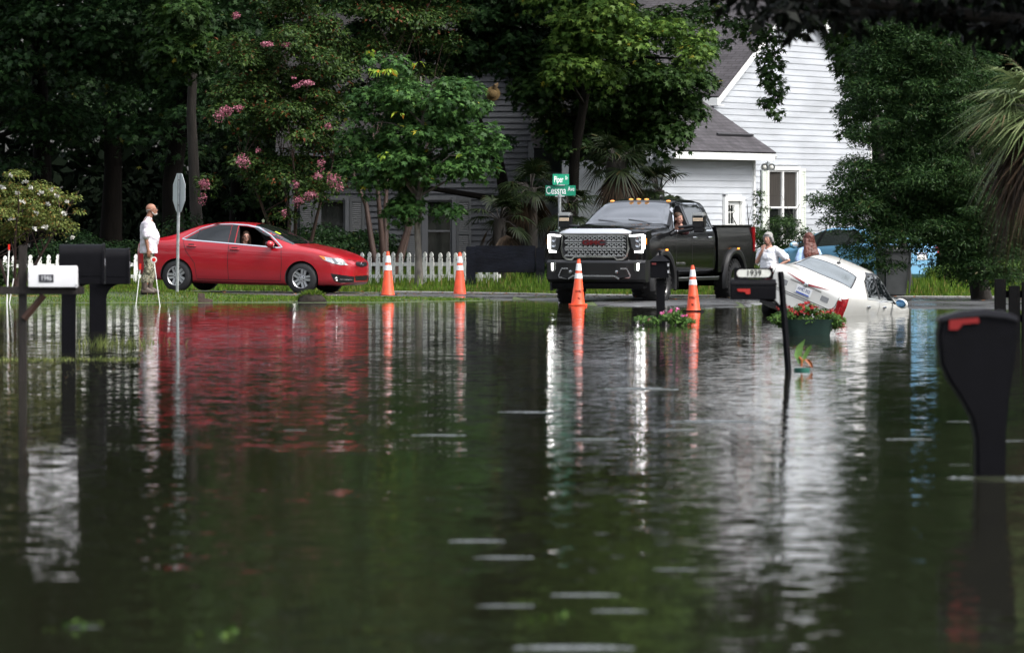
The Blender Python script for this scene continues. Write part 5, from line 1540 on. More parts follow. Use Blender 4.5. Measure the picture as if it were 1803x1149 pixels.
    def ribbon(s, line, w, view, off=.005, closed=False, step=.05):
        pts = [Vector((p[0], p[1])) for p in line]
        if closed: pts.append(pts[0])
        sc = 1.0 if isinstance(view, str) else 100.0
        dense = []
        for a, b in zip(pts[:-1], pts[1:]):
            n = max(1, int((b - a).length / (step * sc)))
            for k in range(n): dense.append(a + (b - a) * (k / n))
        dense.append(pts[-1])
        vs = []; fs = []
        for i, p in enumerate(dense):
            a = dense[max(i - 1, 0)]; b = dense[min(i + 1, len(dense) - 1)]
            if closed and i in (0, len(dense) - 1): a = dense[-2]; b = dense[1]
            t = (b - a); t.normalize(); nn = Vector((-t.y, t.x)) * w / 2
            for q in (p - nn, p + nn):
                if isinstance(view, str):
                    o, d = {'R': ((q.x, -3, q.y), (0, 1, 0)), 'L': ((q.x, 3, q.y), (0, -1, 0)), 'F': ((6, q.x, q.y), (-1, 0, 0)), 'B': ((-6, q.x, q.y), (1, 0, 0)), 'T': ((q.x, q.y, 5), (0, 0, -1))}[view]
                else: o, d = view.ray(q.x, q.y)
                hit, n_ = s.ray(o, d)
                if hit is None:
                    r_ = s.bvh.find_nearest(Vector(o) + Vector(d).normalized() * (view.dist if not isinstance(view, str) else 2.2)); hit, n_ = r_[0], r_[1]
                if n_.dot(Vector(d)) > 0: n_ = -n_
                vs.append(hit + n_ * off)
        for i in range(len(dense) - 1): fs.append((2 * i, 2 * i + 1, 2 * i + 3, 2 * i + 2))
        return MB().add(vs, fs)

class Pix:
    """turns photo measurements of one vehicle into rays in that vehicle's own axes"""
    def __init__(s, root_mat):
        s.inv = root_mat.inverted(); s.o = s.inv @ Vector((0, 0, EYE)); s.dist = s.o.length
    def ray(s, px, py):
        p = s.inv @ at(px, py, 100.0)
        return s.o, (p - s.o).normalized()

def mirrored(mb):
    r = MB(); r.v = [(x, -y, z) for x, y, z in mb.v]; r.f = [f[::-1] for f in mb.f]; r.m = list(mb.m)
    return r

def root_matrix(loc, yaw, pitch=0, roll=0, scale=1.0):
    m = Matrix.Translation(loc) @ Matrix.Rotation(rad(yaw), 4, 'Z') @ Matrix.Rotation(rad(pitch), 4, 'Y') @ Matrix.Rotation(rad(roll), 4, 'X')
    return m @ Matrix.Scale(scale, 4)

def car_root(name, label, cat, m):
    t = thing(name, label, cat)
    t.matrix_world = m
    return t

def wheel(parent, x, y, z, R, W, rr, side, style='twin', rimm=None, spin=0.0, steer=0.0):
    """side: -1 right, +1 left; the outer face points along side*y"""
    s = side
    rot = (0, spin, steer)
    b = MB()
    b.lathe([(rr, -W / 2), (R - .05, -W / 2 + .005), (R - .012, -W / 2 + .03), (R, -W / 2 + .06), (R, W / 2 - .06), (R - .012, W / 2 - .03), (R - .05, W / 2 - .005), (rr + .005, W / 2), (rr - .012, W / 2 - .02), (rr - .02, -W / 2)], 44, 'y', close=True)
    if style == 'truck':
        for k in range(26):
            a = 2 * math.pi * k / 26
            for sg in (-1, 1):
                Rm = Matrix.Rotation(a, 3, 'Y')
                b.box(Rm @ Vector((0, sg * (W / 2 - .045), R - .006)), (.055, .075, .026), rot=Rm)
                b.box(Rm @ Vector((0, sg * (W / 2 - .004), R - .045)), (.05, .014, .05), rot=Rm)
    t = b.build('wheel', RUBBER, parent, loc=(x, y, z), rot=rot)
    rimm = rimm or ALLOY
    f = s * (W / 2 - .018)
    b = MB()
    b.lathe([(rr - .028, f - s * .10), (rr + .003, f - s * .012), (rr + .004, f), (rr - .016, f + s * .004), (rr - .03, f - s * .012)], 44, 'y', close=True)
    b.build('rim', rimm, t)
    b = MB(); b.lathe([(.02, f - s * .085), (rr - .02, f - s * .085), (rr - .02, f - s * .1), (.02, f - s * .1)], 32, 'y'); b.build('brake_disc', PLASTIC_DK if style != 'steel' else rimm, t)
    b = MB()
    n = {'twin': 5, 'truck': 8, 'seven': 7}[style]
    for k in range(n):
        a = 2 * math.pi * (k + .0) / n
        offs = (-.032, .032) if style == 'twin' else ((-.02, .02) if style == 'truck' else (0,))
        for q in offs:
            Rm = Matrix.Rotation(a, 3, 'Y')
            w0, w1 = (.022, .027) if style == 'twin' else ((.015, .017) if style == 'truck' else (.024, .03))
            r0, r1 = .045, rr - .02
            q1 = q * (1.25 if style != 'truck' else 1.9)
            pts = [(q * .85 - w0, r0, 0), (q * .85 + w0, r0, 0), (q1 + w1, r1, -.0), (q1 - w1, r1, -.0)]
            fr = [Rm @ Vector((px_, f - s * .018 + (s * .0 if rr_ > .1 else -s * .014), rr_)) for px_, rr_, _ in pts]
            bk = [Rm @ Vector((px_, f - s * .06, rr_)) for px_, rr_, _ in pts]
            b.add(fr + bk, [(0, 1, 2, 3), (7, 6, 5, 4), (0, 4, 5, 1), (1, 5, 6, 2), (2, 6, 7, 3), (3, 7, 4, 0)])
    b.build('spokes', rimm, t)
    b = MB(); b.lathe([(.075, f - s * .05), (.07, f - s * .022), (.035, f - s * .018), (.03, f - s * .006), (.005, f - s * .004)], 18, 'y'); b.build('hub', rimm, t)
    b = MB()
    for k in range(5):
        a = 2 * math.pi * (k + .5) / 5
        b.lathe([(.011, f - s * .03), (.011, f - s * .012)], 8, 'y', (.052 * math.sin(a), 0, .052 * math.cos(a)))
    b.build('wheel_nuts', PLASTIC_DK if style != 'truck' else CHROME, t)
    return t

def mirror_cap(parent, c, sx, m, glass=True, size=(.13, .2, .13), blue=None):
    b = MB(); b.ell((0, 0, 0), size, nu=16, nv=10)
    me = b.mesh('mirror')
    for v in me.vertices:
        if v.co.x < -.02: v.co.x = -.02 + (v.co.x + .02) * .25
    smooth(me, 50)
    o = link('mirror', me, m, parent, loc=c)
    b = MB(); b.ell((-.05, 0, 0), (.006, size[1] * .82, size[2] * .78)); b.build('mirror_glass', blue or CHROME, o)
    b = MB(); b.box((.02, -sx * size[1] * .9, -.05), (.08, .12, .035)); b.build('stalk', SATIN, o, bevel=.01)
    return o

def lens(bd, poly, view, m, name, parent, off=.006, mirror=True, cell=.06):
    mb = bd.patch(poly, view, off, cell)
    o = mb.build(name, m, parent, sm=60)
    if mirror: mirrored(mb).build(name, m, parent, sm=60)
    return o

# ================================================================== red saloon
RED = paint('red_paint', (0.33, 0.003, 0.011), coat=.8)
M_RED = root_matrix(Vector((-5.42, 119.16, .05)), -18.0, 1.0, 0)
rc = car_root('parked_car', 'red four door saloon with a woman at its open window, standing on the cross road', 'car', M_RED)
P_RED = Pix(M_RED)
K = {'x': (-2.38, 2.40),
     'zt': [(-2.38, .98), (-2.33, 1.07), (-2.2, 1.105), (-1.95, 1.12), (-1.5, 1.25), (-1.15, 1.375), (-.75, 1.45), (-.3, 1.475), (.1, 1.45), (.45, 1.36), (.85, 1.2), (1.18, 1.06), (1.3, 1.03), (1.7, .96), (2.05, .865), (2.25, .785), (2.35, .72), (2.40, .655)],
     'zk': [(-2.38, .93), (-2.2, 1.02), (-1.5, 1.045), (-.3, 1.0), (.9, .945), (1.4, .905), (2.0, .80), (2.28, .71), (2.40, .60)],
     'zb': [(-2.38, .5), (-2.3, .36), (-2.1, .27), (-1.4, .2), (0, .17), (1.4, .18), (2.15, .19), (2.32, .22), (2.40, .28)],
     'w': [(-2.38, .58), (-2.33, .73), (-2.22, .81), (-1.9, .875), (-1.2, .905), (0, .91), (1.0, .91), (1.6, .895), (2.0, .84), (2.2, .75), (2.33, .62), (2.40, .46)],
     'wr': [(-2.38, .8), (-2.1, .82), (-1.6, .74), (-1.1, .645), (-.3, .62), (.2, .63), (.7, .72), (1.1, .83), (1.4, .87), (2.0, .86), (2.40, .8)]}
B = Body(K)
B.arch(1.39, .33, .365); B.arch(-1.39, .33, .365)
cab = MB(); cab.add([(-1.2, -.72, .45), (.95, -.72, .45), (.95, .72, .45), (-1.2, .72, .45), (-.85, -.49, 1.39), (.1, -.49, 1.39), (.1, .49, 1.39), (-.85, .49, 1.39)],
                    [(3, 2, 1, 0), (4, 5, 6, 7), (0, 1, 5, 4), (1, 2, 6, 5), (2, 3, 7, 6), (3, 0, 4, 7)]); B.cutter(cab)
FW = [(-.10, 1.025), (.80, .965), (.86, .985), (.56, 1.21), (.28, 1.345), (.05, 1.385), (-.13, 1.393)]   # open front window
wn = MB(); wn.prism(FW, -.3, -1.2, 'y'); B.cutter(wn)
B.finish('body', [RED, INTERIOR], rc)
RW = [(-1.22, 1.10), (-.26, 1.04), (-.29, 1.40), (-.62, 1.395), (-.92, 1.30)]
lens(B, RW, 'R', DARKGLASS, 'window', rc, .004)
lens(B, [(p[0], p[1]) for p in FW], 'L', DARKGLASS, 'window', rc, .004, mirror=False)
lens(B, [(-.25, 1.02), (-.12, 1.012), (-.15, 1.405), (-.28, 1.41)], 'R', SATIN, 'door_pillar', rc, .005)
lens(B, [(-1.0, 1.09), (-.965, 1.088), (-.955, 1.33), (-.98, 1.31)], 'R', SATIN, 'window_divider', rc, .006)
# chrome surround of the side glass
tr = B.ribbon([(-1.30, 1.10), (-1.22, 1.085), (-.26, 1.027), (.84, .955), (.945, .965), (.60, 1.215), (.30, 1.36), (.05, 1.405), (-.3, 1.422), (-.66, 1.41), (-.95, 1.32), (-1.30, 1.10)], .022, 'R', .007)
tr.build('window_trim', CHROME, rc, sm=60); mirrored(tr).build('window_trim', CHROME, rc, sm=60)
# windscreen and rear glass
ws = [(.22, -.56), (.5, -.66), (1.12, -.70), (1.22, -.45), (1.25, 0), (1.22, .45), (1.12, .70), (.5, .66), (.22, .56), (.16, 0)]
B.patch(ws, 'T', .004, .08).build('windscreen', DARKGLASS, rc, sm=60)
bw = [(-1.1, -.5), (-1.35, -.56), (-1.82, -.6), (-1.88, 0), (-1.82, .6), (-1.35, .56), (-1.1, .5), (-1.06, 0)]
B.patch(bw, 'T', .004, .08).build('rear_window', DARKGLASS, rc, sm=60)
B.patch([(.62, -.45), (.74, -.455), (.74, -.37), (.62, -.36)], 'T', .006, .05).build('windscreen_sticker', mat('sticker_lime', (.45, .6, .03), .5), rc)
for y0_ in (-.55, .02):
    b = B.ribbon([(1.2, y0_ + .42), (1.1, y0_ + .2), (1.02, y0_ - .05)], .02, 'T', .014); b.build('wiper', SATIN, rc)
# doors: seams, handles
for ln in ([(-.235, 1.03), (-.24, .6), (-.22, .28)], [(.93, .95), (.955, .62), (.93, .28)], [(-1.26, 1.07), (-1.18, .85), (-.98, .6), (-.93, .28)], [(-.93, .27), (.93, .27)]):
    mb = B.ribbon(ln, .011, 'R', .0022); mb.build('door_seam', SEAM, rc, sm=60); mirrored(mb).build('door_seam', SEAM, rc, sm=60)
for hx, hz in ((-1.06, .955), (-.09, .905)):
    for s in (-1, 1):
        q = B.ray((hx, s * 3, hz), (0, -s, 0))[0]
        b = MB(); b.ell((0, s * .012, 0), (.115, .028, .022)); b.build('door_handle', RED, rc, loc=q)
        B_ = B.patch([(hx - .08, hz + .02), (hx + .06, hz + .02), (hx + .05, hz + .045), (hx - .07, hz + .045)], 'R' if s < 0 else 'L', .003); B_.build('handle_recess', SEAM, rc)
# sill line and the shadowed lower edge
for s, v in ((-1, 'R'), (1, 'L')):
    B.ribbon([(-1.0, .23), (1.0, .21)], .012, v, .003).build('sill_line', SEAM, rc)
# headlamps, grille, bumper openings traced on the nose
lens(B, [(561.5, 450), (572, 452), (590, 455), (606, 460), (613, 466.5), (600, 466.5), (585, 463), (571, 458)], P_RED, CLEAR_LAMP, 'headlight', rc, .006, cell=.04)
lens(B, [(561.5, 450), (571, 451.5), (574, 458), (570, 457)], P_RED, AMBER, 'indicator', rc, .009, cell=.04)
lens(B, [(583, 454), (589, 455.2), (596, 464), (590, 464.5)], P_RED, mat('lamp_dark', (.12, .13, .14), .15, coat=1), 'headlight_reflector', rc, .009, cell=.04)
GR = mat('grille_black', (0.006, 0.006, 0.007), 0.35)
B.patch([(-.36, .655), (-.30, .60), (0, .575), (.30, .60), (.36, .655), (.3, .685), (0, .672), (-.3, .685)], 'F', .006, .05).build('grille', GR, rc)
for zz in (.612, .64):
    B.ribbon([(-.33, zz + .012), (0, zz - .008), (.33, zz + .012)], .007, 'F', .009).build('grille_bar', SATIN, rc)
em = MB(); em.lathe([(.052, -.006), (.052, .006), (.04, .006), (.04, -.006)], 20, 'x', close=True); em.lathe([(.028, -.005), (.028, .005), (.018, .005), (.018, -.005)], 14, 'x', close=True); em.box((0, 0, .02), (.01, .016, .05))
q = B.ray((6, 0, .64), (-1, 0, 0))[0]; o = em.build('emblem', CHROME, rc, loc=q + Vector((.014, 0, 0))); o.scale = (1, 1.25, .85)
lens(B, [(582, 481), (594, 483), (624, 487), (623, 497), (597, 497.5), (588, 494)], P_RED, GR, 'foglight_recess', rc, .005, cell=.04)
fq = B.ray(*P_RED.ray(592, 490.5))[0]
for s in (1, -1):
    b = MB(); b.lathe([(.055, -.01), (.055, .012), (.042, .012), (.042, -.01)], 20, 'x', close=True); b.lathe([(.04, -.004), (.03, .004), (.005, .008)], 16, 'x'); b.build('foglight', CHROME, rc, loc=(fq.x + .012, fq.y * s, fq.z), rot=(0, 0, -s * .6))
mb = B.ribbon([(598, 491.5), (623, 492.5)], 1.0, P_RED, .008); mb.build('bumper_trim', CHROME, rc); mirrored(mb).build('bumper_trim', CHROME, rc)
B.patch([(-.36, .30), (.36, .30), (.4, .40), (-.4, .40)], 'F', .004, .05).build('lower_intake', GR, rc)
B.ribbon([(-.55, .735), (-.3, .705), (0, .69), (.3, .705), (.55, .735)], .01, 'F', .003).build('bonnet_seam', SEAM, rc)
mb = B.ribbon([(1.25, -.66), (1.75, -.6), (2.12, -.45)], .012, 'T', .002); mb.build('bonnet_crease', SEAM, rc); mirrored(mb).build('bonnet_crease', SEAM, rc)
lens(B, [(-2.2, 1.0), (-1.98, 1.0), (-2.05, .82), (-2.3, .8), (-2.36, .9)], 'R', RED_LENS, 'tail_light', rc, .006)
b = MB(); b.box((-.15, 0, .24), (2.9, 1.35, .12)); b.box((1.75, 0, .24), (.9, 1.0, .08)); b.box((-1.9, 0, .28), (.8, 1.1, .1)); b.build('underbody', PLASTIC_DK, rc)
for s in (-1, 1):
    mirror_cap(rc, (.72, s * 1.0, 1.03), s, RED, size=(.1, .115, .075))
for x_ in (1.39, -1.39):
    for s in (-1, 1): wheel(rc, x_, s * .79, .33, .33, .215, .222, s, 'twin', spin=.25 if x_ > 0 else .9)
b = MB()
for x_, y_ in ((.05, -.38), (.05, .38)):
    b.box((x_ - .3, y_, .9), (.14, .46, .7), rot=Matrix.Rotation(rad(-14), 3, 'Y')); b.box((x_ - .4, y_, 1.28), (.1, .26, .18))
b.box((-1.0, 0, .85), (.16, 1.2, .6))
b.build('seats', mat('seat_grey', (.06, .06, .062), .9), rc, bevel=.03)
b = MB(); b.lathe([(.17, -.014), (.185, 0), (.17, .014), (.155, 0)], 20, 'x', close=True); b.build('steering_wheel', SATIN, rc, loc=(.52, .38, .93), rot=(0, rad(25), 0))

# ================================================================== black pickup
SAT_ = mat('bright_chrome', (.86, .87, .88), .3, metal=.9)
BLK = paint('black_paint', (0.0025, 0.0025, 0.003), rough=.2, coat=.3)
BLK.node_tree.nodes['Principled BSDF'].inputs['Specular IOR Level'].default_value = .25
M_TRK = root_matrix(Vector((2.70, 110.74, -.06)), -112.0, 0, 0)
tk = car_root('pickup_truck', 'black crew cab pickup with lit headlights and chrome mesh grille facing the flood', 'pickup', M_TRK)
P_TRK = Pix(M_TRK)
K = {'x': (-1.06, 2.96),
     'zt': [(-1.06, 1.88), (-1.0, 1.97), (-.85, 2.02), (-.4, 2.055), (.2, 2.06), (.55, 2.03), (.75, 1.96), (1.05, 1.79), (1.38, 1.59), (1.5, 1.555), (2.0, 1.535), (2.6, 1.50), (2.85, 1.465), (2.96, 1.42)],
     'zk': [(-1.06, 1.42), (0, 1.42), (1.2, 1.41), (1.6, 1.42), (2.6, 1.36), (2.85, 1.32), (2.96, 1.28)],
     'zb': [(-1.06, .58), (1.5, .58), (2.5, .62), (2.8, .7), (2.96, .78)],
     'w': [(-1.06, .975), (-.9, 1.0), (1.2, 1.0), (2.2, 1.02), (2.7, 1.0), (2.85, .965), (2.96, .90)],
     'wr': [(-1.06, .74), (-.8, .735), (.5, .735), (.8, .78), (1.25, .88), (1.5, .90), (2.96, .88)],
     'drop': [(-1.06, .06), (0, .075), (.8, .07), (1.4, .06), (2.4, .06), (2.96, .05)],
     'flank': (.97, .99, 1.0, 1.0, .962)}
T = Body(K)
T.arch(2.02, .43, .545, .55)
cab = MB(); cab.add([(-.9, -.82, .8), (1.15, -.82, .8), (1.15, .82, .8), (-.9, .82, .8), (-.8, -.62, 1.95), (.35, -.62, 1.95), (.35, .62, 1.95), (-.8, .62, 1.95)],
                    [(3, 2, 1, 0), (4, 5, 6, 7), (0, 1, 5, 4), (1, 2, 6, 5), (2, 3, 7, 6), (3, 0, 4, 7)]); T.cutter(cab)
TFW = [(.40, 1.445), (1.20, 1.445), (1.13, 1.57), (.86, 1.81), (.66, 1.905), (.44, 1.925)]
wn = MB(); wn.prism(TFW, .45, 1.3, 'y'); T.cutter(wn)
T.finish('body', [BLK, INTERIOR], tk)
RWt = [(-.80, 1.455), (.30, 1.45), (.33, 1.93), (-.55, 1.925)]
lens(T, RWt, 'L', DARKGLASS, 'window', tk, .004)
lens(T, TFW, 'R', DARKGLASS, 'window', tk, .004, mirror=False)
mb = T.ribbon([(-.88, 1.435), (1.25, 1.43), (1.17, 1.575), (.89, 1.83), (.67, 1.93), (.35, 1.955), (-.57, 1.95), (-.88, 1.435)], .026, 'L', .007); mb.build('window_trim', CHROME, tk, sm=60); mirrored(mb).build('window_trim', CHROME, tk, sm=60)
wsp = [(.72, -.66), (1.0, -.76), (1.36, -.84), (1.42, -.5), (1.44, 0), (1.42, .5), (1.36, .84), (1.0, .76), (.72, .66), (.68, 0)]
SCREEN = mat('windscreen_glass', (0.02, 0.024, 0.028), 0.03, spec=.9, coat=1.0)
SCREEN.node_tree.nodes['Principled BSDF'].inputs['Coat IOR'].default_value = 3.0
T.patch(wsp, 'T', .004, .09).build('windscreen', SCREEN, tk, sm=60)
for y0_ in (-.5, .12):
    T.ribbon([(1.42, y0_ + .45), (1.33, y0_ + .2), (1.27, y0_ - .1)], .022, 'T', .014).build('wiper', SATIN, tk)
# door seams, handles
for ln in ([(.36, 1.42), (.37, .95), (.33, .62)], [(1.2, 1.40), (1.25, 1.0), (1.22, .62)], [(-.86, 1.42), (-.84, .62)], [(-.84, .61), (1.22, .61)], [(-.84, 1.24), (1.9, 1.24)]):
    mb = T.ribbon(ln, .012, 'L', .0025); mb.build('door_seam', SEAM, tk, sm=60); mirrored(mb).build('door_seam', SEAM, tk, sm=60)
for hx in (.2, -.66):
    for s in (-1, 1):
        q = T.ray((hx, s * 3, 1.3), (0, -s, 0))[0]
        b = MB(); b.ell((0, s * .012, 0), (.12, .03, .026)); b.build('door_handle', CHROME, tk, loc=q)
q = T.ray((1.05, 3, .78), (0, -1, 0))[0]
text_part('badge', 'DENALI HD', .075, CHROME, tk, (.98, q.y + .006, .80), (rad(90), 0, rad(180)), xs=1.25, bold=.002)
lens(T, [(1.32, 1.33), (1.52, 1.335), (1.56, 1.42), (1.3, 1.42)], 'L', CHROME, 'fender_vent', tk, .01)
# load bed
bed = MB()
def bed_ring(x): return [(x, -1.0, .62), (x, -1.0, 1.24), (x, -.965, 1.49), (x, -.92, 1.51), (x, -.86, 1.5), (x, -.84, 1.0), (x, .84, 1.0), (x, .86, 1.5), (x, .92, 1.51), (x, .965, 1.49), (x, 1.0, 1.24), (x, 1.0, .62)]
xs_ = np.linspace(-3.2, -1.085, 26); vs = []; fs = []
for x in xs_: vs += bed_ring(x)
for i in range(25):
    for k in range(12): fs.append((i * 12 + k, i * 12 + (k + 1) % 12, (i + 1) * 12 + (k + 1) % 12, (i + 1) * 12 + k))
fs += [tuple(range(12)), tuple(range(25 * 12 + 11, 25 * 12 - 1, -1))]
bed.add(vs, fs)
bo = bpy.data.objects.new('tmp', bed.mesh('bed')); COL.objects.link(bo)
cs = []
for s in (-1, 1):
    b = MB(); b.lathe([(.545, s * .6), (.545, s * 1.4)], 40, 'y', (-2.02, 0, .45)); co = link('tmpc', b.mesh('c')); cs.append(co)
    md = bo.modifiers.new('b', 'BOOLEAN'); md.operation = 'DIFFERENCE'; md.solver = 'EXACT'; md.object = co
me = applied(bo)
for o in cs + [bo]: bpy.data.objects.remove(o)
me.materials.clear(); smooth(me, 30); link('load_bed', me, BLK, tk)
b = MB(); b.box((-3.22, 0, 1.06), (.05, 1.82, .86)); b.build('tailgate', BLK, tk, bevel=.012)
b = MB(); b.box((-2.14, .92, 1.525), (2.1, .1, .03)); b.box((-2.14, -.92, 1.525), (2.1, .1, .03)); b.box((-1.1, 0, 1.515), (.06, 1.7, .04)); b.build('bed_rail', SATIN, tk, bevel=.008)
for s in (-1, 1):
    b = MB(); b.box((-3.17, s * .985, 1.25), (.12, .06, .5)); b.build('tail_light', RED_LENS, tk, bevel=.015)
    # flares
    for x_ in (2.02, -2.02):
        b = MB(); n = 26; vs = []; fs = []
        for i in range(n + 1):
            a = rad(-14 + 208 * i / n)
            for r_, y_ in ((.535, .97), (.54, 1.05), (.60, 1.075), (.645, 1.055), (.66, .985)):
                vs.append((x_ + r_ * math.cos(a), s * y_, .45 + r_ * .98 * math.sin(a)))
        for i in range(n):
            for k in range(4): fs.append((i * 5 + k, i * 5 + k + 1, i * 5 + k + 6, i * 5 + k + 5))
        b.add(vs, fs); fl_ = b.build('wheel_flare', mat('flare_black', (.012, .012, .013), .45), tk, sm=60)
        b = MB(); b.box((x_ - .02, s * 1.083, 1.075), (.12, .012, .032)); b.build('marker_lamp', mat('amber_lit', (.9, .32, .04), .3, emit=.6, ecol=(1, .35, .05)), tk, bevel=.004)
    b = MB(); b.box((.2, s * .96, .5), (2.5, .16, .06)); b.build('running_board', SATIN, tk, bevel=.015)
    b = MB(); b.box((.2, s * 1.03, .535), (2.45, .03, .012)); b.build('board_trim', ALU, tk)
    b = MB(); b.box((1.36, s * .93, .5), (.02, .3, .34)); b.box((-2.72, s * .9, .5), (.02, .3, .36)); b.build('mud_flap', BLACK_MATTE, tk)
    # tow mirrors
    c = Vector((1.02, s * 1.38, 1.60))
    b = MB(); b.box((0, 0, .02), (.16, .25, .29)); b.box((.0, -s * .0, -.15), (.17, .25, .1)); mr_ = b.build('mirror', SATIN, tk, bevel=.03, loc=c)
    b = MB(); b.box((.012, 0, .145), (.165, .255, .09)); b.build('mirror_cap', SAT_, mr_, bevel=.025)
    b = MB(); b.box((.082, 0, .07), (.01, .2, .016)); b.box((.082, 0, .035), (.01, .2, .016)); b.build('mirror_lamp', mat('warm_lamp', (.9, .7, .5), .3, emit=.12, ecol=(1, .8, .6)), mr_)
    b = MB(); b.box((-.084, 0, .03), (.01, .21, .22)); b.build('mirror_glass', CHROME, mr_)
    b = MB(); b.tube([(1.08, s * .98, 1.42), (1.06, s * 1.28, 1.47)], .04, 8); b.tube([(1.08, s * .98, 1.5), (1.06, s * 1.28, 1.53)], .03, 8); b.build('mirror_arm', SATIN, tk)
# front end: bumper, grille, lamps
def front_curve(y): return -.10 * (abs(y) / .98) ** 2.6
def bumper(z0, z1, prot, ymax, x0, m, name, th=.2):
    b = MB(); n = 30; vs = []; fs = []
    for i in range(n + 1):
        y = -ymax + 2 * ymax * i / n; xf = x0 + front_curve(y) * 1.2
        vs += [(xf - th, y, z0 + .02), (xf - .03, y, z0), (xf + prot, y, z0 + .06), (xf + prot, y, z1 - .05), (xf + prot - .04, y, z1), (xf - th, y, z1)]
    for i in range(n):
        for k in range(6): fs.append((i * 6 + k, i * 6 + (k + 1) % 6, (i + 1) * 6 + (k + 1) % 6, (i + 1) * 6 + k))
    fs += [tuple(range(6)), tuple(range(n * 6 + 5, n * 6 - 1, -1))]
    b.add(vs, fs); return b.build(name, m, tk, sm=28)
bumper(.46, .885, .05, 1.0, 3.03, mat('bumper_black', (.006, .006, .007), .3, coat=.5), 'bumper')
bumper(.34, .47, .0, .93, 3.0, BLACK_MATTE, 'air_dam')
def on_front(y, z, off=.0): return Vector((3.08 + front_curve(y) * 1.2 + off, y, z))
def front_poly(poly, off, th, m, name, parent=None, bev=0.0):
    """outline (y, z) standing proud of the curved nose"""
    b = MB(); n = len(poly)
    vs = [on_front(y, z, off) for y, z in poly] + [on_front(y, z, off - th) for y, z in poly]
    fs = [tuple(range(n)), tuple(range(2 * n - 1, n - 1, -1))] + [(i, i + n, (i + 1) % n + n, (i + 1) % n) for i in range(n)]
    b.add(vs, fs); return b.build(name, m, parent or tk, sm=0, bevel=bev)
# dark block that carries grille and lamps
b = MB(); n = 24; vs = []; fs = []
for i in range(n + 1):
    y = -.985 + 1.97 * i / n; xf = 3.0 + front_curve(y) * 1.2
    vs += [(xf - .3, y, .84), (xf, y, .84), (xf + .01, y, 1.1), (xf - .01, y, 1.4), (xf - .04, y, 1.425), (xf - .3, y, 1.45)]
for i in range(n):
    for k in range(6): fs.append((i * 6 + k, i * 6 + (k + 1) % 6, (i + 1) * 6 + (k + 1) % 6, (i + 1) * 6 + k))
fs += [tuple(range(6)), tuple(range(n * 6 + 5, n * 6 - 1, -1))]
b.add(vs, fs); b.build('nose_panel', BLK, tk, sm=28)
# chrome grille surround as a band along an outline
def band(outline, w, off, th, m, name, closed=True):
    b = MB(); n = len(outline); vs = []; fs = []
    P = [Vector((p[0], p[1])) for p in outline]
    cen = sum(P, Vector((0, 0))) / n
    for i, p in enumerate(P):
        a = P[i - 1] if (closed or i) else p; c = P[(i + 1) % n] if (closed or i < n - 1) else p
        t = (c - a).normalized(); nn = Vector((-t.y, t.x))
        if nn.dot(cen - p) < 0: nn = -nn
        q = p + nn * w
        vs += [on_front(p.x, p.y, off - th), on_front(p.x, p.y, off), on_front(q.x, q.y, off), on_front(q.x, q.y, off - th)]
    for i in range(n if closed else n - 1):
        j = (i + 1) % n
        for k in range(4): fs.append((i * 4 + k, i * 4 + (k + 1) % 4, j * 4 + (k + 1) % 4, j * 4 + k))
    b.add(vs, fs); return b.build(name, m, tk, sm=25)
GO = [(-.66, 1.39), (-.70, 1.10), (-.66, .95), (-.58, .885), (-.46, .875), (-.40, .93), (0, .935), (.40, .93), (.46, .875), (.58, .885), (.66, .95), (.70, 1.10), (.66, 1.39), (0, 1.40)]
front_poly(GO, -.055, .01, GR, 'grille_backing')
band(GO, .035, -.02, .05, CHROME, 'grille_surround')
b = MB(); vs = []; fs = []; n = 24
SAT = mat('bright_chrome', (.86, .87, .88), .3, metal=.9)
for i in range(n + 1):
    y = -.71 + 1.42 * i / n; ed = min((.71 - abs(y)) / .16, 1.0); zt_ = 1.43 + .05 * ed
    vs += [on_front(y, 1.375, -.06), on_front(y, 1.375, .012), on_front(y, 1.395, .014), on_front(y, zt_, -.11), on_front(y, zt_ - .01, -.16)]
for i in range(n):
    for k in range(5): fs.append((i * 5 + k, i * 5 + (k + 1) % 5, (i + 1) * 5 + (k + 1) % 5, (i + 1) * 5 + k))
fs += [tuple(range(5)), tuple(range(n * 5 + 4, n * 5 - 1, -1))]
b.add(vs, fs); b.build('grille_bar', SAT, tk, sm=25)
b = MB()
for z0, z1 in ((1.245, 1.345), (1.12, 1.215), (.96, 1.09)):
    yl = .60
    b.box((3.045, 0, z0), (.02, yl * 2, .012)); b.box((3.045, 0, z1), (.02, yl * 2, .012))
    rows = 3
    hh = (z1 - z0) / rows
    for r_ in range(rows):
        k = 0; y = -yl + (.05 if r_ % 2 else 0.0)
        while y < yl - .04:
            zc_ = z0 + hh * (r_ + .5)
            fx = 3.045 + front_curve(y) * 1.0
            b.box((fx, y + .035, zc_ + .004), (.018, .062, .017), rot=Matrix.Rotation(rad(7), 3, 'X'))
            b.box((fx, y + .073, zc_ - hh * .3), (.018, .012, hh * .55), rot=Matrix.Rotation(rad(25), 3, 'X'))
            y += .096
b.build('grille_mesh', SAT, tk, sm=0)
front_poly([(-.245, 1.165), (.245, 1.165), (.245, 1.262), (-.245, 1.262)], -.004, .03, mat('badge_grey', (.09, .09, .1), .3, metal=.6), 'badge_plate', bev=.004)
t_ = text_part('badge', 'GMC', .125, mat('badge_red', (.13, .005, .01), .25, coat=1), tk, (3.084, 0, 1.213), (rad(90), 0, rad(90)), xs=1.62, bold=.005, extrude=.008)
LIT = mat('lit_headlamp', (1, 1, 1), .2, emit=3.0, ecol=(1, .99, .96))
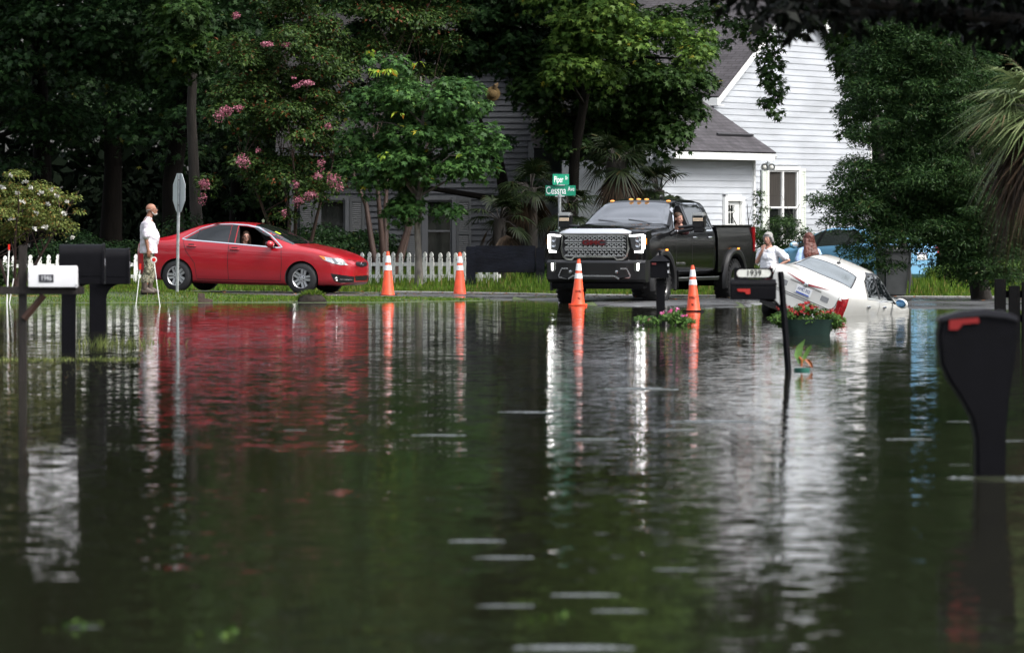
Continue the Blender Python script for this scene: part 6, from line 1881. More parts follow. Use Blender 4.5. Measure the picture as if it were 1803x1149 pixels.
for s in (-1, 1):
    def S(L_): return [(s * y, z) for y, z in L_]
    front_poly(S([(.69, 1.355), (.955, 1.375), (.985, 1.23), (.955, 1.03), (.80, 1.02), (.74, 1.12), (.715, 1.25)]), -.03, .03, mat('lamp_housing', (.05, .052, .055), .2, coat=1), 'headlight_housing', bev=.006)
    b = MB()
    for sg in ([(.70, 1.36), (.95, 1.375), (.95, 1.345), (.70, 1.33)], [(.935, 1.375), (.985, 1.36), (.985, 1.10), (.935, 1.08)], [(.80, 1.055), (.96, 1.07), (.95, 1.02), (.80, 1.025)]):
        n = len(sg); P = S(sg)
        vs = [on_front(y, z, -.012) for y, z in P] + [on_front(y, z, -.035) for y, z in P]
        b.add(vs, [tuple(range(n)), tuple(range(2 * n - 1, n - 1, -1))] + [(i, i + n, (i + 1) % n + n, (i + 1) % n) for i in range(n)])
    b.build('headlight', LIT, tk, sm=0)
    for zz in (1.27, 1.17):
        b = MB(); b.lathe([(.01, .0), (.045, .012), (.05, -.02)], 14, 'x'); b.build('projector_lamp', mat('projector_glass', (.5, .52, .55), .1, metal=.8), tk, loc=on_front(s * .855, zz, -.03))
    b = MB(); b.box(on_front(s * 1.0, 1.24, -.05), (.03, .02, .12)); b.build('indicator', AMBER, tk)
    front_poly(S([(.795, .845), (.91, .845), (.905, .66), (.83, .655), (.795, .69)]), .012, .03, CHROME, 'foglight_bezel', bev=.004)
    front_poly(S([(.852, .825), (.893, .825), (.888, .69), (.855, .685)]), .02, .03, mat('lit_foglamp', (1, 1, 1), .2, emit=2.5, ecol=(1, .99, .95)), 'foglight', bev=.004)
    b = MB(); b.lathe([(.01, .02), (.03, .015), (.034, -.02)], 12, 'x'); b.build('tow_hook', CHROME, tk, loc=on_front(s * .47, .66, .02))
SK = [(-.66, .74), (.66, .74), (.74, .60), (.72, .545), (.52, .545), (.42, .60), (-.42, .60), (-.52, .545), (-.72, .545), (-.74, .60)]
front_poly(SK, .006, .02, GR, 'lower_grille')
band(SK, .03, .018, .03, mat('satin_silver', (.5, .51, .53), .25, metal=.9), 'skid_surround')
# bonnet bulge and scoop
T.patch([(2.86, -.42), (2.86, .42), (2.3, .52), (1.6, .55), (1.6, -.55), (2.3, -.52)], 'T', .045, .1).build('bonnet_bulge', BLK, tk, sm=60)
b = MB(); b.box((2.86, 0, 1.49), (.03, .84, .055)); b.build('bonnet_scoop', BLK, tk, bevel=.01)
for s in (-1, 1):
    b = MB(); b.box((2.88, s * .24, 1.488), (.03, .26, .034)); b.build('scoop_vent', PLASTIC_DK, tk)
# roof marker lamps
for y_ in (-.58, -.16, 0, .16, .58):
    b = MB(); b.ell((0, 0, 0), (.06, .045, .02)); b.build('roof_lamp', mat('amber_lit2', (.8, .25, .04), .3, emit=.25, ecol=(1, .5, .15)), tk, loc=(.66 - .1 * (abs(y_) / .6) ** 2, y_, 2.04 - .035 * (abs(y_) / .58) ** 2))
b = MB(); b.ell((0, 0, 0), (.09, .03, .05)); b.build('roof_antenna', SATIN, tk, loc=(.2, .3, 2.085))
b = MB(); b.box((-.3, 0, .52), (5.6, .8, .2)); b.box((.4, 0, .66), (3.0, 1.7, .14)); b.box((-2.1, 0, .8), (2.1, 1.5, .3)); b.lathe([(.09, -.8), (.09, .8)], 14, 'y', (-2.02, 0, .43)); b.lathe([(.17, -.2), (.17, .2)], 14, 'y', (-2.02, 0, .43)); b.lathe([(.08, -.8), (.08, .8)], 14, 'y', (2.02, 0, .43)); b.build('chassis', BLACK_MATTE, tk)
for x_ in (2.02, -2.02):
    for s in (-1, 1): wheel(tk, x_, s * .87, .43, .435, .31, .265, s, 'truck', ALLOY_DK, spin=.3 * s + x_, steer=0.0)
b = MB()
for y_ in (-.42, .42):
    b.box((.0, y_, 1.35), (.16, .5, .85), rot=Matrix.Rotation(rad(-12), 3, 'Y')); b.box((-.12, y_, 1.8), (.1, .28, .2))
b.build('seats', mat('seat_dark', (.025, .025, .027), .9), tk, bevel=.03)
b = MB(); b.lathe([(.18, -.015), (.2, 0), (.18, .015), (.165, 0)], 20, 'x', close=True); b.build('steering_wheel', SATIN, tk, loc=(.92, .42, 1.36), rot=(0, rad(25), 0))

# ================================================================== white saloon, nose down in the ditch
CREAM = paint('white_pearl_paint', (0.70, 0.70, 0.67), rough=.3)
MW_SC = .88
M_WHT = root_matrix(Vector((5.36, 97.2, -.32)), 69.5, 1.5, 22.0, MW_SC)
wc = car_root('sunken_car', 'white saloon tipped nose down and leaning over in the flooded ditch', 'car', M_WHT)
P_WHT = Pix(M_WHT)
K = {'x': (-2.42, 2.42),
     'zt': [(-2.42, .98), (-2.38, 1.08), (-2.28, 1.13), (-1.8, 1.165), (-1.6, 1.21), (-1.15, 1.39), (-.8, 1.455), (-.3, 1.475), (.1, 1.45), (.5, 1.33), (1.05, 1.06), (1.3, 1.02), (1.9, .95), (2.25, .87), (2.36, .8), (2.42, .72)],
     'zk': [(-2.42, .95), (-2.25, 1.06), (-1.4, 1.05), (0, .99), (1.2, .95), (2.0, .87), (2.42, .66)],
     'zb': [(-2.42, .42), (-2.36, .33), (-2.1, .25), (0, .2), (2.1, .2), (2.42, .3)],
     'w': [(-2.42, .74), (-2.38, .82), (-2.25, .865), (-1.5, .895), (0, .9), (1.5, .895), (2.1, .85), (2.33, .74), (2.42, .62)],
     'wr': [(-2.42, .86), (-1.9, .84), (-1.5, .74), (-1.05, .64), (-.3, .62), (.2, .63), (.7, .74), (1.1, .85), (2.42, .84)]}
Wb = Body(K)
Wb.arch(1.44, .33, .37); Wb.arch(-1.44, .33, .37)
Wb.finish('body', [CREAM, PLASTIC_DK], wc)
gl = [(-1.16, -.50), (-1.45, -.575), (-1.66, -.62), (-1.70, 0), (-1.66, .62), (-1.45, .575), (-1.16, .50), (-1.10, 0)]
Wb.patch(gl, 'T', .004, .07).build('rear_window', mat('pale_screen_glass', (0.07, 0.09, 0.09), 0.03, spec=.9, coat=1.0), wc, sm=60)
Wb.ribbon(gl, .03, 'T', .006, closed=True).build('rear_window_trim', SATIN, wc, sm=60)
lens(Wb, [(-1.02, 1.06), (.80, 1.0), (.45, 1.22), (.2, 1.36), (-.1, 1.40), (-.6, 1.40), (-.9, 1.29)], 'R', DARKGLASS, 'window', wc, .004)
lens(Wb, [(-.32, 1.03), (-.22, 1.03), (-.2, 1.41), (-.3, 1.41)], 'R', SATIN, 'door_pillar', wc, .008)
mb = Wb.ribbon([(-1.08, 1.045), (.84, .985)], .022, 'R', .008); mb.build('window_trim', CHROME, wc); mirrored(mb).build('window_trim', CHROME, wc)
mb = Wb.ribbon([(.84, .985), (.47, 1.23), (.2, 1.385), (-.1, 1.42), (-.6, 1.42), (-.93, 1.3), (-1.08, 1.05)], .03, 'R', .006); mb.build('window_trim', SATIN, wc); mirrored(mb).build('window_trim', SATIN, wc)
lens(Wb, [(-2.395, .98), (-2.27, 1.03), (-2.30, .62), (-2.395, .62)], 'R', RED_LENS, 'tail_light', wc, .008, cell=.03)
for s in (-1, 1):
    Wb.patch([(s * .69, .94), (s * .775, .94), (s * .785, .62), (s * .71, .62)], 'B', .008, .03).build('tail_light', RED_LENS, wc, sm=60)
    Wb.patch([(s * .36, .90), (s * .52, .90), (s * .52, .80), (s * .36, .80)], 'B', .004, .05).build('plate_recess', mat('silver_panel', (.5, .51, .53), .25, metal=.7), wc)
Wb.patch([(-.5, 1.05), (0, .995), (.5, 1.05), (0, .95)], 'B', .008, .05).build('brake_light', mat('dark_red_lens', (.22, .004, .006), .12, coat=1), wc)
q = Wb.ray((-6, 0, .965), (1, 0, 0))[0]
b = MB(); b.lathe([(.045, -.008), (.045, .004), (.034, .008), (.005, .01)], 18, 'x'); b.build('emblem', CHROME, wc, loc=q + Vector((-.016, 0, 0)), rot=(0, 0, rad(180)))
pp = Wb.ray((-6, 0, .84), (1, 0, 0))[0]
b = MB(); b.box((0, 0, 0), (.008, .32, .16)); pl = b.build('number_plate', PLATE, wc, loc=pp + Vector((-.012, 0, 0)), rot=(0, rad(4), 0))
text_part('plate_lettering', 'AMC·352', .082, PLATE_TX, pl, (-.006, 0, .015), (rad(90), 0, rad(-90)), xs=.82)
b = MB(); b.box((-.0045, 0, -.062), (.002, .27, .026)); b.build('plate_band', mat('plate_blue', (.03, .08, .4), .4), pl)
Wb.ribbon([(-.33, .95), (.33, .95)], .02, 'B', .01).build('plate_trim', CHROME, wc)
for ln in ([(-.70, 1.07), (-.68, .8), (-.62, .7), (.62, .7), (.68, .8), (.70, 1.07)], [(-.88, .665), (.88, .665)]):
    Wb.ribbon(ln, .012, 'B', .003).build('boot_seam', SEAM, wc)
mb = Wb.ribbon([(-2.3, .665), (-1.85, .66)], .012, 'R', .003); mb.build('bumper_seam', SEAM, wc); mirrored(mb).build('bumper_seam', SEAM, wc)
mb = Wb.ribbon([(-.25, 1.0), (-.24, .3)], .011, 'R', .003); mb.build('door_seam', SEAM, wc); mirrored(mb).build('door_seam', SEAM, wc)
b = MB(); b.box((-2.28, 0, .36), (.26, 1.5, .1)); b.box((0, 0, .28), (3.6, 1.4, .12)); b.build('underbody', PLASTIC_DK, wc)
b = MB(); b.lathe([(.025, 0), (.03, .005), (.006, .02), (.004, .14)], 10); b.ell((0, 0, .012), (.09, .035, .022)); b.build('roof_antenna', SATIN, wc, loc=(-.92, 0, 1.43))
BLUE_GL = mat('mirror_sky_glass', (.1, .22, .38), .05, metal=.9)
for s in (-1, 1): mirror_cap(wc, (.62, s * 1.03, 1.04), s, CREAM, size=(.1, .13, .095), blue=BLUE_GL)
for hx in (-.95, .1):
    for s in (-1, 1):
        q = Wb.ray((hx, s * 3, .9), (0, -s, 0))[0]
        b = MB(); b.ell((0, s * .012, 0), (.11, .025, .02)); b.build('door_handle', CHROME, wc, loc=q)
for x_ in (1.44, -1.44):
    for s in (-1, 1): wheel(wc, x_, s * .79, .33, .33, .22, .22, s, 'seven', spin=.4)

for _n in ('pale_screen_glass', 'tinted_glass'):
    MATS[_n].node_tree.nodes['Principled BSDF'].inputs['Coat IOR'].default_value = 3.0 if _n[0] == 'p' else 1.5
# ================================================================== blue hatchback behind the cedar
BLUE = paint('blue_paint', (0.17, 0.39, 0.6), rough=.3)
M_BLU = root_matrix(Vector((wx(1498, 126), 126, -.03)), 130.0, 0, 0, .97)
bc = car_root('hatchback_car', 'light blue hatchback parked behind the two women and the cedar', 'car', M_BLU)
K = {'x': (-2.22, 2.25),
     'zt': [(-2.22, .92), (-2.19, 1.05), (-2.1, 1.15), (-1.9, 1.25), (-1.4, 1.37), (-.8, 1.455), (-.2, 1.49), (.2, 1.47), (.7, 1.33), (1.3, 1.08), (1.6, .97), (1.95, .86), (2.18, .74), (2.25, .62)],
     'zk': [(-2.22, .86), (-2.0, 1.04), (-1.2, 1.05), (0, 1.0), (1.2, .93), (1.9, .82), (2.25, .56)],
     'zb': [(-2.22, .42), (-2.12, .32), (-1.9, .25), (0, .18), (1.9, .2), (2.25, .28)],
     'w': [(-2.22, .62), (-2.17, .74), (-2.05, .82), (-1.5, .87), (0, .875), (1.3, .87), (1.85, .8), (2.12, .65), (2.25, .45)],
     'wr': [(-2.22, .78), (-1.9, .74), (-1.2, .66), (-.3, .63), (.3, .64), (.9, .74), (1.4, .84), (2.25, .8)]}
Hb = Body(K, 70)
Hb.arch(1.35, .31, .345); Hb.arch(-1.35, .31, .345)
Hb.finish('body', [BLUE, PLASTIC_DK], bc)
MIDGLASS = mat('green_tint_glass', (0.03, 0.036, 0.034), 0.04, spec=.8, coat=1.0)
lens(Hb, [(-1.35, 1.11), (1.12, .985), (.85, 1.16), (.45, 1.34), (.0, 1.42), (-.8, 1.40)], 'L', MIDGLASS, 'window', bc, .004)
for a_ in (-.72, .28, .72):
    lens(Hb, [(a_ - .05, 1.03), (a_ + .05, 1.03), (a_ + .03, 1.45), (a_ - .06, 1.45)] if a_ < .5 else [(a_ - .02, 1.0), (a_ + .02, 1.0), (a_ + .01, 1.24), (a_ - .03, 1.26)], 'L', SATIN, 'door_pillar', bc, .008)
Hb.patch([(.38, -.6), (.8, -.7), (1.42, -.72), (1.5, 0), (1.42, .72), (.8, .7), (.38, .6), (.32, 0)], 'T', .004, .1).build('windscreen', DARKGLASS, bc, sm=60)
Hb.patch([(-1.0, -.5), (-1.85, -.56), (-1.95, 0), (-1.85, .56), (-1.0, .5)], 'T', .004, .1).build('rear_window', DARKGLASS, bc, sm=60)
Hb.ribbon([(-.58, 1.13), (.58, 1.13)], .05, 'B', .012).build('spoiler_lip', SATIN, bc)
for s in (-1, 1): Hb.patch([(s * .58, 1.05), (s * .76, 1.0), (s * .80, .78), (s * .62, .86)], 'B', .006, .05).build('tail_light', RED_LENS, bc, sm=60)
Hb.ribbon([(-.8, .62), (.8, .62)], .014, 'B', .003).build('bumper_seam', SEAM, bc)
q = Hb.ray((-6, -.1, .82), (1, 0, 0))[0]
b = MB(); b.box((0, 0, 0), (.008, .31, .16)); pl = b.build('number_plate', PLATE, bc, loc=q + Vector((-.012, 0, 0)))
b = MB(); b.box((-.005, 0, .055), (.002, .28, .022)); b.build('plate_band', PLATE_TX, pl)
for ln in ([(.3, 1.0), (.3, .35)], [(-.7, 1.03), (-.68, .35)], [(1.2, .95), (1.18, .35)]):
    mb = Hb.ribbon(ln, .011, 'L', .003); mb.build('door_seam', SEAM, bc); mirrored(mb).build('door_seam', SEAM, bc)
lens(Hb, [(1.62, .86), (1.95, .8), (2.14, .68), (2.05, .66), (1.75, .76)], 'L', CLEAR_LAMP, 'headlight', bc, .006)
lens(Hb, [(1.6, .88), (1.7, .86), (1.74, .80), (1.66, .82)], 'L', AMBER, 'indicator', bc, .009)
for s in (-1, 1): mirror_cap(bc, (.85, s * .98, 1.06), s, BLUE, size=(.1, .115, .075))
b = MB(); b.box((0, 0, .24), (3.4, 1.35, .1)); b.build('underbody', PLASTIC_DK, bc)
for x_ in (1.35, -1.35):
    for s in (-1, 1): wheel(bc, x_, s * .76, .31, .31, .2, .2, s, 'seven')
# ------------------------------------------------------------------ people
def skin_mat(name, col):
    m = mat(name, col, .5, spec=.35, var=.1, vscale=22)
    m.node_tree.nodes['Principled BSDF'].inputs['Subsurface Weight'].default_value = 0.0
    return m
def blob(name, prims, voxel, m, parent, smooth_n=3, disp=0.0, dscale=.12, hem=None):
    """tapered limbs and rounded masses fused into one continuous skin"""
    b = MB()
    for p in prims:
        if p[0] == 'c':
            _, a, c, r0, r1 = p
            a = Vector(a); c = Vector(c)
            n = 7
            pts = []; rr = []
            t = (c - a).normalized() if (c - a).length > 1e-6 else Vector((0, 0, 1))
            for k in range(4):
                q = math.pi / 2 * (1 - k / 3.0); pts.append(a - t * r0 * math.sin(q) * .98); rr.append(max(r0 * math.cos(q), .002))
            for k in range(1, 4):
                f = k / 4; pts.append(a + (c - a) * f); rr.append(r0 + (r1 - r0) * f)
            for k in range(4):
                q = math.pi / 2 * k / 3.0; pts.append(c + t * r1 * math.sin(q) * .98); rr.append(max(r1 * math.cos(q), .002))
            b.tube(pts, rr, 14)
        else:
            _, c, r, rot = p
            b.ell(c, r, rot, 18, 12)
    me = b.mesh(name)
    o = link(name, me, None, parent)
    md = o.modifiers.new('r', 'REMESH'); md.mode = 'VOXEL'; md.voxel_size = voxel
    if smooth_n:
        sm = o.modifiers.new('s', 'SMOOTH'); sm.factor = .5; sm.iterations = smooth_n
    if disp:
        tx = bpy.data.textures.new('folds', 'CLOUDS'); tx.noise_scale = dscale; tx.noise_depth = 2
        dm = o.modifiers.new('d', 'DISPLACE'); dm.texture = tx; dm.strength = disp; dm.mid_level = .5; dm.texture_coords = 'LOCAL'
    bake_mods(o)
    if hem is not None:
        for v in o.data.vertices:
            if v.co.z < hem: v.co.z = hem + (v.co.z - hem) * .08
    o.data.materials.append(m)
    o.data.shade_smooth()
    return o
def frame(fwd, up=(0, 0, 1)):
    f = Vector(fwd).normalized(); u = Vector(up); l = u.cross(f).normalized(); u = f.cross(l)
    return Matrix((f, l, u)).transposed()
def head_prims(c, R, k=1.0, jaw=1.0, nose=1.0):
    """c: middle of the head; R: frame (forward, left, up); head about 0.23 k tall"""
    c = Vector(c)
    P = lambda x, y, z: c + R @ (Vector((x, y, z)) * k)
    E = lambda x, y, z, a, b_, d_: ('e', P(x, y, z), (a * k, b_ * k, d_ * k), R)
    C = lambda a, b_, r0, r1: ('c', P(*a), P(*b_), r0 * k, r1 * k)
    pr = [E(-.012, 0, .028, .098, .077, .09), E(.03, 0, -.03, .066, .062, .075), E(.05, 0, -.078, .04 * jaw, .042 * jaw, .032),
          E(.075, 0, .012, .02, .055, .014), C((.088, 0, .008), (.108, 0, -.022), .009 * nose, .014 * nose), C((.1, .012, -.026), (.1, -.012, -.026), .009, .009),
          E(.084, 0, -.056, .016, .026, .008), E(.08, 0, -.066, .015, .023, .007), E(.066, .042, -.02, .02, .016, .016), E(.066, -.042, -.02, .02, .016, .016)]
    for s in (-1, 1): pr += [E(-.005, s * .076, -.005, .018, .008, .032), E(-.005, s * .078, -.03, .01, .008, .012)]
    return pr
def face_parts(parent, c, R, k, lip, brow, iris=(.03, .025, .02)):
    c = Vector(c); P = lambda x, y, z: c + R @ (Vector((x, y, z)) * k)
    b = MB()
    for s in (-1, 1): b.ell(P(.0795, s * .031, .002), (.011 * k, .0145 * k, .0075 * k), R, 10, 7)
    b.build('eyes', mat('eye_white', (.55, .53, .5), .25), parent)
    b = MB()
    for s in (-1, 1): b.ell(P(.0885, s * .031, .002), (.003 * k, .0065 * k, .0065 * k), R, 8, 6)
    b.build('irises', mat('iris', iris, .15), parent)
    b = MB()
    for s in (-1, 1): b.tube([P(.0925, s * .014, .021), P(.093, s * .032, .025), P(.084, s * .05, .019)], [.003 * k, .0042 * k, .002 * k], 5)
    b.build('eyebrows', brow, parent)
    b = MB(); b.ell(P(.0965, 0, -.058), (.006 * k, .022 * k, .0045 * k), R, 10, 6); b.ell(P(.094, 0, -.0665), (.006 * k, .019 * k, .0045 * k), R, 10, 6); b.build('lips', lip, parent)
def glasses_part(parent, c, R, k, m):
    c = Vector(c); P = lambda x, y, z: c + R @ (Vector((x, y, z)) * k)
    b = MB()
    for s in (-1, 1):
        ring = [P(.108, s * .033 + .026 * math.cos(a), .0 + .019 * math.sin(a)) for a in np.linspace(0, 2 * math.pi, 15)]
        b.tube(ring, .0028 * k, 5, cap=False)
        b.tube([P(.106, s * .058, .006), P(.03, s * .083, .008), P(-.01, s * .084, .0)], .0028 * k, 5)
    b.tube([P(.11, -.008, .004), P(.113, 0, .006), P(.11, .008, .004)], .0025 * k, 5)
    b.build('glasses', m, parent)
def hand_prims(wrist, d, nrm, side, curl=.35, k=1.0):
    """d: direction the hand points, nrm: back of the hand; side: +1 when the thumb leaves toward nrm x d"""
    w = Vector(wrist); d = Vector(d).normalized(); n = Vector(nrm); n = (n - d * n.dot(d)).normalized(); t = n.cross(d) * side
    R = Matrix((d, t, n)).transposed()
    pr = [('e', w + d * .045 * k, (.055 * k, .042 * k, .017 * k), R), ('c', w - d * .02 * k, w + d * .02 * k, .024 * k, .026 * k)]
    for i, (o_, L) in enumerate(((.03, .07), (.011, .08), (-.009, .075), (-.028, .058))):
        b0 = w + (d * .085 + t * o_) * k
        d1 = (d * math.cos(curl) - n * math.sin(curl)).normalized(); d2 = (d * math.cos(curl * 2.3) - n * math.sin(curl * 2.3)).normalized()
        m_ = b0 + d1 * L * .5 * k; e = m_ + d2 * L * .5 * k
        pr += [('c', b0, m_, .0095 * k, .009 * k), ('c', m_, e, .009 * k, .0075 * k)]
    a = w + (d * .02 + t * .034) * k; b_ = a + (d * .035 + t * .026 - n * .008) * k; e = b_ + (d * .032 + t * .004 - n * .01) * k
    pr += [('c', a, b_, .013 * k, .0115 * k), ('c', b_, e, .0105 * k, .0085 * k)]
    return pr
def head_frame(yaw, pitch=0, roll=0):
    return Matrix.Rotation(rad(yaw), 3, 'Z') @ Matrix.Rotation(rad(pitch), 3, 'Y') @ Matrix.Rotation(rad(roll), 3, 'X')

SKIN_TAN = skin_mat('tanned_skin', (.30, .145, .095))
SKIN_FAIR = skin_mat('fair_skin', (.46, .25, .19))
SKIN_PINK = skin_mat('pink_skin', (.5, .27, .2))
LIP = mat('lips', (.3, .1, .09), .45)
GREY_HAIR = mat('grey_hair', (.2, .19, .18), .7, var=.25, vscale=40)
WHITE_HAIR = mat('white_hair', (.25, .245, .235), .65, var=.25, vscale=30, vstretch=(1, 1, .2))
BROWN_HAIR = mat('brown_hair', (.06, .032, .018), .6, var=.3, vscale=40)
AUBURN = mat('auburn_hair', (.085, .02, .011), .45, var=.45, vscale=34, vstretch=(1, 1, .12), bump=.6, bscale=60)
TEE = mat('pale_lilac_cloth', (.60, .56, .62), .85, var=.06, vscale=7)
BLOUSE = mat('white_cloth', (.66, .67, .71), .85, var=.08, vscale=7)
BLUE_TEE = mat('light_blue_cloth', (.36, .5, .76), .85, var=.1, vscale=7)
def camo_mat():
    m = mat('camouflage_cloth', (.2, .19, .14), .9)
    n = m.node_tree.nodes; l = m.node_tree.links
    tc = n.new('ShaderNodeTexCoord'); nz = n.new('ShaderNodeTexNoise'); nz.inputs['Scale'].default_value = 13; nz.inputs['Detail'].default_value = 3
    l.new(tc.outputs['Object'], nz.inputs['Vector'])
    rp = n.new('ShaderNodeValToRGB'); rp.color_ramp.interpolation = 'CONSTANT'
    rp.color_ramp.elements[0].color = (.045, .045, .03, 1); rp.color_ramp.elements[1].position = .43; rp.color_ramp.elements[1].color = (.16, .15, .1, 1)
    for p, c in ((.5, (.3, .28, .21, 1)), (.58, (.09, .085, .055, 1)), (.66, (.24, .23, .19, 1))):
        e = rp.color_ramp.elements.new(p); e.color = c
    l.new(nz.outputs['Fac'], rp.inputs[0]); l.new(rp.outputs[0], n['Principled BSDF'].inputs['Base Color'])
    return m

# ---- the man in the lilac T-shirt, in profile, facing the right
d = 111.0; x = wx(262, d)
man = thing('person', 'bald bearded man in pale T-shirt and camouflage trousers standing on the grass', 'person', (x, d, gz1(x, d)), (0, 0, rad(4)))
HC = (.055, 0, 1.645); HR = head_frame(0, -6)
pr = head_prims(HC, HR, 1.02, jaw=1.1)
pr += [('c', (-.015, 0, 1.44), (.03, 0, 1.57), .062, .06), ('e', (-.015, 0, 1.30), (.125, .18, .2), None), ('e', (.03, 0, 1.1), (.135, .165, .17), None), ('e', (-.01, 0, .96), (.125, .17, .13), None),
       ('c', (-.03, .17, 1.40), (-.03, -.17, 1.40), .06, .06)]
for s in (-1, 1):
    hip = (-.01, s * .09, .92); kn = (.02 + .03 * s, s * .11, .50); an = (-.03 + .05 * s, s * .11, .10)
    pr += [('c', hip, kn, .088, .062), ('c', kn, an, .06, .042), ('c', (an[0] - .03, an[1], .05), (an[0] + .15, an[1], .04), .045, .036)]
    sh = (-.03, s * .2, 1.39); el = (-.055, s * .235, 1.10); wr = (.0 + .015 * s, s * .235, .86)
    pr += [('c', sh, el, .055, .042), ('c', el, wr, .042, .028)]
    pr += hand_prims(wr, (.12, 0, -1), (.0, s, .1), -1 if s > 0 else 1, .3)
blob('body', pr, .009, SKIN_TAN, man, 2)
face_parts(man, HC, HR, 1.02, LIP, GREY_HAIR)
glasses_part(man, HC, HR, 1.02, mat('wire_frame', (.05, .05, .05), .4))
P = lambda a, b_, c_: Vector(HC) + HR @ (Vector((a, b_, c_)) * 1.02)
bd_ = [('e', P(.06, 0, -.092), (.04, .042, .024), HR), ('e', P(.082, 0, -.082), (.022, .03, .016), HR), ('e', P(.088, .0, -.046), (.012, .03, .006), HR)]
for s in (-1, 1): bd_ += [('c', P(.0, s * .07, -.045), P(.045, s * .045, -.095), .008, .012)]
blob('beard', bd_, .006, mat('white_beard', (.38, .37, .35), .85, var=.25, vscale=50), man, 1)
hp = []
for s in (-1, 1): hp += [('c', P(-.075, s * .05, .0), P(-.03, s * .07, .0), .018, .01)]
hp += [('e', P(-.085, 0, -.015), (.025, .055, .035), HR)]
blob('hair', hp, .006, GREY_HAIR, man, 1)
sh_ = [('c', (-.02, .035, 1.31), (.0, .04, .82), .15, .175), ('c', (-.02, -.035, 1.31), (.0, -.04, .82), .15, .175), ('e', (.05, 0, 1.1), (.16, .18, .22), None), ('c', (-.02, .16, 1.42), (-.02, -.16, 1.42), .065, .065), ('c', (-.015, 0, 1.42), (0, 0, 1.47), .085, .072)]
for s in (-1, 1): sh_ += [('c', (-.03, s * .19, 1.39), (-.055, s * .245, 1.15), .075, .085)]
blob('t_shirt', sh_, .012, TEE, man, 3, .04, .09, hem=.80)
tr_ = [('e', (-.01, 0, .92), (.14, .18, .13), None)]
for s in (-1, 1): tr_ += [('c', (-.01, s * .09, .90), (.02 + .03 * s, s * .11, .50), .108, .085), ('c', (.02 + .03 * s, s * .11, .50), (-.03 + .05 * s, s * .11, .25), .085, .075)]
blob('trousers', tr_, .014, camo_mat(), man, 2, .035, .09)
for s in (-1, 1):
    a = (-.03 + .05 * s, s * .11)
    blob('boot', [('c', (a[0], a[1], .26), (a[0], a[1], .1), .062, .062), ('c', (a[0] - .03, a[1], .055), (a[0] + .15, a[1], .045), .058, .05), ('c', (a[0] + .0, a[1], .1), (a[0] + .1, a[1], .065), .055, .05)], .01, mat('brown_leather', (.06, .042, .032), .6, var=.3, vscale=14), man, 2)
    b = MB(); b.box((a[0] + .06, a[1], .012), (.29, .1, .03)); b.build('sole', BLACK_MATTE, man, bevel=.01)

# ---- older woman in a white blouse behind the pickup
d = 106.0; x = wx(1355, d)
ow = thing('person', 'white haired woman in a white blouse, hand at her chin, beside the pickup', 'person', (x, d, gz1(x, d) - .03), (0, 0, rad(232)))
ow.scale = (.91, .91, .91)
HC = (.05, 0, 1.50); HR = head_frame(6, 4)
pr = head_prims(HC, HR, 1.0)
pr += [('c', (-.01, 0, 1.30), (.03, 0, 1.43), .05, .048), ('e', (0, 0, 1.18), (.11, .155, .18), None), ('e', (.02, 0, 1.0), (.125, .155, .16), None), ('e', (0, 0, .86), (.125, .17, .13), None), ('c', (-.02, .14, 1.27), (-.02, -.14, 1.27), .05, .05)]
for s in (-1, 1): pr += [('c', (0, s * .09, .82), (.02, s * .09, .45), .085, .06), ('c', (.02, s * .09, .45), (-.02, s * .09, .07), .056, .036), ('c', (-.04, s * .09, .035), (.13, s * .1, .03), .036, .03)]
# her right hand at the chin, her left on the hip
pr += [('c', (-.02, -.18, 1.25), (.08, -.26, 1.02), .05, .04), ('c', (.08, -.26, 1.02), (.15, -.07, 1.27), .038, .027)] + hand_prims((.15, -.07, 1.27), (-.1, .25, .8), (1, 0, .2), 1, .6, .9)
pr += [('c', (-.02, .18, 1.25), (-.1, .40, 1.05), .05, .04), ('c', (-.1, .40, 1.05), (.09, .2, .90), .038, .027)] + hand_prims((.09, .2, .90), (.5, -.75, -.3), (.6, .7, .3), 1, .35, .9)
blob('body', pr, .009, SKIN_PINK, ow, 2)
face_parts(ow, HC, HR, 1.0, LIP, GREY_HAIR)
P = lambda a, b_, c_: Vector(HC) + HR @ Vector((a, b_, c_))
blob('hair', [('e', P(-.02, 0, .045), (.105, .092, .092), HR), ('e', P(-.06, 0, -.02), (.065, .09, .085), HR), ('c', P(.03, .082, .03), P(-.02, .088, -.06), .03, .028), ('c', P(.03, -.082, .03), P(-.02, -.088, -.06), .03, .028), ('e', P(.055, 0, .085), (.04, .065, .025), HR)], .008, WHITE_HAIR, ow, 2, .012, .04)
bl_ = [('c', (0, .05, 1.19), (.01, .055, .75), .135, .165), ('c', (0, -.05, 1.19), (.01, -.055, .75), .135, .165), ('e', (.03, 0, 1.1), (.14, .17, .16), None), ('c', (-.02, .13, 1.28), (-.02, -.13, 1.28), .06, .06),
       ('c', (-.02, -.17, 1.25), (.035, -.235, 1.12), .075, .08), ('c', (-.02, .17, 1.25), (-.075, .34, 1.11), .075, .085)]
blob('blouse', bl_, .012, BLOUSE, ow, 3, .045, .09, hem=.72)
tr_ = [('e', (0, 0, .80), (.13, .17, .12), None)]
for s in (-1, 1): tr_ += [('c', (0, s * .09, .80), (.02, s * .09, .45), .1, .08), ('c', (.02, s * .09, .45), (-.02, s * .09, .1), .078, .062)]
blob('trousers', tr_, .014, mat('black_cloth', (.012, .012, .014), .9), ow, 2)
for s in (-1, 1): blob('shoe', [('c', (-.05, s * .09, .035), (.14, s * .1, .03), .045, .04)], .01, BLACK_MATTE, ow, 1)

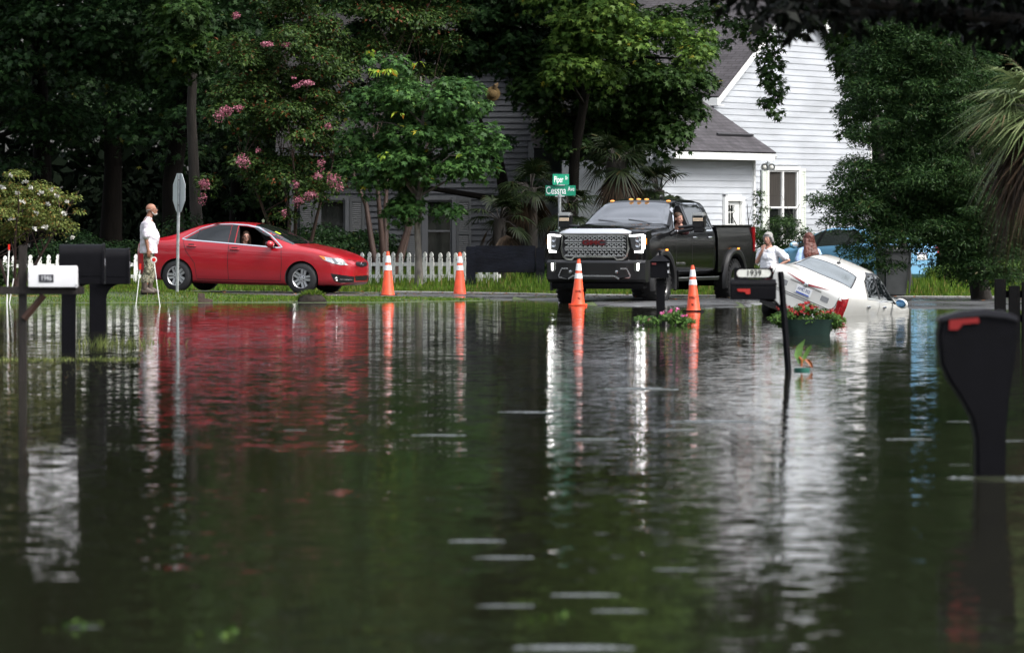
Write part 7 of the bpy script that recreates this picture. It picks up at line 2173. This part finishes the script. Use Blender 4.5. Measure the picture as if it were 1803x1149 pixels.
# ---- woman with long auburn hair, seen from behind
d = 103.4; x = wx(1424, d)
rw = thing('person', 'woman with long auburn hair and light blue T-shirt behind the white car', 'person', (x, d, -.16), (0, 0, rad(112)))
rw.scale = (.93, .93, .93)
HC = (.04, .0, 1.515); HR = head_frame(28, -14)
pr = head_prims(HC, HR, .98)
pr += [('c', (-.01, 0, 1.32), (.02, 0, 1.45), .05, .047), ('e', (0, 0, 1.2), (.105, .15, .18), None), ('e', (.01, 0, 1.02), (.11, .14, .16), None), ('e', (0, 0, .88), (.12, .165, .13), None), ('c', (-.015, .15, 1.29), (-.015, -.15, 1.29), .05, .05)]
for s in (-1, 1):
    pr += [('c', (0, s * .09, .84), (.02, s * .09, .46), .085, .06), ('c', (.02, s * .09, .46), (-.02, s * .09, .08), .056, .036), ('c', (-.04, s * .09, .04), (.13, s * .1, .03), .036, .03)]
    pr += [('c', (-.01, s * .185, 1.27), (-.03, s * .25, 1.03), .05, .04), ('c', (-.03, s * .25, 1.03), (.06, s * .25, .82), .038, .027)] + hand_prims((.06, s * .25, .82), (.2, 0, -1), (0, s, .1), -1 if s > 0 else 1, .35, .92)
blob('body', pr, .009, SKIN_FAIR, rw, 2)
face_parts(rw, HC, HR, .98, LIP, BROWN_HAIR)
P = lambda a, b_, c_: Vector(HC) + HR @ (Vector((a, b_, c_)) * .98)
hq = [('e', P(-.02, 0, .04), (.108, .094, .098), HR), ('e', P(-.07, 0, -.03), (.07, .1, .11), HR)]
for y_ in (-.09, -.045, 0, .045, .09):
    a = P(-.075 + abs(y_) * .4, y_, -.02)
    hq += [('c', a, (-.135 + abs(y_) * .3, y_ * 1.35 - .01, 1.22), .05, .045), ('c', (-.135 + abs(y_) * .3, y_ * 1.35 - .01, 1.22), (-.15 + abs(y_) * .2, y_ * 1.25 - .02, 1.0 + abs(y_) * .4), .045, .022)]
blob('hair', hq, .008, AUBURN, rw, 1, .02, .035)
bl_ = [('c', (0, .05, 1.2), (0, .05, .86), .118, .13), ('c', (0, -.05, 1.2), (0, -.05, .86), .118, .13), ('e', (.0, 0, .86), (.14, .185, .12), None), ('c', (-.015, .14, 1.3), (-.015, -.14, 1.3), .058, .058)]
for s in (-1, 1): bl_ += [('c', (-.01, s * .175, 1.27), (-.025, s * .235, 1.10), .068, .07)]
blob('t_shirt', bl_, .013, BLUE_TEE, rw, 2, .028, .09)
tr_ = [('e', (0, 0, .84), (.125, .165, .12), None)]
for s in (-1, 1): tr_ += [('c', (0, s * .09, .82), (.02, s * .09, .46), .095, .075), ('c', (.02, s * .09, .46), (-.02, s * .09, .1), .072, .055)]
blob('trousers', tr_, .014, mat('denim', (.03, .045, .08), .9), rw, 2)

# ---- people sitting in the vehicles
def sitter(label, M, hc, yaw, pitch, skin, hair_m, cloth, k=.97, glasses=None, smile=False, hand=None, long_hair=False, lean=(0, 0)):
    t = thing('person', label, 'person'); t.matrix_world = M
    HC = Vector(hc); HR = head_frame(yaw, pitch)
    nb = HC + Vector((-.03 - lean[0], -lean[1], -.19))
    pr = head_prims(HC, HR, k) + [('c', nb, HC + Vector((-.02, 0, -.07)), .052, .05)]
    ch = nb + Vector((-.02 - lean[0], -lean[1], -.17))
    pr += [('e', ch, (.11, .17, .19), None), ('e', ch + Vector((.0, 0, -.2)), (.12, .16, .15), None), ('c', nb + Vector((-.02, .15, -.06)), nb + Vector((-.02, -.15, -.06)), .05, .05)]
    pr += [('c', ch + Vector((.02, .1, -.3)), ch + Vector((.38, .12, -.28)), .08, .065), ('c', ch + Vector((.02, -.1, -.3)), ch + Vector((.38, -.12, -.28)), .08, .065)]
    cl = [('e', ch, (.13, .19, .2), None), ('e', ch + Vector((0, 0, -.2)), (.14, .18, .15), None), ('c', nb + Vector((-.02, .14, -.06)), nb + Vector((-.02, -.14, -.06)), .06, .06)]
    for s in (-1, 1):
        sh = nb + Vector((-.02, s * .19, -.07))
        if hand and hand[0] == s:
            el, wr = Vector(hand[1]), Vector(hand[2])
            pr += [('c', sh, el, .05, .04), ('c', el, wr, .04, .028)] + hand_prims(wr, HC + Vector((0, 0, -.05)) - wr, Vector((.9, .3, 0)), s, 1.0, .95)
            cl += [('c', sh, sh + (el - sh) * .75, .068, .06)]
        else:
            el = sh + Vector((.12, s * .03, -.26)); wr = el + Vector((.22, -s * .06, .04))
            pr += [('c', sh, el, .05, .04), ('c', el, wr, .04, .028)] + hand_prims(wr, (1, 0, .1), (0, 0, 1), -s, .4, .95)
            cl += [('c', sh, sh + (el - sh) * .7, .07, .06)]
    blob('body', pr, .009, skin, t, 2)
    face_parts(t, HC, HR, k, LIP, hair_m)
    if glasses: glasses_part(t, HC, HR, k, glasses)
    P = lambda a, b_, c_: HC + HR @ (Vector((a, b_, c_)) * k)
    hp = [('e', P(-.022, 0, .048), (.1 * k, .086 * k, .085 * k), HR)] + [('c', P(-.03, s * .076, .03), P(-.05, s * .074, -.03), .02, .016) for s in (-1, 1)] + [('e', P(-.07, 0, -.01), (.05, .075, .07), HR)]
    if long_hair: hp += [('c', P(-.05, s * .075, .0), P(-.06, s * .085, -.13), .032, .026) for s in (-1, 1)] + [('c', P(-.085, 0, .0), P(-.09, 0, -.13), .06, .05)]
    blob('hair', hp, .008, hair_m, t, 1)
    blob('shirt', cl, .013, cloth, t, 2, .02, .1)
    if smile:
        b = MB(); b.ell(P(.099, 0, -.06), (.004, .018, .004), HR, 10, 6); b.build('teeth', mat('teeth', (.7, .68, .62), .3), t)
    return t
sitter('smiling woman with glasses and a yellow top in the open window of the red car', M_RED, (.0, -.46, 1.165), -66, -2, SKIN_PINK, BROWN_HAIR, mat('yellow_cloth', (.65, .32, .02), .85), glasses=mat('dark_frame', (.01, .01, .01), .3), smile=True, long_hair=True)
sitter('driver of the red car in a pale grey shirt, shadowed behind the smiling passenger', M_RED, (.14, .36, 1.17), -20, 4, SKIN_TAN, BROWN_HAIR, mat('pale_grey_cloth', (.4, .46, .46), .85))
sitter('pickup driver in a maroon shirt with fist at chin in the open window', M_TRK, (.58, .79, 1.665), 62, 2, SKIN_FAIR, BROWN_HAIR, mat('maroon_cloth', (.07, .008, .014), .85), hand=(1, (.90, 1.0, 1.42), (.80, .93, 1.53)), lean=(.0, .06))
